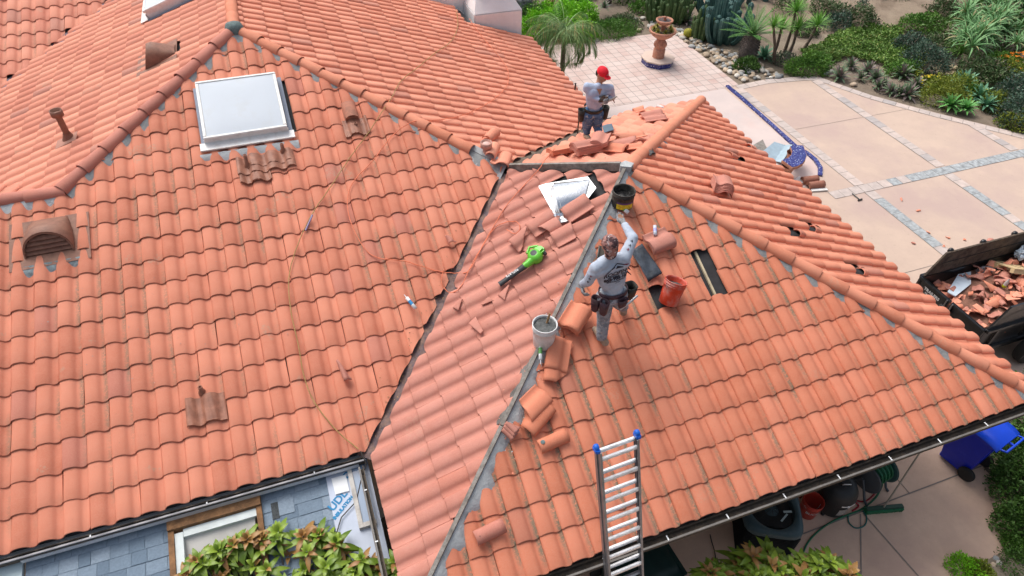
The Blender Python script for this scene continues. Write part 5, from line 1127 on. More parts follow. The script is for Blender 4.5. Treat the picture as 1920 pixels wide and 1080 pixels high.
printed(T1, bv1, '', pc+uy*.105, ux, uy, un, 1, M_INK, poly=[[(-.15, -.03), (-.145, -.042), (-.055, .018), (-.05, .032)], [(-.05, .032), (-.055, .018), (-.035, .02), (-.03, .032)], [(-.075, .012), (-.065, .006), (.0, .052), (0, .064)], [(0, .064), (0, .052), (.10, .016), (.115, .022)], [(-.03, .006), (0, .034), (.06, .012), (.05, .004)]])
printed(T1, bv1, '', pc+uy*.108, ux, uy, un, 1, M_INKR, poly=[[(-.155, -.034), (-.15, -.044), (-.10, -.018), (-.105, -.008)], [(.06, .038), (.06, .030), (.12, .016), (.125, .026)]])
for k, (a_, b_) in enumerate(((J1['shR'], J1['elR']), (J1['shL'], J1['elL']))):
    for j, t_ in enumerate((.35, .55, .78)):
        q_ = a_.lerp(b_, t_); dv = (b_-a_).normalized(); nv = (CAM-q_).normalized(); nv = (nv-dv*nv.dot(dv)).normalized(); printed(T1, bv1, '', q_, dv, nv.cross(dv), nv, 1, M_INK if j else M_INKR, poly=[[(-.02, -.008), (.005, -.012), (.02, .004), (0, .0)], [(-.012, .004), (.0, .002), (.01, .014), (-.006, .012)]])
# --- man in the red cap, facing the camera ---------------------------------------------
J2 = {'base': on('D', 1112, 262), 'face': 'D', 'w': .9}
J2['ftL'] = on('D', 1122, 262, .035); J2['ftR'] = on('D', 1100, 262, .035)
J2['anL'] = J2['ftL']+Vector((0, .03, .14)); J2['anR'] = J2['ftR']+Vector((0, .03, .14))
J2['hip'] = at(1112, 207, -.92); J2['neck'] = at(1122, 160, -.42); J2['head'] = at(1129, 139, -.27); J2['shR'] = at(1101, 162, -.45); J2['shL'] = at(1144, 165, -.48)
up2 = (J2['neck']-J2['hip']).normalized(); s2_ = Vector((-1, .05, 0)); s2_ = (s2_-up2*s2_.dot(up2)).normalized(); f2 = up2.cross(s2_)
J2['hjL'] = J2['hip']-s2_*.085-Vector((0, 0, .05)); J2['hjR'] = J2['hip']+s2_*.085-Vector((0, 0, .05))
J2['knL'] = at(1120, 236, -1.28); J2['knR'] = at(1101, 236, -1.28)
J2['elR'] = at(1107, 181, -.60); J2['wrR'] = at(1125, 188, -.62); J2['elL'] = at(1148, 183, -.70); J2['wrL'] = at(1137, 187, -.62)
J2['hdR'] = Vector((1, -.1, .1)); J2['hdL'] = Vector((-.3, -1, .25)); J2['haR'] = Vector((0, .3, 1)); J2['haL'] = Vector((0, 0, 1)); J2['curlR'] = .9; J2['curlL'] = .9
J2['toeL'] = Vector((.2, -1, 0)); J2['toeR'] = Vector((-.15, -1, 0)); J2['hup'] = Vector((.12, -.32, 1)).normalized(); fh = Vector((.35, -1, -.38)); J2['hface'] = (fh-J2['hup']*fh.dot(J2['hup'])).normalized()
w2, T2, H2, Rh2, shirt2 = person('roofer in red cap and pale blue shirt facing the camera, both hands held forward', J2, {'skin': M_SKIN, 'shirt': M_SHIRT2, 'jeans': M_JEANB, 'boot': M_BOOT, 'gloveL': M_GLOV, 'gloveR': M_GLOVD}, up2, s2_, f2)
M_REDC = mat('cap_red', (.72, .012, .03), .8, var=.08, bump=.2)
T2(blob('cap', [(H2(0, -.005, .045), (.088, .104, .083), Rh2), (H2(0, .075, .035), (.062, .035, .014), Rh2), (H2(0, .12, .028), (.066, .052, .009), Rh2)], M_REDC, .0055, 2))
T2(blob('hair', [(H2(0, -.035, -.01), (.082, .078, .07), Rh2)], M_HAIR, .007, 1))
mb = MB(); q = H2(0, .104, .070); mb.box(q, (.042, .006, .022), Rh2 @ Matrix.Rotation(R(-25), 3, 'X')); T2(mb.build('cap_badge', mat('badge', (.25, .18, .2), .7)))
T2(belt(J2['hip']+up2*.06, up2, s2_, .162, .128, M_LEAB, None, .06)); hp2 = J2['hip']
T2(pouch(hp2-s2_*.16+up2*.05, -s2_+f2*.2, .13, .22, .11, M_LEAB, None)); T2(pouch(hp2+s2_*.16+up2*.06, s2_, .12, .22, .10, M_LEAB, None))
bv2 = BVHTree.FromPolygons([v.co for v in shirt2.data.vertices], [p.vertices for p in shirt2.data.polygons])
c2 = J2['hip'].lerp(J2['neck'], .72)+f2*.12-s2_*.055; printed(T2, bv2, 'ROOFING', c2, -s2_, up2, f2, .028, M_INK, .001)
# V neck opening
printed(T2, bv2, '', J2['neck']-up2*.055+f2*.05, -s2_, up2, f2, 1, M_SKIN, poly=[[(-.045, .035), (0, -.05), (.045, .035)]])
# the trowel and the torn glove he holds
mb = MB(); a = J2['wrL']; mb.tube([a+Vector((-.02, -.06, 0)), a+Vector((.10, -.05, .03))], .018, 8); mb.tube([a+Vector((.10, -.05, .03)), a+Vector((.17, -.03, .05))], [.02, .006], 8); mb.tube([a+Vector((.09, -.05, .02)), a+Vector((.14, -.03, -.06))], [.014, .006], 8); mb.tube([a+Vector((-.12, -.06, -.03)), a+Vector((-.03, -.06, -.01))], .01, 8)
o = mb.build('hand_tool', mat('tool_mix', (.30, .25, .22), .5, metal=.3, var=.5, vs=25, dirt=.4, dcol=(.5, .45, .4), ds=25)); tag(o, 'mortar smeared tool held by the man in the red cap', 'tool')
mb = MB(); q = on('D', 1083, 250); mb.tube([q, at(1087, 205, -.95)], .013, 8); o = mb.build('pry_bar', mat('iron', (.05, .045, .04), .5, metal=.6)); tag(o, 'thin upright iron bar left of the man in the red cap', 'pry bar')
mb = MB(); q = at(1078, 169, -2.2); mb.tube([q, q+Vector((0, 0, .16))], .02, 8); o = mb.build('hose_tap', M_BLKM); tag(o, 'small black stub beyond the main eave left of the man', 'tap')
# ================================================================== YARD: FURNISHINGS
M_TERR = mat('terracotta', (.46, .20, .13), .85, var=.15, vs=10, bump=.4, dirt=.25, dcol=(.58, .38, .30), ds=12)
def tilepat(name):
    m = bpy.data.materials.new(name); m.use_nodes = True; t = NT(m); b = t.n['Principled BSDF']; tc = t.node('ShaderNodeTexCoord').outputs['Object']
    v = t.node('ShaderNodeTexVoronoi', {'Vector': tc, 'Scale': 16}, feature='F1'); v2 = t.node('ShaderNodeTexVoronoi', {'Vector': tc, 'Scale': 9.5}, feature='DISTANCE_TO_EDGE')
    c = t.mix(t.math('LESS_THAN', v.outputs[0], .24), (.008, .012, .16), (.42, .46, .62)); c = t.mix(t.math('LESS_THAN', v2.outputs[0], .045), c, (.05, .07, .28))
    t.l.new(c, b.inputs['Base Color']); b.inputs['Roughness'].default_value = .2; b.inputs['Coat Weight'].default_value = .5; return m
M_BT = tilepat('blue_tiles'); M_CAPC = mat('pale_cement', (.62, .50, .43), .85, var=.06, dirt=.2, dcol=(.45, .34, .28), ds=6)
# tiered planter
pc_ = at(1232, 118); pl = empty('tiered_planter', pc_, 0, 'terracotta two bowl planter on a blue tiled eight sided base', 'planter')
mb = MB(); oc = [(.52*math.cos(R(22.5+45*k)), .52*math.sin(R(22.5+45*k))) for k in range(8)]; mb.prism(oc, .17, mi=0); mb.prism([(x*1.05, y*1.05) for x, y in oc], .035, z0=.171, mi=1); mb.build('base', [M_BT, M_CAPC], pl)
mb = MB(); pr = [(.19, .20), (.19, .47), (.16, .49), (.15, .52), (.185, .56), (.20, .64), (.17, .72), (.10, .78), (.09, .82)]; mb.lathe(pr, (0, 0, 0), 28)
for k in range(14): a = 2*math.pi*k/14; mb.tube([(.15*math.cos(a), .15*math.sin(a), .53), (.197*math.cos(a), .197*math.sin(a), .60), (.19*math.cos(a), .19*math.sin(a), .67), (.11*math.cos(a), .11*math.sin(a), .76)], .018, 6)
mb.build('pedestal', M_TERR, pl)
mb = MB(); mb.lathe([(.06, .80), (.2, .84), (.34, .94), (.40, 1.03), (.43, 1.04), (.43, 1.09), (.39, 1.10), (.36, 1.04), (0, 1.02)], (0, 0, 0), 32); mb.build('lower_bowl', M_TERR, pl)
mb = MB(); mb.lathe([(.07, 1.0), (.06, 1.2), (.10, 1.24), (.21, 1.30), (.25, 1.36), (.27, 1.37), (.27, 1.41), (.24, 1.42), (.22, 1.38), (0, 1.37)], (0, 0, 0), 28); mb.lathe([(.05, 1.36), (.04, 1.47), (.065, 1.49), (0, 1.51)], (0, 0, 0), 14); mb.build('upper_bowl', M_TERR, pl)
for (nm, z, r_, n_, m_, s0) in (('pebbles', 1.385, .2, 70, mat('dark_pebble', (.12, .10, .10), .6, var=.3), .022), ('potting_soil', 1.045, .33, 90, MATS['dark_pebble'], .03)):
    mb = MB()
    for k in range(n_): a, q = k*2.39996, r_*math.sqrt(k/n_); mb.lathe([(0, s0*.6), (s0*.8, s0*.3), (s0, 0)], (q*math.cos(a), q*math.sin(a), z), 6)
    mb.build(nm, m_, pl)
# blue tiled bench and kerb
bp_ = [(640, 515), (690, 508), (745, 510), (775, 590), (762, 630), (740, 660), (700, 682), (655, 692), (610, 660), (570, 632), (620, 615), (645, 590), (655, 555)]
bp_ = [at(1340+x/4.5, 160+y/4.5, -4.53) for x, y in bp_]; bc = sum(bp_, Vector())/len(bp_)
bn = empty('tiled_bench', (bc.x, bc.y, ZG), 0, 'curved garden bench with blue patterned tile top and terracotta feet', 'bench')
mb = MB(); mb.prism([(p.x-bc.x, p.y-bc.y) for p in bp_], .012, z0=.47); mb.build('seat_tiles', M_BT, bn)
mb = MB(); mb.prism([((p.x-bc.x)*1.04, (p.y-bc.y)*1.04) for p in bp_], .07, z0=.399); mb.build('seat', M_TERR, bn)
for p in (bp_[1].lerp(bp_[12], .5), bp_[8].lerp(bp_[7], .3)): mb = MB(); mb.lathe([(.17, .01), (.15, .06), (.10, .12), (.13, .30), (.17, .398)], ((p.x-bc.x)*.8, (p.y-bc.y)*.8, 0), 16); mb.build('foot', M_TERR, bn)
def strip(name, pts, w, h, m, label, cat):
    P = [Vector((x, y)) for x, y in pts]; vs = []
    for i, p in enumerate(P):
        d = (P[min(i+1, len(P)-1)]-P[max(0, i-1)]).normalized(); n = Vector((-d.y, d.x))*w/2
        for q, z in ((p-n, 0), (p-n, h), (p+n, h), (p+n, 0)): vs.append((q.x, q.y, ZG+z))
    mb = MB(); L = len(P); mb.add(vs, [(i*4+k, (i+1)*4+k, (i+1)*4+(k+1) % 4, i*4+(k+1) % 4) for i in range(L-1) for k in range(4)]+[(0, 1, 2, 3), (L*4-1, L*4-2, L*4-3, L*4-4)]); o = mb.build(name, m); tag(o, label, cat); return o
strip('tiled_kerb', [(13.43, 4.08), (13.40, 3.0), (13.33, 1.6), (13.25, .45), (13.34, .1), (13.34, -.25), (13.22, -.6), (12.97, -.90)], .11, .05, M_BT, 'narrow blue patterned tile kerb along the driveway edge', 'kerb')
# metal sheets, tile pile, strip, hammer
mb = MB(); q = [at(x, y, z) for x, y, z in ((1427, 286, ZG+.12), (1452, 266, ZG+.1), (1472, 272, ZG+.02), (1452, 302, ZG+.02))]; mb.sheet(q); mb.sheet([q[3], q[2], at(1486, 271, ZG+.13), at(1466, 305, ZG+.12)]); o = mb.build('sheet_metal', mat('blue_sheet', (.42, .54, .62), .4, metal=.3)); md = o.modifiers.new('s', 'SOLIDIFY'); md.thickness = .004; tag(o, 'bent pale blue metal sheet on the walkway', 'metal sheet')
mb = MB(); q = [at(x, y, ZG+.03) for x, y in ((1413, 272), (1430, 262), (1448, 300), (1425, 290))]; mb.prism([(p.x, p.y) for p in q], .02, z0=ZG+.02); o = mb.build('grey_board', M_GWOOD); tag(o, 'weathered grey board beside the bent metal sheet', 'board')
cm = cap_mesh(.10, .42, taper=.96, seed=9)
M_CAPD = clay('clay_brown', (.30, .12, .08), (.36, .15, .105), seam=0)
pz = at(1528, 345, ZG+.1)
for i in range(2):
    for j in range(3):
        o = obj('ridge_tile', cm, M_CAPD, f'brown ridge tile, {["front", "back"][i]} row of the ground pile, {["bottom", "middle", "top"][j]}', 'ridge tile', 'brown ridge tiles piled by the kerb'); o.matrix_world = Matrix.Translation((pz.x+.02, pz.y+.1+.24*(i-.5), ZG+.015+.035*j)) @ Matrix.Rotation(R(82), 4, 'Z')
mb = MB(); p = at(1536, 356, ZG+.03); mb.box(p, (.42, .09, .03), (0, 0, R(-12))); o = mb.build('white_trim', M_FRW); tag(o, 'short white trim piece in front of the ridge tile pile', 'trim')
mb = MB(); p = at(1456, 338, ZG+.03); p = at(1500, 338, ZG+.05); mb.box(p, (.28, .2, .03), (.1, 0, R(25))); o = mb.build('white_scrap', M_FRW); tag(o, 'white scrap under the eave behind the bench', 'scrap')
p = at(1612, 376); hm = empty('hammer', p, R(20), 'small black headed hammer lying on the driveway', 'hammer')
mb = MB(); mb.tube([(0, 0, .02), (.08, .26, .03)], .014, 8); mb.build('handle', M_BLKM, hm); mb = MB(); mb.box((0, 0, .025), (.14, .035, .035), (0, 0, R(-15)), bev=.006); mb.build('head', M_BLKM, hm)
# ---------------------------------------------------------------- dump trailer
TX, TY0, TY1 = 11.22, -7.05, -5.56; TL = 4.6; ZT = -3.90; ZF = -4.42
tr = empty('dump_trailer', (TX, (TY0+TY1)/2, ZG), 0, 'black dump trailer with raised plank sides full of broken tiles', 'trailer')
def tp(o): o.parent = tr; o.matrix_parent_inverse = Matrix.Translation(-tr.location); return o
M_PLK = mat('side_planks', (.075, .055, .042), .85, var=.5, vs=9, bump=.8, bs=40, dirt=.4, dcol=(.17, .13, .09), ds=5)
ym = (TY0+TY1)/2
mb = MB(); mb.box((TX+TL/2, ym, ZF-.05), (TL, TY1-TY0, .08)); mb.box((TX+TL/2, TY0+.02, (ZF+ZT)/2), (TL, .04, ZT-ZF)); mb.box((TX+TL/2, TY1-.02, (ZF+ZT)/2), (TL, .04, ZT-ZF)); mb.box((TX+TL-.02, ym, (ZF+ZT)/2+.2), (.04, TY1-TY0-.09, ZT-ZF+.4))
for y in (TY0-.015, TY1+.015):
    mb.box((TX+TL/2, y, ZT-.02), (TL, .07, .06)); mb.box((TX+TL/2, y, ZF-.06), (TL, .07, .1))
    for k in range(6): mb.box((TX+.3+k*.8, y, (ZF+ZT)/2), (.06, .05, ZT-ZF-.1))
mb.box((TX+TL/2, ym, ZF-.18), (TL+.8, .5, .12)); tp(mb.build('bed', M_BLKM))
for k in range(2):     # tailgate leaves
    y0, y1 = (TY0, ym-.012) if k == 0 else (ym+.012, TY1); mb = MB(); yc = (y0+y1)/2; W = y1-y0
    mb.box((TX-.03, yc, (ZF+ZT)/2-.03), (.03, W, ZT-ZF+.1)); 
    for z in (ZT-.01, ZF-.05): mb.box((TX-.045, yc, z), (.06, W, .06), bev=.01)
    for y in (y0+.03, y1-.03): mb.box((TX-.05, y, (ZF+ZT)/2-.03), (.055, .055, ZT-ZF+.0), bev=.01)
    mb.box((TX-.06, yc, (ZF+ZT)/2-.08), (.05, W-.14, .035), bev=.01)
    g_t = tp(mb.build('tailgate', M_BLKM))
    mb = MB(); yl = y1-.05 if k == 0 else y0+.05; mb.tube([(TX-.085, yl, ZF-.05), (TX-.085, yl, ZT+.02)], .014, 8); mb.box((TX-.10, yl, (ZF+ZT)/2+.1), (.03, .13, .04), (R(20), 0, 0)); q = mb.build('latch', mat('worn_steel', (.25, .25, .26), .4, metal=.8, dirt=.3)); q.parent = g_t; q.matrix_parent_inverse = Matrix()
M = Matrix.Translation((TX-.052, TY1-.36, ZT-.13)) @ Matrix(((0, 0, -1, 0), (-1, 0, 0, 0), (0, 1, 0, 0), (0, 0, 0, 1))); tp(text('TRAILERS', M, .085, mat('decal_white', (.7, .7, .7), .5), 'decal', None, .001, .003)); M2 = M.copy(); M2.translation += Vector((0, 0, -.075)); tp(text('DUMP BED', M2, .05, MATS['decal_white'], 'decal', None, .001, .001))
def xpanel(name, y, th, pts, m): mb = MB(); n = len(pts); mb.add([(x, y, z) for x, z in pts]+[(x, y+th, z) for x, z in pts], [list(range(n)), list(range(n, 2*n))[::-1]]+[(i, n+i, n+(i+1) % n, (i+1) % n) for i in range(n)]); return tp(mb.build(name, m))
xpanel('side_board', TY1-.03, .035, [(TX+.02, ZT+.012), (TX+TL, ZT+.012), (TX+TL, ZT+.52), (TX+.27, ZT+.52)], M_PLK)
xpanel('side_board', TY0-.005, .035, [(TX+.02, ZT+.012), (TX+TL, ZT+.012), (TX+TL, ZT+.50), (TX+.24, ZT+.50)], M_BLKM)
mb = MB(); mb.box((TX+TL/2+.1, TY1-.035, ZT+.27), (TL-.4, .008, .012)); tp(mb.build('board_gap', M_RUB))
for k in range(4): mb = MB(); mb.lathe([(0, -.03), (.05, -.03), (.06, 0), (.05, .03), (0, .03)], (TX+.42+k*.8, TY1+.03, ZT+.50), 14, (R(90), 0, 0)); tp(mb.build('board_bracket', M_BLKM))
for y, sg in ((TY0-.20, -1), (TY1+.20, 1)):
    for xw_ in (TX+1.42, TX+2.25):
        mb = MB(); mb.lathe([(.17, -.10), (.30, -.11), (.35, -.085), (.36, -.05), (.36, .05), (.35, .085), (.30, .11), (.17, .10)], (xw_, y, ZG+.36), 30, (R(90), 0, 0)); wh = tp(mb.build('wheel', M_RUB))
        mb = MB(); mb.lathe([(0, .05), (.06, .06), (.07, .035), (.12, .03), (.155, .05), (.18, .095)], (xw_, y, ZG+.36), 24, (R(90 if sg < 0 else -90), 0, 0)); q = mb.build('rim', mat('rim_grey', (.32, .33, .34), .4, metal=.6, dirt=.3)); q.parent = wh; q.matrix_parent_inverse = Matrix()
    mb = MB(); arc = [(TX+.9, ZG+.42), (TX+1.05, ZG+.72), (TX+1.3, ZG+.83), (TX+2.4, ZG+.83), (TX+2.65, ZG+.72), (TX+2.8, ZG+.42)]; vs = []
    for x, z in arc:
        for yy, dz in ((y-.16*sg*-1, 0), (y+.16*sg, 0), (y+.16*sg, -.05)): vs.append((x, yy, z+dz))
    mb.add(vs, [(i*3+k, i*3+k+1, (i+1)*3+k+1, (i+1)*3+k) for i in range(5) for k in range(2)], False); tp(mb.build('fender', M_BLKM))
# load
def heap_z(x, y):
    u = (x-TX)/2.6; v = (y-TY0)/(TY1-TY0); return ZF+.10+.42*max(0, math.sin(min(1, max(0, (u+.02)*1.1))*math.pi*.62))*(.55+.45*math.sin(v*math.pi*.9+.25))+.05*noise.noise(Vector((x*3, y*3, 0)))
mb = MB(); mb.smooth = True; nx, ny = 36, 16; vs = [(TX+.03+(TL-.1)*i/nx, TY0+.05+(TY1-TY0-.1)*j/ny, heap_z(TX+.03+(TL-.1)*i/nx, TY0+.05+(TY1-TY0-.1)*j/ny)) for i in range(nx+1) for j in range(ny+1)]
mb.add(vs, [(i*(ny+1)+j, (i+1)*(ny+1)+j, (i+1)*(ny+1)+j+1, i*(ny+1)+j+1) for i in range(nx) for j in range(ny)]); o = mb.build('rubble', mat('rubble_dust', (.24, .12, .085), .95, var=.4, bump=1)); tag(o, 'fine broken clay filling the trailer bed', 'rubble', kind='stuff')
rng = random.Random(5); shards = []
for k in range(9):
    cuts = [((rng.uniform(-.05, .05), rng.uniform(-.06, .06), 0), (math.cos(a), math.sin(a), rng.uniform(-.1, .1))) for a in [rng.uniform(0, 6.28) for _ in range(3)]]
    cuts = [((math.cos(math.atan2(n[1], n[0]))*rng.uniform(.03, .12), math.sin(math.atan2(n[1], n[0]))*rng.uniform(.03, .12), 0), n) for p, n in cuts]
    me = s_tile(.29, .40, 1, seed=100+k, cut=cuts); shards.append(me)
MSH = [CL_G, CL_C, CL_E, CL_B]
for k in range(190):
    me = shards[k % 9]
    x = TX+.12+2.7*rng.random()**.9; y = TY0+.12+(TY1-TY0-.24)*rng.random()
    o = obj('tile_shard', me, MSH[k % 4], 'broken clay tile piece in the heap on the trailer', 'tile shard', 'broken tiles heaped in the trailer')
    sc = rng.choice([.35, .5, .7, .7, .9]); o.location = (x, y, heap_z(x, y)+.02+rng.random()*.07); o.rotation_euler = (rng.uniform(-.6, .6), rng.uniform(-.6, .6), rng.uniform(0, 6.28)); o.scale = (sc,)*3
o = obj('clay_tile', cap_mesh(.10, .42, seed=12), CL_G, 'half round tile lying on top of the trailer heap', 'ridge tile'); p = at(1877, 525, -3.93); o.location = p; o.rotation_euler = (0, .15, R(110))
pal = empty('wooden_pallet', (TX+2.15, TY1-.42, ZF+.5), R(-20), 'pale wooden crate end sticking out of the rubble', 'crate'); pal.rotation_euler = (R(-28), R(8), R(-20))
for i in range(5): mb = MB(); mb.box((-.5+.25*i, 0, 0), (.18, .9, .022)); mb.build('slat', mat('pine', (.60, .46, .26), .75, var=.12, vs=14), pal)
for j in range(3): mb = MB(); mb.box((0, -.4+.4*j, -.05), (1.2, .09, .075)); mb.build('bearer', MATS['pine'], pal)
rng = random.Random(3)
def crumple(name, c, r, m, label, cat, seed=1):
    bm = bmesh.new(); bmesh.ops.create_icosphere(bm, subdivisions=4, radius=1)
    for v in bm.verts: k = 1+.35*noise.noise(v.co*2+Vector((seed, 0, 0)))+.18*noise.noise(v.co*6); v.co = Vector((v.co.x*r[0]*k, v.co.y*r[1]*k, v.co.z*r[2]*k))
    me = bpy.data.meshes.new(name); bm.to_mesh(me); bm.free(); o = link_mesh(name, me, m); o.location = c; tag(o, label, cat); return o
crumple('plastic_bag', (TX+2.35, TY1-.22, ZF+.66), (.24, .13, .16), mat('bag_blue', (.38, .46, .55), .3, var=.3, vs=20), 'crumpled bluish plastic bag behind the pale crate', 'plastic bag', 2)
crumple('plastic_bag', (TX+1.45, TY1-.2, ZF+.42), (.22, .1, .08), mat('bag_grey', (.25, .22, .24), .35, var=.3, vs=20), 'dark translucent bag against the plank side', 'plastic bag', 5)
mb = MB(); q = [at(x, y, -4.0) for x, y in ((1778, 545), (1798, 512), (1822, 507), (1822, 530), (1793, 553))]; mb.prism([(p.x, p.y) for p in q], .02, z0=-4.05); o = mb.build('paper_sack', mat('sack_white', (.62, .72, .82), .5)); tag(o, 'white and blue sack in the corner behind the tailgate', 'sack')
mb = MB(); q = at(1882, 538, -3.9); mb.lathe([(0, 0), (.035, 0), (.035, .05)], q, 14, mi=0); mb.lathe([(.035, .05), (.033, .13), (.015, .17), (.012, .2)], q, 14, mi=1); o = mb.build('drink_bottle', [mat('lime_yellow', (.55, .85, .02), .4), mat('pet', (.55, .52, .5), .2)]); tag(o, 'small bottle with lime yellow base on the heap', 'bottle')
for k, (x, y) in enumerate(((1714, 458), (1777, 446), (1807, 450), (1770, 462), (1858, 452), (1738, 436), (1720, 395), (1690, 375))):
    o = obj('tile_shard', shards[k % 9], CL_G, 'small tile chip lying loose on the driveway', 'tile shard', 'tile chips on the driveway'); p = at(x, y); o.location = (p.x, p.y, ZG+.012); o.scale = (.3+.25*(k == 4),)*3; o.rotation_euler = (0, 0, k*1.3)
# ---------------------------------------------------------------- wheelie bins
def bin_(name, loc, rz, mb_body, mb_lid, label, w=.56, d=.62, h=.98):
    t = empty(name, loc, rz, label, 'wheelie bin'); mb = MB(); k = .80
    a = [(-w/2*k, -d/2*.72), (w/2*k, -d/2*.72), (w/2*k, d/2*.80), (-w/2*k, d/2*.80)]; b = [(-w/2, -d/2), (w/2, -d/2), (w/2, d/2), (-w/2, d/2)]
    rings = [[(x, y, z) for x, y in a] if z < .2 else [(x*(k+(1-k)*z/h)/1, y*(.76+.24*z/h), z) for x, y in b] for z in (.03, .12, .3, h*.6, h*.9)]+[[(x*1.03, y*1.03, h) for x, y in b]]
    vs = [v for r in rings for v in r]; mb.add(vs, [(r*4+i, r*4+(i+1) % 4, (r+1)*4+(i+1) % 4, (r+1)*4+i) for r in range(5) for i in range(4)]+[(3, 2, 1, 0)]); o = mb.build('body', mb_body, t); md = o.modifiers.new('b', 'BEVEL'); md.width = .03; md.segments = 3
    mb = MB(); n = 10; vs = []
    for i in range(n+1):
        y = -d/2-.05+(d+.09)*i/n
        for x, z in ((-w/2-.03, h-.01), (-w/2-.02, h+.035), (-w/4, h+.07), (0, h+.078), (w/4, h+.07), (w/2+.02, h+.035), (w/2+.03, h-.01)): vs.append((x, y, z-(.05*((i/n-.5)*2)**4)))
    mb.add(vs, [(i*7+k_, i*7+k_+1, (i+1)*7+k_+1, (i+1)*7+k_) for i in range(n) for k_ in range(6)], True); mb.sheet(vs[:7]); mb.sheet(vs[-7:][::-1]); mb.box((0, -d/2-.07, h+.01), (w*.9, .06, .035), bev=.012); mb.build('lid', mb_lid, t)
    mb = MB(); mb.tube([(-w/2+.04, d/2+.02, h-.03), (-w/2+.04, d/2+.12, h+.01), (w/2-.04, d/2+.12, h+.01), (w/2-.04, d/2+.02, h-.03)], .018, 8); mb.box((0, d/2+.06, h-.02), (.03, .10, .03)); mb.build('handle', mb_lid, t)
    for sx in (-1, 1):
        mb = MB(); mb.lathe([(0, -.03), (.09, -.03), (.125, -.025), (.13, 0), (.125, .025), (.09, .03), (0, .03)], (sx*(w/2-.02), d/2*.80, .13), 22, (0, R(90), 0)); mb.build('wheel', M_RUB, t)
        
    return t
M_BLUE = mat('bin_blue', (.0, .015, .42), .38, var=.1, dirt=.1, dcol=(.05, .08, .4), ds=6); M_BLUEL = mat('bin_blue_lid', (.005, .06, .62), .3, var=.06)
bin_('wheelie_bin', (9.72, -8.54, ZG), R(192), M_BLUE, M_BLUEL, 'bright blue wheelie bin tucked under the corner of the eave')
M_DGB = mat('bin_green', (.008, .028, .026), .35, var=.2)
bin_('wheelie_bin', (3.55, -8.72, ZG), R(95), M_DGB, M_DGB, 'very dark green bin behind the ladder foot', .9, .66, 1.15)
# ---------------------------------------------------------------- air conditioner
ac = empty('air_conditioner', (5.78, -8.55, ZG), R(-28), 'dark teal outdoor air conditioner with a big top fan', 'air conditioner')
M_ACT = mat('ac_teal', (.045, .085, .10), .45, var=.12, dirt=.15, dcol=(.10, .12, .12), ds=8); M_ACD = mat('ac_dark', (.012, .014, .015), .6, var=.3)
mb = MB(); mb.box((0, 0, .40), (.72, .72, .72), bev=.10); 
for k in range(16): mb.box((0, 0, .10+.04*k), (.745, .745, .008), bev=.003)
mb.build('cabinet', M_ACD, ac)
mb = MB(); N = 40; R1, R2 = .41, .315; vs = []
for i in range(N):
    a = 2*math.pi*i/N; c, s = math.cos(a), math.sin(a); sq_ = (abs(c)**5+abs(s)**5)**(-1/5)
    for r, z in ((.40*sq_, .70), (.415*sq_, .74), (.405*sq_, .80), (.36*sq_**.5, .825), (R2+.012, .815), (R2, .79), (R2, .66)): vs.append((r*c, r*s, z))
mb.add(vs, [(i*7+k, ((i+1) % N)*7+k, ((i+1) % N)*7+k+1, i*7+k+1) for i in range(N) for k in range(6)], True); mb.build('top_shroud', M_ACT, ac)
mb = MB(); mb.lathe([(0, .62), (.315, .62)], (0, 0, 0), 30); mb.build('coil_floor', mat('ac_black', (.006, .006, .007), .8), ac)
mb = MB(); mb.lathe([(0, .77), (.10, .765), (.11, .74), (.11, .66)], (0, 0, 0), 22); mb.build('fan_motor', M_ACT, ac)
for k in range(3):
    mb = MB(); a = R(120*k+20); d = [(.10, -.03), (.17, -.12), (.29, -.10), (.30, .04), (.18, .06), (.10, .03)]; vs = [(x*math.cos(a)-y*math.sin(a), x*math.sin(a)+y*math.cos(a), .69+y*.35) for x, y in d]; mb.sheet(vs); o = mb.build('fan_blade', mat('blade_grey', (.10, .12, .13), .5), ac); md = o.modifiers.new('s', 'SOLIDIFY'); md.thickness = .004
mb = MB()
for r in np.arange(.06, .32, .022): mb.lathe([(r-.0022, .812), (r, .8145), (r+.0022, .812)], (0, 0, 0), 36)
for k in range(8): a = 2*math.pi*k/8; mb.tube([(.03*math.cos(a), .03*math.sin(a), .81), (.33*math.cos(a), .33*math.sin(a), .81)], .0035, 6)
mb.build('fan_guard', M_ACD, ac)
mb = MB(); mb.sheet([(-.30, .0, .64), (-.22, -.20, .64), (-.18, .0, .64), (-.2, .18, .64)]); mb.build('pale_panel', mat('panel_grey', (.42, .44, .46), .6), ac)
mb = MB(); mb.box((.02, 0, .83), (.16, .025, .004), (0, 0, .4)); mb.box((.12, .06, .83), (.12, .03, .004), (0, 0, -.3)); o = mb.build('dry_leaf', mat('leaf_pale', (.38, .46, .46), .7)); o.matrix_world = Matrix.Translation((5.82, -8.74, -4.165)) @ Matrix.Translation((0, 0, -.83)); tag(o, 'pale dry leaf resting on the fan guard', 'leaf')
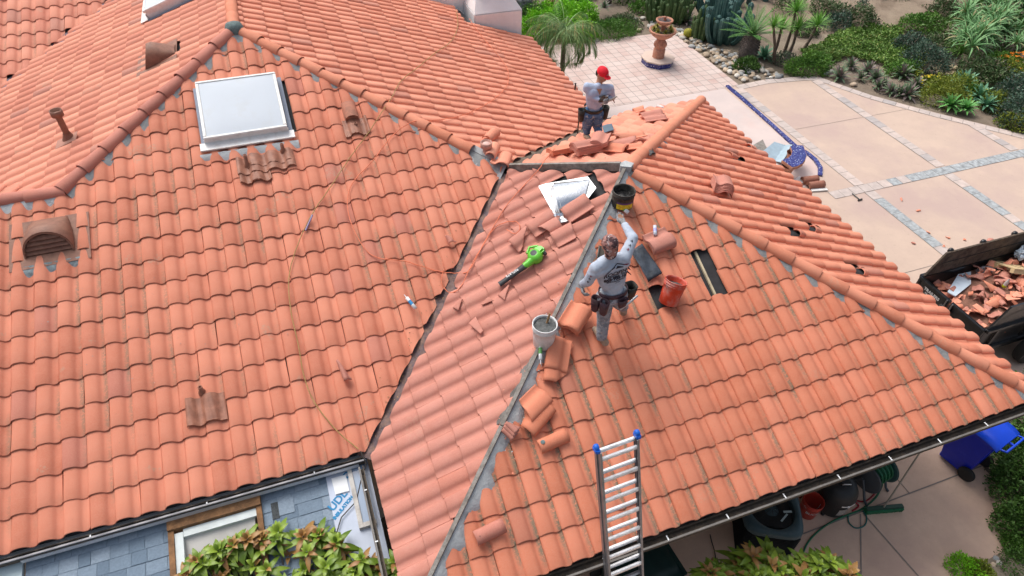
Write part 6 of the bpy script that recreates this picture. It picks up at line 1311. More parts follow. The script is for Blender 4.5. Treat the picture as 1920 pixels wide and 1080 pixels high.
# ---------------------------------------------------------------- small yard things
bk = bucket(Vector((6.72, -8.50, ZG+.01)), .15, .37, [mat('bucket_red2', (.42, .035, .02), .42, var=.1, dirt=.2, dcol=(.3, .1, .07))], 'red bucket with white print between the air conditioner and the black drum', 'bucket', group='buckets on the ground')
M = Matrix.Translation((6.72, -8.50, ZG+.2)) @ Matrix.Rotation(R(-12), 4, 'Z'); 
mt = text('BUCKET', Matrix(), .075, M_FRW, 'bucket_print', None, .0005, .002)
for v in mt.data.vertices: a = v.co.x/.142-math.pi/2-.2; rr = .129+(.15-.129)*(.19+v.co.y)/.37+.0022; v.co = Vector((rr*math.cos(a), rr*math.sin(a), .19+v.co.y))
mt.parent = bk
dr = empty('shop_vacuum', (7.12, -8.52, ZG), R(-20), 'black domed drum with grey label beside the red bucket', 'vacuum')
mb = MB(); mb.lathe([(.0, .04), (.2, .04), (.235, .08), (.24, .42), (.25, .43)], (0, 0, 0), 28); mb.build('drum', mat('drum_black', (.018, .020, .022), .45, var=.2), dr)
mb = MB(); mb.lathe([(.262, .42), (.27, .46), (.262, .50), (.25, .56), (.20, .66), (.12, .71), (0, .72)], (0, 0, 0), 30); mb.box((0, -.02, .72), (.16, .10, .05), bev=.02); mb.build('lid', MATS['drum_black'], dr)
mb = MB(); mb.tube([(-.06, -.06, .73), (-.05, -.07, .765), (.05, -.07, .765), (.06, -.06, .73)], .010, 8); mb.build('handle', M_ALU, dr)
mb = MB(); mb.lathe([(.2425, .16), (.2435, .32)], (0, 0, 0), 6, a0=R(-95), a1=R(-60)); mb.build('label', mat('label_grey', (.28, .26, .24), .6), dr)
mb = MB(); mb.lathe([(.268, .44), (.272, .455), (.268, .47)], (0, 0, 0), 10, a0=R(-100), a1=R(-50)); mb.lathe([(0, .0), (.022, .0), (.022, -.015)], (.05, -.272, .455), 12, (R(90), 0, 0)); mb.build('badge', M_FRW, dr)
for a in range(4): mb = MB(); mb.lathe([(0, 0), (.03, .01), (.03, .05), (0, .06)], (.2*math.cos(R(90*a+45)), .2*math.sin(R(90*a+45)), 0), 10); mb.build('castor', M_RUB, dr)
mb = MB(); mb.tube([(6.9, -8.35, -4.5), (6.86, -8.2, -4.32), (6.95, -8.05, -4.25), (7.1, -8.02, -4.6)], .02, 8); o = mb.build('vacuum_hose', M_RUB); tag(o, 'black hose loop behind the domed drum', 'hose')
# hose reel
M_RG = mat('reel_grey', (.055, .065, .075), .45, var=.15); M_HOS = mat('hose_green', (.01, .12, .055), .4, var=.2)
hr = empty('hose_reel', (7.90, -8.42, ZG), R(10), 'grey hose reel cart wound with green hose under the eave', 'hose reel')
for x in (-.2, .2): mb = MB(); mb.lathe([(0, -.012), (.24, -.012), (.27, 0), (.24, .012), (0, .012)], (x, 0, .42), 30, (0, R(90), 0)); mb.build('side_disc', M_RG if x < 0 else mat('reel_teal', (.02, .07, .07), .4), hr)
mb = MB(); 
for k in range(9):
    for r in (.13, .16, .19): 
        if k % 2 == 0 or r < .18: mb.tube([(-.16+.04*k+.004*math.sin(a*3), r*math.cos(a), .42+r*math.sin(a)) for a in np.linspace(0, 2*math.pi, 25)[:-1]], .015, 6, closed=True)
mb.build('wound_hose', M_HOS, hr)
mb = MB(); mb.tube([(.25, 0, .42), (.34, 0, .42), (.34, .10, .48), (.44, .10, .48)], .010, 8); mb.build('crank', M_RG, hr)
for x in (-.26, .24):
    mb = MB(); mb.tube([(x, 0, .42), (x, -.20, .05), (x, -.26, .02)], .02, 8); mb.tube([(x, 0, .42), (x, .24, .06)], .02, 8); mb.build('frame', M_RG, hr)
mb = MB(); mb.lathe([(0, -.03), (.08, -.03), (.10, 0), (.08, .03), (0, .03)], (-.32, .22, .10), 20, (0, R(90), 0)); mb.build('wheel', M_RUB, hr)
# green hose, red hose, broom
gz = lambda px, py, h=.015: at(px, py, ZG+h)
def spl(P, n=12):
    out = []
    for i in range(len(P)-1):
        p0, p1, p2, p3 = P[max(i-1, 0)], P[i], P[i+1], P[min(i+2, len(P)-1)]
        for k in range(n): t = k/n; out.append(.5*((2*p1)+(-p0+p2)*t+(2*p0-5*p1+4*p2-p3)*t*t+(-p0+3*p1-3*p2+p3)*t**3))
    return out+[P[-1]]
mb = MB(); mb.tube(spl([gz(*q) for q in ((1500, 1056), (1512, 1022), (1532, 998), (1560, 978), (1590, 965), (1615, 955), (1640, 935), (1652, 915), (1655, 900, .2))]), .014, 8); o = mb.build('garden_hose', M_HOS); tag(o, 'green hose running along the side yard concrete', 'hose')
mb = MB(); mb.tube(spl([gz(*q) for q in ((1590, 966), (1592, 980), (1605, 990), (1621, 985), (1625, 970), (1618, 958))]), .011, 8); o = mb.build('garden_hose', mat('hose_teal', (.02, .12, .11), .4)); tag(o, 'small loop of dark teal hose beside the broom head', 'hose')
mb = MB(); mb.tube(spl([gz(*q) for q in ((1598, 958), (1610, 948), (1600, 938, .05), (1622, 940), (1640, 925), (1648, 905, .1), (1652, 885, .3))]), .013, 8); o = mb.build('red_hose', mat('hose_red', (.30, .01, .02), .4)); tag(o, 'dark red air hose tangled beside the green hose', 'hose')
br = empty('push_broom', (7.87, -8.86, ZG), R(-14), 'push broom with green bristles and long pale handle', 'broom')
mb = MB(); mb.box((0, 0, .10), (.60, .07, .03), bev=.008); mb.build('head_block', mat('broom_block', (.02, .06, .04), .5), br)
mb = MB(); rng = random.Random(2)
for k in range(60):
    x = -.295+.01*k; mb.box((x, -.01, .045), (.0105, .085+rng.uniform(-.008, .008), .09+rng.uniform(-.006, .0)), (R(6), 0, 0))
mb.build('bristles', mat('bristle_green', (.01, .14, .06), .6, var=.3, vs=20), br)
mb = MB(); mb.tube([(-.02, 0, .11), (.12, .14, .55), (.30, .33, 1.15)], .012, 8); mb.build('handle', mat('broom_handle', (.28, .25, .2), .5), br)
mb = MB(); mb.tube([(6.98, -8.1, -4.3), (6.62, -8.25, -4.9)], .02, 8); mb.tube([(7.05, -8.12, -4.3), (6.72, -8.3, -4.9)], .016, 8, mi=1); o = mb.build('tool_handles', [M_BLKM, mat('handle_red', (.3, .03, .02), .5)]); tag(o, 'pair of dark tool handles leaning behind the red bucket', 'tools')
mb = MB(); mb.tube(spl([Vector((5.2, -8.0, -2.6)), gz(1331, 975), gz(1332, 1005), gz(1340, 1035), gz(1345, 1070)]), .008, 6); o = mb.build('black_wire', M_BLKM); tag(o, 'thin black wire trailing beside the air conditioner', 'wire')
# ================================================================== PLANTS
def leafmat(name, c1, c2, c3=None, rough=.5, k3=.8):
    m = bpy.data.materials.new(name); m.use_nodes = True; t = NT(m); b = t.n['Principled BSDF']
    at_ = t.node('ShaderNodeAttribute', attribute_name='tile'); sp = t.node('ShaderNodeSeparateColor', {'Color': at_.outputs['Color']})
    c = t.mix(sp.outputs[0], c1, c2)
    if c3: c = t.mix(t.math('MULTIPLY', t.math('GREATER_THAN', sp.outputs[1], k3), .8), c, c3)
    t.l.new(c, b.inputs['Base Color']); b.inputs['Roughness'].default_value = rough; b.inputs['Specular IOR Level'].default_value = .3
    MATS[name] = m; return m
NP = np.random.default_rng(11)
def mesh_np(name, V, F, A, smooth=False):
    me = bpy.data.meshes.new(name); me.from_pydata(V.tolist(), [], F.tolist() if isinstance(F, np.ndarray) else F); ca = me.color_attributes.new('tile', 'FLOAT_COLOR', 'POINT'); ca.data.foreach_set('color', A.astype(np.float32).ravel())
    if smooth: me.polygons.foreach_set('use_smooth', [True]*len(me.polygons))
    return me
def fuzz(rad, n, size, seed=0, lump=.25, flat=.5, asp=.45, shell=.45, lean=.8, lsc=1.8):
    """leafy mass: n small pointed leaves spread through an uneven dome (local coordinates, base at z=0)"""
    g = np.random.default_rng(seed); d = g.normal(size=(n, 3)); d[:, 2] = np.abs(d[:, 2])*1.1-.12; d /= np.linalg.norm(d, axis=1)[:, None]
    lm = np.array([1+lump*noise.noise(Vector((x*lsc+seed, y*lsc, z*lsc)))*1.6+lump*.6*noise.noise(Vector((x*lsc*3, y*lsc*3+seed, z*lsc*3))) for x, y, z in d])
    r = lm*(shell+(1-shell)*g.random(n)**.45); P = d*r[:, None]*np.array(rad)
    nr = d/np.array(rad); nr /= np.linalg.norm(nr, axis=1)[:, None]
    t = nr*(lean)+g.normal(size=(n, 3))*.75; t[:, 2] += .25; t /= np.linalg.norm(t, axis=1)[:, None]
    u = np.cross(t, g.normal(size=(n, 3))); u /= np.linalg.norm(u, axis=1)[:, None]
    L = size*g.uniform(.6, 1.3, n)[:, None]; W = L*asp
    V = np.stack([P, P+t*L*.5+u*W*.5, P+t*L, P+t*L*.5-u*W*.5], 1).reshape(-1, 3); F = np.arange(4*n).reshape(-1, 4)
    a = np.clip(.5*g.random(n)+.5*(lm-.75)*1.5, 0, 1); A = np.stack([a, g.random(n), r, g.random(n)], 1).repeat(4, 0)
    return V, F, A
def plant(name, me, m, loc, label, cat, group=None, rz=0, scale=None, mats=None):
    if not me.materials:
        for k in (m if isinstance(m, list) else [m]): me.materials.append(k)
    o = bpy.data.objects.new(name, me); COL.objects.link(o); o.location = loc; o.rotation_euler = (0, 0, rz)
    if scale: o.scale = (scale,)*3 if isinstance(scale, (int, float)) else scale
    tag(o, label, cat, group); return o
def bush(px, py, rx, ry, h, n, size, m, label, name='shrub', cat='shrub', group=None, seed=None, z=ZG, **kw):
    p = at(px, py, z); sd_ = seed if seed is not None else int(px+py)
    V, F, A = fuzz((rx, ry, h), n, size, sd_, **kw); return plant(name, mesh_np(name, V, F, A), m, p, label, cat, group)
def blades(n, L, W, curl, el0, el1, seed=0, seg=5, fold=.25, tip=.0, jl=.2, twist=0):
    """rosette of n folded strap leaves; el0..el1 = elevation range"""
    g = random.Random(seed); V = []; F = []; A = []; b = 0
    for i in range(n):
        az = i*2.39996+g.uniform(-.15, .15); k = (i+.5)/n; el = R(el0+(el1-el0)*k+g.uniform(-6, 6)); l = L*(1-jl*g.random()); r1, r2 = g.random(), g.random()
        x, z = .01, .0; e = el; pts = []
        for s in range(seg+1):
            pts.append((x, z)); x += math.cos(e)*l/seg; z += math.sin(e)*l/seg; e -= curl/seg*(1.1-k*.6)
        ca, sa = math.cos(az), math.sin(az)
        for s, (x, z) in enumerate(pts):
            t = s/seg; w = W*(math.sin(math.pi*min(1, .28+.72*t))**.8 if t < .999 else .02); w = W*((.55+1.6*t-2.15*t*t) if t < .999 else .03); w = max(w, .02*W)
            for q, dz in ((-1, fold), (0, 0), (1, fold)): V.append((x*ca-q*w/2*sa, x*sa+q*w/2*ca, z+dz*w*.5)); A.append((r1*.6+.4*t, r2, t, r1))
        for s in range(seg):
            for q in range(2): F.append((b+s*3+q, b+s*3+q+1, b+(s+1)*3+q+1, b+(s+1)*3+q))
        b += 3*(seg+1)
    return np.array(V), F, np.array(A)
def bmesh_of(name, *a, **k): V, F, A = blades(*a, **k); return mesh_np(name, V, F, A, True)
L_LIME = leafmat('leaf_lime', (0.095, 0.297, 0.011), (0.297, 0.675, 0.027)); L_DK = leafmat('leaf_dark', (0.034, 0.081, 0.024), (0.135, 0.203, 0.081), (0.216, 0.162, 0.121), k3=.85)
L_TEAL = leafmat('leaf_teal', (0.027, 0.068, 0.047), (0.115, 0.189, 0.128), (0.162, 0.135, 0.121), k3=.88); L_OLV = leafmat('leaf_olive', (0.081, 0.135, 0.014), (0.297, 0.338, 0.041)); L_MID = leafmat('leaf_mid', (0.041, 0.135, 0.020), (0.162, 0.324, 0.047))
L_LAWN = leafmat('leaf_lawn', (.085, .17, .03), (.21, .35, .075), (.34, .33, .11), k3=.93); L_HEDGE = leafmat('leaf_hedge', (0.024, 0.074, 0.014), (0.115, 0.230, 0.041)); L_AGV = leafmat('agave_blue', (0.068, 0.203, 0.121), (0.216, 0.446, 0.270)); L_AGR = leafmat('agave_green', (0.068, 0.243, 0.054), (0.203, 0.486, 0.135))
L_ALO = leafmat('aloe_green', (0.068, 0.203, 0.068), (0.243, 0.446, 0.189), (0.405, 0.324, 0.162), k3=.93); L_SUC = leafmat('succulent', (0.068, 0.135, 0.081), (0.189, 0.257, 0.135), (0.243, 0.162, 0.176), k3=.7); L_CYC = leafmat('cycad', (0.027, 0.108, 0.020), (0.135, 0.324, 0.068)); L_YUC = leafmat('yucca', (0.068, 0.216, 0.027), (0.243, 0.486, 0.095)); L_PALM = leafmat('palm_frond', (0.054, 0.135, 0.027), (0.243, 0.365, 0.135), (0.432, 0.324, 0.135), k3=.86)
M_BARK = mat('bark', (.14, .105, .08), .95, var=.4, vs=18, bump=1, bs=40)
GC = 'garden plants beyond the patio'
# --- ground cover and lawn patches (stuff) ---
def carpet(name, poly, n, size, m, label, h=.06, seed=1):
    P = [at(x, y, ZG) for x, y in poly]; xs = [p.x for p in P]; ys = [p.y for p in P]; g = np.random.default_rng(seed); pts = []
    def inside(x, y):
        c = False; j = len(P)-1
        for i in range(len(P)):
            if (P[i].y > y) != (P[j].y > y) and x < (P[j].x-P[i].x)*(y-P[i].y)/(P[j].y-P[i].y)+P[i].x: c = not c
            j = i
        return c
    while len(pts) < n:
        x, y = g.uniform(min(xs), max(xs)), g.uniform(min(ys), max(ys))
        if inside(x+.12*noise.noise(Vector((x*4, y*4, 1))), y+.12*noise.noise(Vector((x*4, y*4, 7)))): pts.append((x, y, ZG+.01+h*(1+1.2*noise.noise(Vector((x*1.7, y*1.7, seed)))+.7*noise.noise(Vector((x*6, y*6, seed))))*g.random()**.5, noise.noise(Vector((x*1.3, y*1.3, 5)))))
    Q = np.array(pts); k = len(Q); t = g.normal(size=(k, 3)); t[:, 2] = np.abs(t[:, 2])*.7+.15; t /= np.linalg.norm(t, axis=1)[:, None]; u = np.cross(t, g.normal(size=(k, 3))); u /= np.linalg.norm(u, axis=1)[:, None]; L = size*g.uniform(.6, 1.3, k)[:, None]; C = Q[:, :3]
    V = np.stack([C, C+t*L*.5+u*L*.3, C+t*L, C+t*L*.5-u*L*.3], 1).reshape(-1, 3); A = np.stack([np.clip(.5+.8*Q[:, 3]+.3*g.normal(size=k), 0, 1), g.random(k), g.random(k), g.random(k)], 1).repeat(4, 0)
    o = link_mesh(name, mesh_np(name, V, np.arange(4*k).reshape(-1, 4), A), m); tag(o, label, 'ground cover', kind='stuff'); return o
carpet('ground_cover', [(1500, 95), (1530, 88), (1575, 60), (1620, 42), (1655, 25), (1672, 35), (1690, 60), (1685, 90), (1720, 110), (1712, 128), (1660, 126), (1610, 112), (1560, 108), (1530, 112), (1505, 105)], 26000, .075, L_LAWN, 'low green ground cover spreading over the garden bank', .12, 1)
carpet('ground_cover', [(985, 15), (1030, -20), (1130, -25), (1190, 0), (1150, 12), (1095, 22), (1060, 30), (1000, 45)], 7000, .07, L_LIME, 'bright low grass at the top of the garden', .07, 2)
carpet('ground_cover', [(1690, 100), (1730, 85), (1740, 110), (1720, 150), (1700, 140), (1690, 125)], 2600, .07, L_OLV, 'yellow green ground cover beside the dark shrubs', .10, 3)
# --- shrubs ---
for a in [
 (1010, 62, .75, .7, .75, 4200, .085, L_LIME, 'lime green shrub nearest the white chimney', 21), (1052, 52, .8, .75, .85, 5200, .085, L_LIME, 'lime green shrub behind the small palm', 22), (1085, 70, .62, .6, .7, 3600, .085, L_LIME, 'lime green shrub at the patio corner', 23), (1035, 30, .6, .5, .55, 2600, .085, L_LIME, 'small lime green shrub behind the larger ones', 24),
 (1140, 62, 1.05, .75, .45, 6500, .06, L_MID, 'low dark green mat shrub at the patio edge', 25), (1165, 48, .7, .6, .4, 3200, .06, L_DK, 'low dusky shrub behind the mat shrub', 26),
 (1515, 133, .85, .45, .62, 5200, .07, L_MID, 'bright green clipped shrub at the driveway corner', 27),
 (1478, 28, .7, .6, .7, 2600, .08, L_DK, 'dark shrub behind the yucca trees', 31), (1548, 38, .9, .7, .7, 4000, .08, L_DK, 'dark grey green shrub at the top left of the bank', 32), (1565, 52, .6, .5, .5, 2400, .08, L_TEAL, 'dark shrub just above the ground cover', 33), (1608, 46, .8, .6, .6, 3200, .08, L_DK, 'dark shrub above the middle of the ground cover', 34), (1625, 12, .8, .7, .75, 3400, .08, L_TEAL, 'dark shrub at the top edge above the bank', 35), (1665, 14, .8, .6, .7, 3200, .08, L_DK, 'dark shrub left of the sandy clearing', 36), (1520, 10, .9, .7, .8, 3400, .08, L_TEAL, 'dark shrub at the top edge behind the yuccas', 37), (1590, 8, .8, .6, .7, 3000, .08, L_DK, 'dusky shrub at the top edge of the photo', 38),
 (1722, 52, .95, .55, .5, 3800, .08, L_MID, 'green sprawling shrub between the two sandy clearings', 41), (1760, 34, .9, .6, .7, 3400, .08, L_DK, 'dark shrub beside the large aloe clump', 42), (1700, 92, .7, .5, .5, 2600, .08, L_TEAL, 'dusky shrub at the right tip of the ground cover', 43),
 (1730, 125, .85, .75, .75, 5200, .07, L_TEAL, 'dark teal rounded shrub left of the flagstones', 44), (1755, 95, .7, .6, .55, 2800, .08, L_DK, 'dark shrub under the aloe clump', 45), (1745, 163, .5, .45, .35, 1600, .07, L_OLV, 'small yellow flowered tuft below the teal shrub', 46),
 (1762, 186, .75, .65, .65, 4600, .06, L_OLV, 'olive rounded shrub left of the blue agaves', 47), (1800, 172, .7, .6, .5, 3200, .06, L_OLV, 'olive shrub behind the blue agaves', 48), (1862, 200, .5, .5, .5, 2400, .06, L_OLV, 'olive shrub right of the blue agaves', 49), (1835, 150, 1.0, .8, .7, 4600, .08, L_DK, 'dark green shrub behind the agaves', 51), (1870, 165, .9, .8, .6, 3600, .08, L_DK, 'brownish green shrub below the orange flowers', 52), (1905, 198, .9, .9, .85, 5200, .08, L_TEAL, 'large teal shrub at the right edge', 53), (1912, 228, .8, .8, .7, 4200, .08, L_TEAL, 'teal shrub nearest the driveway at the right edge', 54), (1900, 235, .5, .4, .4, 1600, .07, L_OLV, 'low yellowish shrub against the driveway edge', 55), (1890, 150, .8, .7, .6, 2600, .08, L_OLV, 'low shrub with orange flowers', 56),
 (1092, 40, .6, .5, .65, 2800, .085, L_LIME, 'small lime green shrub at the right behind the palm', 123), (1632, -2, .9, .7, .7, 2800, .08, L_DK, 'dark shrub at the left of the sandy clearing by the top edge', 120), (1770, 5, .8, .7, .8, 2600, .08, L_TEAL, 'dark shrub at the right of the sandy clearing by the top edge', 121), (1470, -8, .9, .8, .8, 2800, .08, L_DK, 'tall dusky shrub at the top edge above the yuccas', 122),
 (1440, 8, .8, .7, .8, 2600, .08, L_DK, 'dark shrub right of the top cactus', 101), (1500, -15, 1.0, .8, .9, 3000, .09, L_TEAL, 'tall dusky shrub cut by the top edge behind the yuccas', 102), (1560, -8, 1.0, .8, .8, 3000, .09, L_DK, 'tall dark shrub cut by the top edge', 103), (1650, -20, 1.0, .8, .8, 3000, .09, L_DK, 'dark shrub cut by the top edge left of the clearing', 104), (1740, 0, .9, .7, .7, 2600, .09, L_DK, 'brown green shrub at the top beside the aloes', 105), (1600, 28, .6, .5, .5, 2000, .08, L_TEAL, 'dusky shrub in the middle of the top group', 106), (1510, 62, .5, .4, .4, 1600, .08, L_DK, 'dark low shrub between yuccas and ground cover', 107), (1690, 135, .7, .35, .35, 2200, .07, L_MID, 'green mat at the lower right of the ground cover', 108), (1545, 112, .7, .3, .3, 2200, .07, L_LAWN, 'green mat at the lower left of the ground cover', 109), (1870, 130, .8, .6, .5, 3000, .09, L_MID, 'leafy green shrub below the aloe clump', 110),
 (1100, 5, .8, .6, .5, 2200, .08, L_DK, 'dark tuft left of the dark boulder', 57), (1175, 8, 1.0, .7, .6, 3000, .09, L_HEDGE, 'dark spiky shrub left of the cactus', 58), (1200, 22, .5, .4, .35, 1400, .08, L_MID, 'green tuft below the cactus', 59), (1000, 35, .7, .5, .5, 2000, .08, L_MID, 'green shrub beside the chimney', 60), (965, 8, .7, .6, .7, 2200, .09, L_HEDGE, 'dark shrub behind the chimney', 61), (1470, 118, .45, .4, .3, 1200, .07, L_SUC, 'grey low shrub beneath the yucca trees', 62), (1400, 128, .45, .35, .3, 1300, .09, L_HEDGE, 'dark green tuft among the cobbles', 63)]:
    bush(*a[:8], a[8], seed=a[9], group=GC)
# flowers on their shrubs
g = random.Random(4); 
def flowers(px, py, rx, ry, h, n, m, label):
    p = at(px, py); mb = MB()
    for k in range(n):
        a, r = g.uniform(0, 6.28), g.random()**.5; q = Vector((p.x+rx*r*math.cos(a), p.y+ry*r*math.sin(a), ZG+h*(1-r*r*.7)+.06)); 
        for j in range(2): d = Vector((g.gauss(0, 1), g.gauss(0, 1), g.gauss(0, .4)))*.028; e = Vector((-d.y, d.x, g.gauss(0, .01))); mb.sheet([q-d, q-e, q+d, q+e])
    o = mb.build('flowers', m); tag(o, label, 'flowers', kind='stuff')
flowers(1905, 140, .9, .8, .62, 120, mat('petal_orange', (.75, .22, .01), .6), 'orange blossoms over the shrub at the right edge'); flowers(1745, 163, .5, .4, .3, 22, mat('petal_yellow', (.75, .55, .02), .6), 'yellow blossoms at the foot of the teal shrub')
# --- hedge at lower right ---
for k, (px, py, rx, ry, h) in enumerate([(1925, 872, .5, .6, .95), (1905, 800, .6, .7, 1.2), (1912, 930, .5, .55, .9), (1935, 880, .8, .9, 1.3), (1925, 1000, .45, .45, .5)]):
    bush(px, py, rx, ry, h, 6500, .055, L_HEDGE, ['dense green hedge plant beside the blue bin', 'dense hedge plant behind the blue bin', 'dense hedge plant below the blue bin', 'tall hedge plant at the right edge', 'low leafy plant at the lower right corner'][k], 'hedge_plant', 'hedge', 'hedge at the side yard', seed=70+k, asp=.5)
for k, (px, py, r_, h, m) in enumerate([(1805, 1072, .24, .22, L_LIME), (1835, 1078, .2, .2, L_OLV), (1905, 1030, .22, .2, L_MID), (1912, 1062, .3, .3, L_HEDGE)]):
    bush(px, py, r_, r_, h, 1800, .04, m, ['small lime bush at the bottom edge of the side bed', 'small yellowish bush right of the lime one', 'leafy herb by the side bed edge', 'dark small bush in the bottom right corner'][k], 'small_bush', 'bush', 'small bushes in the side bed', seed=80+k)
# --- rosettes ---
ag = bmesh_of('agave', 30, .52, .14, .9, 12, 80, seed=1); ag2 = bmesh_of('agave', 34, .45, .11, 1.0, 8, 75, seed=2)
for k, (px, py, sc, me, m) in enumerate([(1800, 168, 1.1, ag, L_AGV), (1833, 190, .95, ag, L_AGV), (1777, 205, 1.0, ag2, L_AGR), (1806, 212, .9, ag2, L_AGR), (1818, 180, .85, ag2, L_AGR), (1845, 205, .8, ag, L_AGV)]):
    me_ = me; o = plant('agave', me_, m, at(px, py)+Vector((0, 0, .12)), ['tallest blue agave of the cluster by the driveway', 'blue agave at the right of the cluster', 'green agave nearest the driveway edge', 'green agave in the middle of the cluster', 'smaller green agave at the heart of the cluster', 'blue agave tucked at the right end'][k], 'agave', 'agaves by the driveway', rz=k, scale=sc)
su = bmesh_of('succulent', 34, .40, .085, .8, 10, 85, seed=5)
for k, (px, py) in enumerate([(1593, 128), (1572, 148), (1612, 150), (1625, 138), (1640, 150), (1655, 162), (1690, 145), (1668, 175), (1685, 178), (1700, 182), (1645, 165), (1715, 165)]):
    plant('succulent', su, L_SUC, at(px, py)+Vector((0, 0, .05)), 'purplish green spiky succulent in the gravel strip by the driveway', 'succulent', 'succulents in the gravel strip', rz=k*1.1, scale=.95+.25*math.sin(k*2.3))
al = [bmesh_of('aloe', 26, .62, .055, 1.5, 20, 88, seed=10+k) for k in range(3)]
g = random.Random(8); k = 0
pos = [(1785, 100), (1800, 118), (1815, 105)]+[(g.uniform(1775, 1935), g.uniform(-25, 112)) for _ in range(75)]
for (px, py) in pos:
    if px < 1800 and py < 20 and g.random() < .6: continue
    z = ZG+.55+.35*math.sin((px-1770)/60)+.1*g.random(); plant('aloe', al[k % 3], L_ALO, at(px, py+14, ZG)+Vector((0, 0, .45+g.random()*.5)), 'grey green aloe rosette in the big clump at the top right', 'aloe', 'aloe clump at the top right', rz=g.uniform(0, 6), scale=g.uniform(.8, 1.25)); k += 1
bush(1850, 70, 2.0, 1.5, .9, 5000, .12, L_HEDGE, 'dark leafy mass under the aloe rosettes', seed=91, group=GC)
gr = bmesh_of('ornamental_grass', 110, .75, .018, 1.5, 25, 88, seed=20, seg=5); plant('ornamental_grass', gr, L_YUC, at(1795, 112)+Vector((0, 0, .2)), 'bright arching grass tuft at the foot of the aloe clump', 'grass', scale=1.15)
# --- cycad, yuccas, palm ---
def frond(L, seed, nl=26, droop=1.2, el=50, ll=.24, w=.022, hang=.0):
    g = random.Random(seed); V = []; F = []; A = []; x = z = 0; e = R(el); P = []
    for s in range(nl+1): P.append((x, z, e)); x += math.cos(e)*L/nl; z += math.sin(e)*L/nl; e -= droop/nl
    for s in range(2, nl+1):
        x, z, e = P[s]; t = s/nl; l = ll*math.sin(math.pi*min(.98, .15+.85*t))**.6*g.uniform(.85, 1.1)
        for sg in (-1, 1):
            dx, dy, dz = math.cos(e)*.55, sg*.75, math.sin(e)*.5-.1-hang; n = math.sqrt(dx*dx+dy*dy+dz*dz); dx, dy, dz = dx/n*l, dy/n*l, dz/n*l; b = len(V); r1, r2 = g.random(), g.random()
            V += [(x-.5*w, 0, z), (x+dx*.5-w*.5, dy*.5, z+dz*.45), (x+dx, dy, z+dz-.25*l*hang), (x+dx*.5+w*.5, dy*.5, z+dz*.45)]; F.append((b, b+1, b+2, b+3)); A += [(r1, r2, t, 0)]*4
    b = len(V)
    for s in range(nl+1): x, z, e = P[s]; w2 = .012*(1-s/nl)+.003; V += [(x, -w2, z+.004), (x, w2, z+.004)]; A += [(.8, 0, 0, 0)]*2
    for s in range(nl): F.append((b+2*s, b+2*s+1, b+2*s+3, b+2*s+2))
    return np.array(V), F, np.array(A)
def crown(name, n, spec, m, parent, z, rng):
    V = []; F = []; A = []; b = 0
    for i in range(n):
        k = (i+.5)/n; v, f, a = frond(spec['L']*rng.uniform(.85, 1.1), i+spec.get('seed', 0), spec.get('nl', 26), spec['droop']*(1.25-k*.6), spec['el0']+(spec['el1']-spec['el0'])*k, spec['ll'], spec['w'], spec.get('hang', 0))
        az = i*2.39996; ca, sa = math.cos(az), math.sin(az); v = np.stack([v[:, 0]*ca-v[:, 1]*sa, v[:, 0]*sa+v[:, 1]*ca, v[:, 2]+z], 1); V.append(v); A.append(a); F += [tuple(q+b for q in ff) for ff in f]; b += len(v)
    return link_mesh(name, mesh_np(name, np.concatenate(V), F, np.concatenate(A)), m, parent)
rg = random.Random(6)
pm = empty('small_palm', (9.05, 4.9, ZG), 0, 'small drooping palm beyond the corner of the main eave', 'palm'); pp = at(1058, 66, -2.9); pm.location = (pp.x, pp.y, ZG)
crown('crown', 34, dict(L=1.35, droop=2.9, el0=10, el1=85, ll=.38, w=.024, hang=.7), L_PALM, pm, 2.1, rg); mb = MB(); mb.tube([(0, 0, 0), (.03, .02, 1.0), (0, 0, 2.12)], [.10, .07, .06], 10); mb.build('trunk', M_BARK, pm)
cy = empty('cycad', at(1400, 108), 0, 'cycad with stiff dark fronds on a shaggy trunk among the cobbles', 'cycad'); crown('crown', 30, dict(L=1.05, droop=.45, el0=12, el1=80, ll=.16, w=.02, nl=34), L_CYC, cy, .75, rg)
mb = MB(); mb.lathe([(.26, 0), (.30, .2), (.27, .5), (.16, .75), (0, .8)], (0, 0, 0), 16); 
for k in range(220):
    a = k*2.39996; z = .05+.7*k/220; r_ = .28-.12*max(0, z-.4); d = Vector((math.cos(a), math.sin(a), .5)).normalized(); q = Vector((math.cos(a)*r_, math.sin(a)*r_, z)); mb.tube([q-d*.04, q+d*.05], [.022, .008], 4)
mb.build('trunk', mat('shaggy_trunk', (.13, .11, .10), .95, var=.5, bump=1), cy)
yc = bmesh_of('crown', 70, .55, .035, .5, 5, 85, seed=30, seg=3)
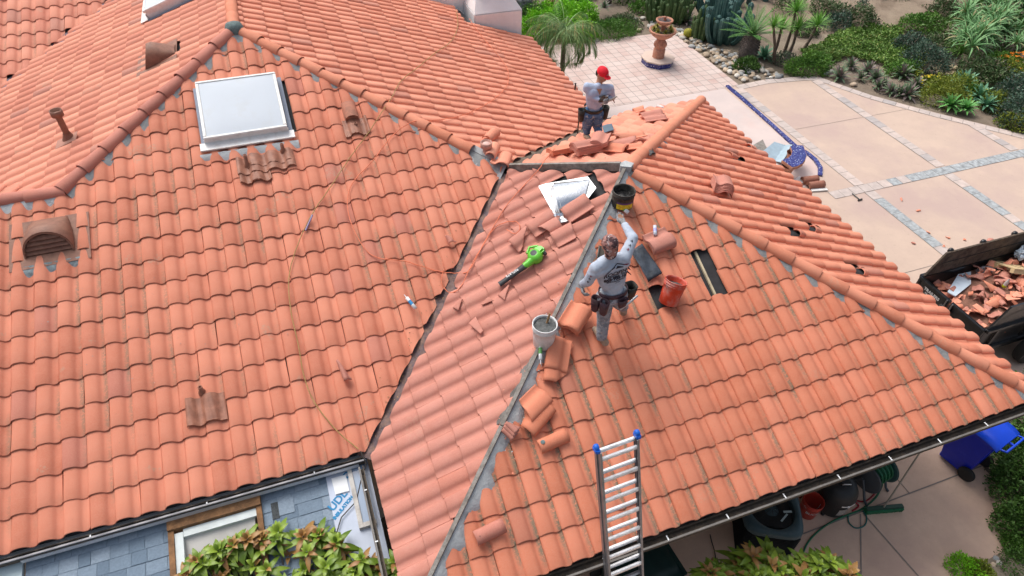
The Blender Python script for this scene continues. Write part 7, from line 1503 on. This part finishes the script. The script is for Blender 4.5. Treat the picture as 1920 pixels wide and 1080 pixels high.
for k, (px, py, tx, ty, h, sc) in enumerate([(1447, 112, 1465, 55, .95, 1.0), (1470, 100, 1492, 22, 1.1, 1.05), (1478, 105, 1495, 55, 1.1, 1.1), (1505, 95, 1532, 48, 1.0, 1.05), (1452, 118, 1450, 50, 1.0, .9)]):
    b = at(px, py); tz = min((abs(at(tx, ty, ZG+h_).x-b.x)+abs(at(tx, ty, ZG+h_).y-b.y), h_) for h_ in np.arange(.5, 2.2, .05))[1]; tpt = at(tx, ty, ZG+tz); 
    y = empty('yucca_tree', b, 0, ['leftmost short yucca tree beside the cycad', 'tallest yucca tree with its head near the top edge', 'yucca tree in the middle of the group', 'rightmost leaning yucca tree', 'yucca tree half hidden behind the cycad'][k], 'yucca', 'yucca trees by the cobbles'); d = tpt-b
    c = bpy.data.objects.new('crown', yc); COL.objects.link(c); c.parent = y; c.location = d; c.scale = (sc,)*3; c.rotation_euler = (0, 0, k)
    if not yc.materials: yc.materials.append(L_YUC)
    mb = MB(); mb.tube([Vector((0, 0, 0)), d*.5+Vector((.04, 0, 0)), d], [.06, .045, .04], 8); mb.build('trunk', M_BARK, y)
# --- cacti ---
def ribbed(mb, path, r, ribs=7):
    P = [Vector(p) for p in path]; n = ribs*2; vs = []
    for i, p in enumerate(P):
        t = (P[min(i+1, len(P)-1)]-P[max(0, i-1)]).normalized(); a = t.cross(Vector((0, 1, 0)) if abs(t.y) < .9 else Vector((1, 0, 0))).normalized(); b = t.cross(a); k = 1 if i < len(P)-1 else .35
        for j in range(n): an = 2*math.pi*j/n; rr = r*k*(1 if j % 2 == 0 else .72); vs.append(p+a*math.cos(an)*rr+b*math.sin(an)*rr)
    mb.add(vs, [(i*n+j, i*n+(j+1) % n, (i+1)*n+(j+1) % n, (i+1)*n+j) for i in range(len(P)-1) for j in range(n)]+[tuple(range((len(P)-1)*n, len(P)*n))], False)
M_CAC = mat('cactus_green', (.07, .13, .045), .7, var=.3, vs=8, dirt=.2, dcol=(.2, .2, .08), ds=14); M_CACB = mat('cactus_blue', (.055, .13, .12), .6, var=.3, vs=7, dirt=.15, dcol=(.2, .26, .2), ds=14)
rg = random.Random(9)
def cact(px, py, n, sp, h0, h1, r, m, label, bend=.05, name='cactus', ribs=6):
    p = at(px, py); mb = MB()
    for k in range(n):
        a = k*2.39996; d = sp*math.sqrt(k/n); x, y = d*math.cos(a), d*math.sin(a)*.75; h = rg.uniform(h0, h1)*(1-.3*(d/sp)); bx, by = x*bend*4+rg.gauss(0, bend), y*bend*4+rg.gauss(0, bend)
        pth = [(x+bx*t, y+by*t, h*t) for t in (0, .2, .4, .6, .8, .93, 1)]
        if bend > .1: pth = [(x+(x*.9)*math.sin(t*1.6), y+(y*.9)*math.sin(t*1.6), h*(t**1.25)) for t in (0, .2, .4, .6, .8, .95, 1)]
        ribbed(mb, pth, r*rg.uniform(.85, 1.15), ribs)
    o = mb.build(name, m); o.location = p; tag(o, label, 'cactus', 'cacti beyond the patio'); return o
cact(1252, 34, 60, .85, .7, 1.25, .06, M_CAC, 'dense clump of green column cactus behind the planter')
cact(1310, 72, 16, .34, .7, 1.25, .065, M_CAC, 'slim green column cactus group beside the barrel cactus')
cact(1355, 75, 26, .55, .9, 1.7, .095, M_CACB, 'large branching blue green cactus', .14, ribs=6); cact(1345, 25, 18, .6, .9, 1.5, .09, M_CACB, 'blue green cactus behind the branching one', .14); cact(1400, 10, 14, .6, .9, 1.4, .09, M_CACB, 'blue green cactus at the top edge', .14)
mb = MB(); n = 32; vs = []
for i in range(11):
    a = math.pi*i/10; 
    for j in range(n): an = 2*math.pi*j/n; rr = .17*math.sin(a)*(1 if j % 2 == 0 else .86); vs.append((rr*math.cos(an), rr*math.sin(an), .15-.16*math.cos(a)))
mb.add(vs, [(i*n+j, i*n+(j+1) % n, (i+1)*n+(j+1) % n, (i+1)*n+j) for i in range(10) for j in range(n)], True); o = mb.build('barrel_cactus', mat('barrel_yellow', (.26, .25, .02), .7, var=.3, vs=20)); o.location = at(1289, 70); tag(o, 'round yellow green barrel cactus at the patio corner', 'cactus')
for k in range(7):
    o = plant('succulent', su, leafmat('bowl_succulent', (.16, .18, .02), (.35, .32, .06)) if k == 0 else MATS['bowl_succulent'], pc_+Vector((.27*math.cos(k*.9), .27*math.sin(k*.9), 1.08)), 'yellow green succulent growing in the lower bowl of the planter', 'succulent', 'succulents in the planter', rz=k, scale=.38)
    if k == 0: su2 = su.copy(); su2.materials.clear(); su2.materials.append(MATS['bowl_succulent'])
    o.data = su2
plant('agave', su, L_AGV, at(1285, 42), 'small blue green agave behind the barrel cactus', 'agave', scale=1.3); plant('agave', ag, L_AGV, at(1432, 108), 'grey agave below the yucca trees', 'agave', scale=.9)
plant('agave', su, L_AGV, at(1131, 33)+Vector((0, 0, .35)), 'pale blue rosette poking out of the mat shrub', 'agave', scale=.8)
# --- stones ---
M_ST = [mat('cobble_tan', (.42, .33, .24), .8, var=.15, objrand=.3), mat('cobble_grey', (.27, .28, .28), .8, var=.15, objrand=.35), mat('cobble_pale', (.50, .47, .42), .8, var=.1, objrand=.25)]
stm = []
for k in range(7):
    bm = bmesh.new(); bmesh.ops.create_icosphere(bm, subdivisions=3, radius=1)
    for v in bm.verts: q = 1+.22*noise.noise(v.co*1.1+Vector((k*5, 0, 0))); v.co = Vector((v.co.x*q, v.co.y*q*.78, v.co.z*q*.55))
    me = bpy.data.meshes.new('cobble'); bm.to_mesh(me); bm.free(); me.polygons.foreach_set('use_smooth', [True]*len(me.polygons)); me.materials.append(M_ST[k % 3]); stm.append(me)
rg = random.Random(12); zone = [((1210, 52), (1262, 62), (1300, 92), (1345, 125), (1392, 152), (1470, 146), (1440, 128), (1395, 105), (1360, 95), (1310, 78), (1275, 55), (1225, 40))]
Z = [at(*q) for q in zone[0]]
def inpoly(x, y, P):
    c = False; j = len(P)-1
    for i in range(len(P)):
        if (P[i].y > y) != (P[j].y > y) and x < (P[j].x-P[i].x)*(y-P[i].y)/(P[j].y-P[i].y)+P[i].x: c = not c
        j = i
    return c
n = 0
while n < 270:
    x, y = rg.uniform(min(p.x for p in Z), max(p.x for p in Z)), rg.uniform(min(p.y for p in Z), max(p.y for p in Z))
    if not inpoly(x, y, Z): continue
    o = bpy.data.objects.new('cobble', stm[n % 7]); COL.objects.link(o); s = rg.choice([.05, .065, .08, .08, .10, .12]); o.location = (x, y, ZG+s*.25); o.scale = (s,)*3; o.rotation_euler = (0, 0, rg.uniform(0, 6)); tag(o, 'rounded river cobble in the bed along the patio and cactus', 'stone', 'river cobbles'); n += 1
for k, (px, py) in enumerate([(1105, 76), (1112, 74), (1118, 77), (1180, 32), (1192, 38), (1205, 36), (1198, 58), (1172, 40), (1548, 140), (1558, 136), (1600, 160), (1866, 1048), (1872, 1056), (1880, 1044), (1862, 1060)]):
    o = bpy.data.objects.new('cobble', stm[k % 7]); COL.objects.link(o); s = .11 if k < 11 else .05; o.location = at(px, py)+Vector((0, 0, s*.3)); o.scale = (s,)*3; tag(o, 'stray rounded stone lying in the planting soil', 'stone', 'stray stones')
o = crumple('red_boulder', at(1036, 26)+Vector((0, 0, .25)), (.28, .22, .42), mat('red_rock', (.36, .18, .14), .9, var=.3, bump=1), 'upright red boulder at the top of the garden', 'boulder', 3); o = crumple('dark_boulder', at(1078, 14)+Vector((0, 0, .25)), (.5, .35, .4), mat('dark_rock', (.09, .09, .10), .9, var=.3, bump=1), 'dark grey boulder right of the red one', 'boulder', 7); o = crumple('dark_boulder', at(968, 28)+Vector((0, 0, .3)), (.6, .4, .5), mat('mottled_rock', (.16, .16, .17), .9, var=.5, bump=1), 'mottled grey boulder beside the chimney', 'boulder', 9)
mb = MB(); 
for z, r_ in ((.10, .10), (.27, .12), (.45, .10), (.6, .07)): mb.lathe([(0, z-.09), (r_*.7, z-.07), (r_, z), (r_*.7, z+.07), (0, z+.09)], (0, 0, 0), 16)
o = mb.build('stacked_ball_ornament', mat('ball_brown', (.07, .045, .04), .3)); o.location = at(1140, 16); tag(o, 'dark stacked ball ornament near the top edge', 'ornament')
M_FLAG = mat('flagstone', (.58, .47, .30), .85, var=.15, bump=.5, objrand=.1)
for k, (px, py, r_) in enumerate([(1757, 130, .14), (1766, 127, .17), (1775, 131, .16), (1785, 128, .17), (1795, 132, .15), (1763, 138, .16), (1774, 140, .15), (1786, 139, .17), (1797, 141, .12)]):
    rg = random.Random(k); p = at(px, py); poly = [(r_*rg.uniform(.8, 1.15)*math.cos(R(60*i+k*20)), r_*rg.uniform(.7, 1.0)*math.sin(R(60*i+k*20))) for i in range(6)]; mb = MB(); mb.prism(poly, .05, z0=0); o = mb.build('flagstone', M_FLAG); o.location = (p.x, p.y, ZG+.01); tag(o, 'pale flagstone of the little terrace right of the teal shrub', 'flagstone', 'flagstones')
mb = MB(); mb.tube(spl([at(x, y, ZG+.02) for x, y in ((1636, 162), (1645, 172), (1662, 178), (1715, 182), (1730, 192), (1757, 200), (1790, 205))]), .012, 6); o = mb.build('drip_hose', M_RUB); tag(o, 'thin black drip hose snaking through the bed', 'hose')
# --- avocado crowns at the bottom edge -------------------------------------
L_AVO = leafmat('avocado_leaf', (.08, .15, .012), (.26, .37, .045), (.34, .14, .06), rough=.38, k3=.80)
def avo(name, spots, z, base, label, seed, nleaf=12, fill=500):
    g = random.Random(seed); V = []; F = []; A = []
    def leaf(p, d, L, W, r1, r2):
        d = d.normalized(); s = d.cross(Vector((0, 0, 1))); s = s.normalized() if s.length > .01 else Vector((1, 0, 0)); n = s.cross(d); b = len(V); seg = 6
        for k in range(seg+1):
            t = k/seg; w = W*math.sin(math.pi*(.06+.94*t)**.85)**.9*.5 if k < seg else .002; c = p+d*L*t-Vector((0, 0, 1))*L*.5*t*t+n*0
            for q, up_ in ((-1, .28), (0, 0), (1, .28)): V.append(tuple(c+s*q*w+n*up_*w)); A.append((r1, r2, t, 0))
        for k in range(seg):
            for q in range(2): F.append((b+k*3+q, b+k*3+q+1, b+(k+1)*3+q+1, b+(k+1)*3+q))
    t = empty(name, base, 0, label, 'tree'); br = MB()
    for (px, py, zz, sc) in spots:
        tip = at(px, py, zz); young = g.random() < .35; nl = g.randint(nleaf-3, nleaf+3)
        for i in range(nl):
            az = i*2.39996+g.uniform(-.3, .3); k = i/nl; el = R(5+70*k+g.uniform(-10, 10)); d = Vector((math.cos(az)*math.cos(el), math.sin(az)*math.cos(el), math.sin(el))); L = sc*(.25-.09*k)*g.uniform(.8, 1.15)
            leaf(tip-Vector((0, 0, .10*(1-k))), d, L, L*.28, g.random()*.8+.2*k, (.85+.15*g.random()) if (young and k > .45) or g.random() < .08 else g.random()*.78)
        b0 = Vector(base); mid = tip+(b0+Vector((0, 0, 1.2))-tip)*.4+Vector((0, 0, -.25)); br.tube([tip, tip-Vector((0, 0, .12)), mid, b0+Vector((0, 0, 1.0))], [.006, .009, .018, .035], 6)
    me = mesh_np('crown', np.array(V), F, np.array(A), True); o = link_mesh('crown', me, L_AVO); o.parent = t; o.matrix_parent_inverse = Matrix.Translation(-t.location)
    br.tube([Vector(base), Vector(base)+Vector((0, 0, 1.1))], [.09, .06], 10); o = br.build('branches', mat('grey_bark', (.16, .15, .14), .9, var=.3)); o.parent = t; o.matrix_parent_inverse = Matrix.Translation(-t.location)
def topline(x):
    pts = [(335, 1078), (365, 1052), (420, 1025), (470, 1000), (510, 992), (555, 1005), (600, 995), (640, 1020), (680, 1045), (740, 1045), (800, 1078)]
    return float(np.interp(x, [p[0] for p in pts], [p[1] for p in pts]))
g = random.Random(21); sp = []
for k in range(330):
    x = g.uniform(335, 810); y = topline(x)+g.random()**1.2*190; sp.append((x, y, -2.55-.9*g.random()*min(1, (y-topline(x))/60), g.uniform(.85, 1.15)))
avo('avocado_tree', sp, -2.7, (-.6, -9.6, ZG), 'avocado tree with reddish young leaves in front of the shingled roof', 3)
g = random.Random(22); sp = []
for (cx, cy, r_) in ((1430, 1062, 52), (1530, 1066, 46), (1470, 1085, 60), (1340, 1072, 14), (1578, 1082, 25)):
    for k in range(int(r_*.5)+3): a, q = g.uniform(0, 6.28), g.random()**.5; sp.append((cx+r_*q*math.cos(a), cy+r_*.62*q*math.sin(a), -3.3-.5*g.random(), g.uniform(.9, 1.2)))
avo('avocado_tree', sp, -3.4, (4.6, -10.0, ZG), 'avocado tree with reddish leaves in front of the air conditioner', 4)
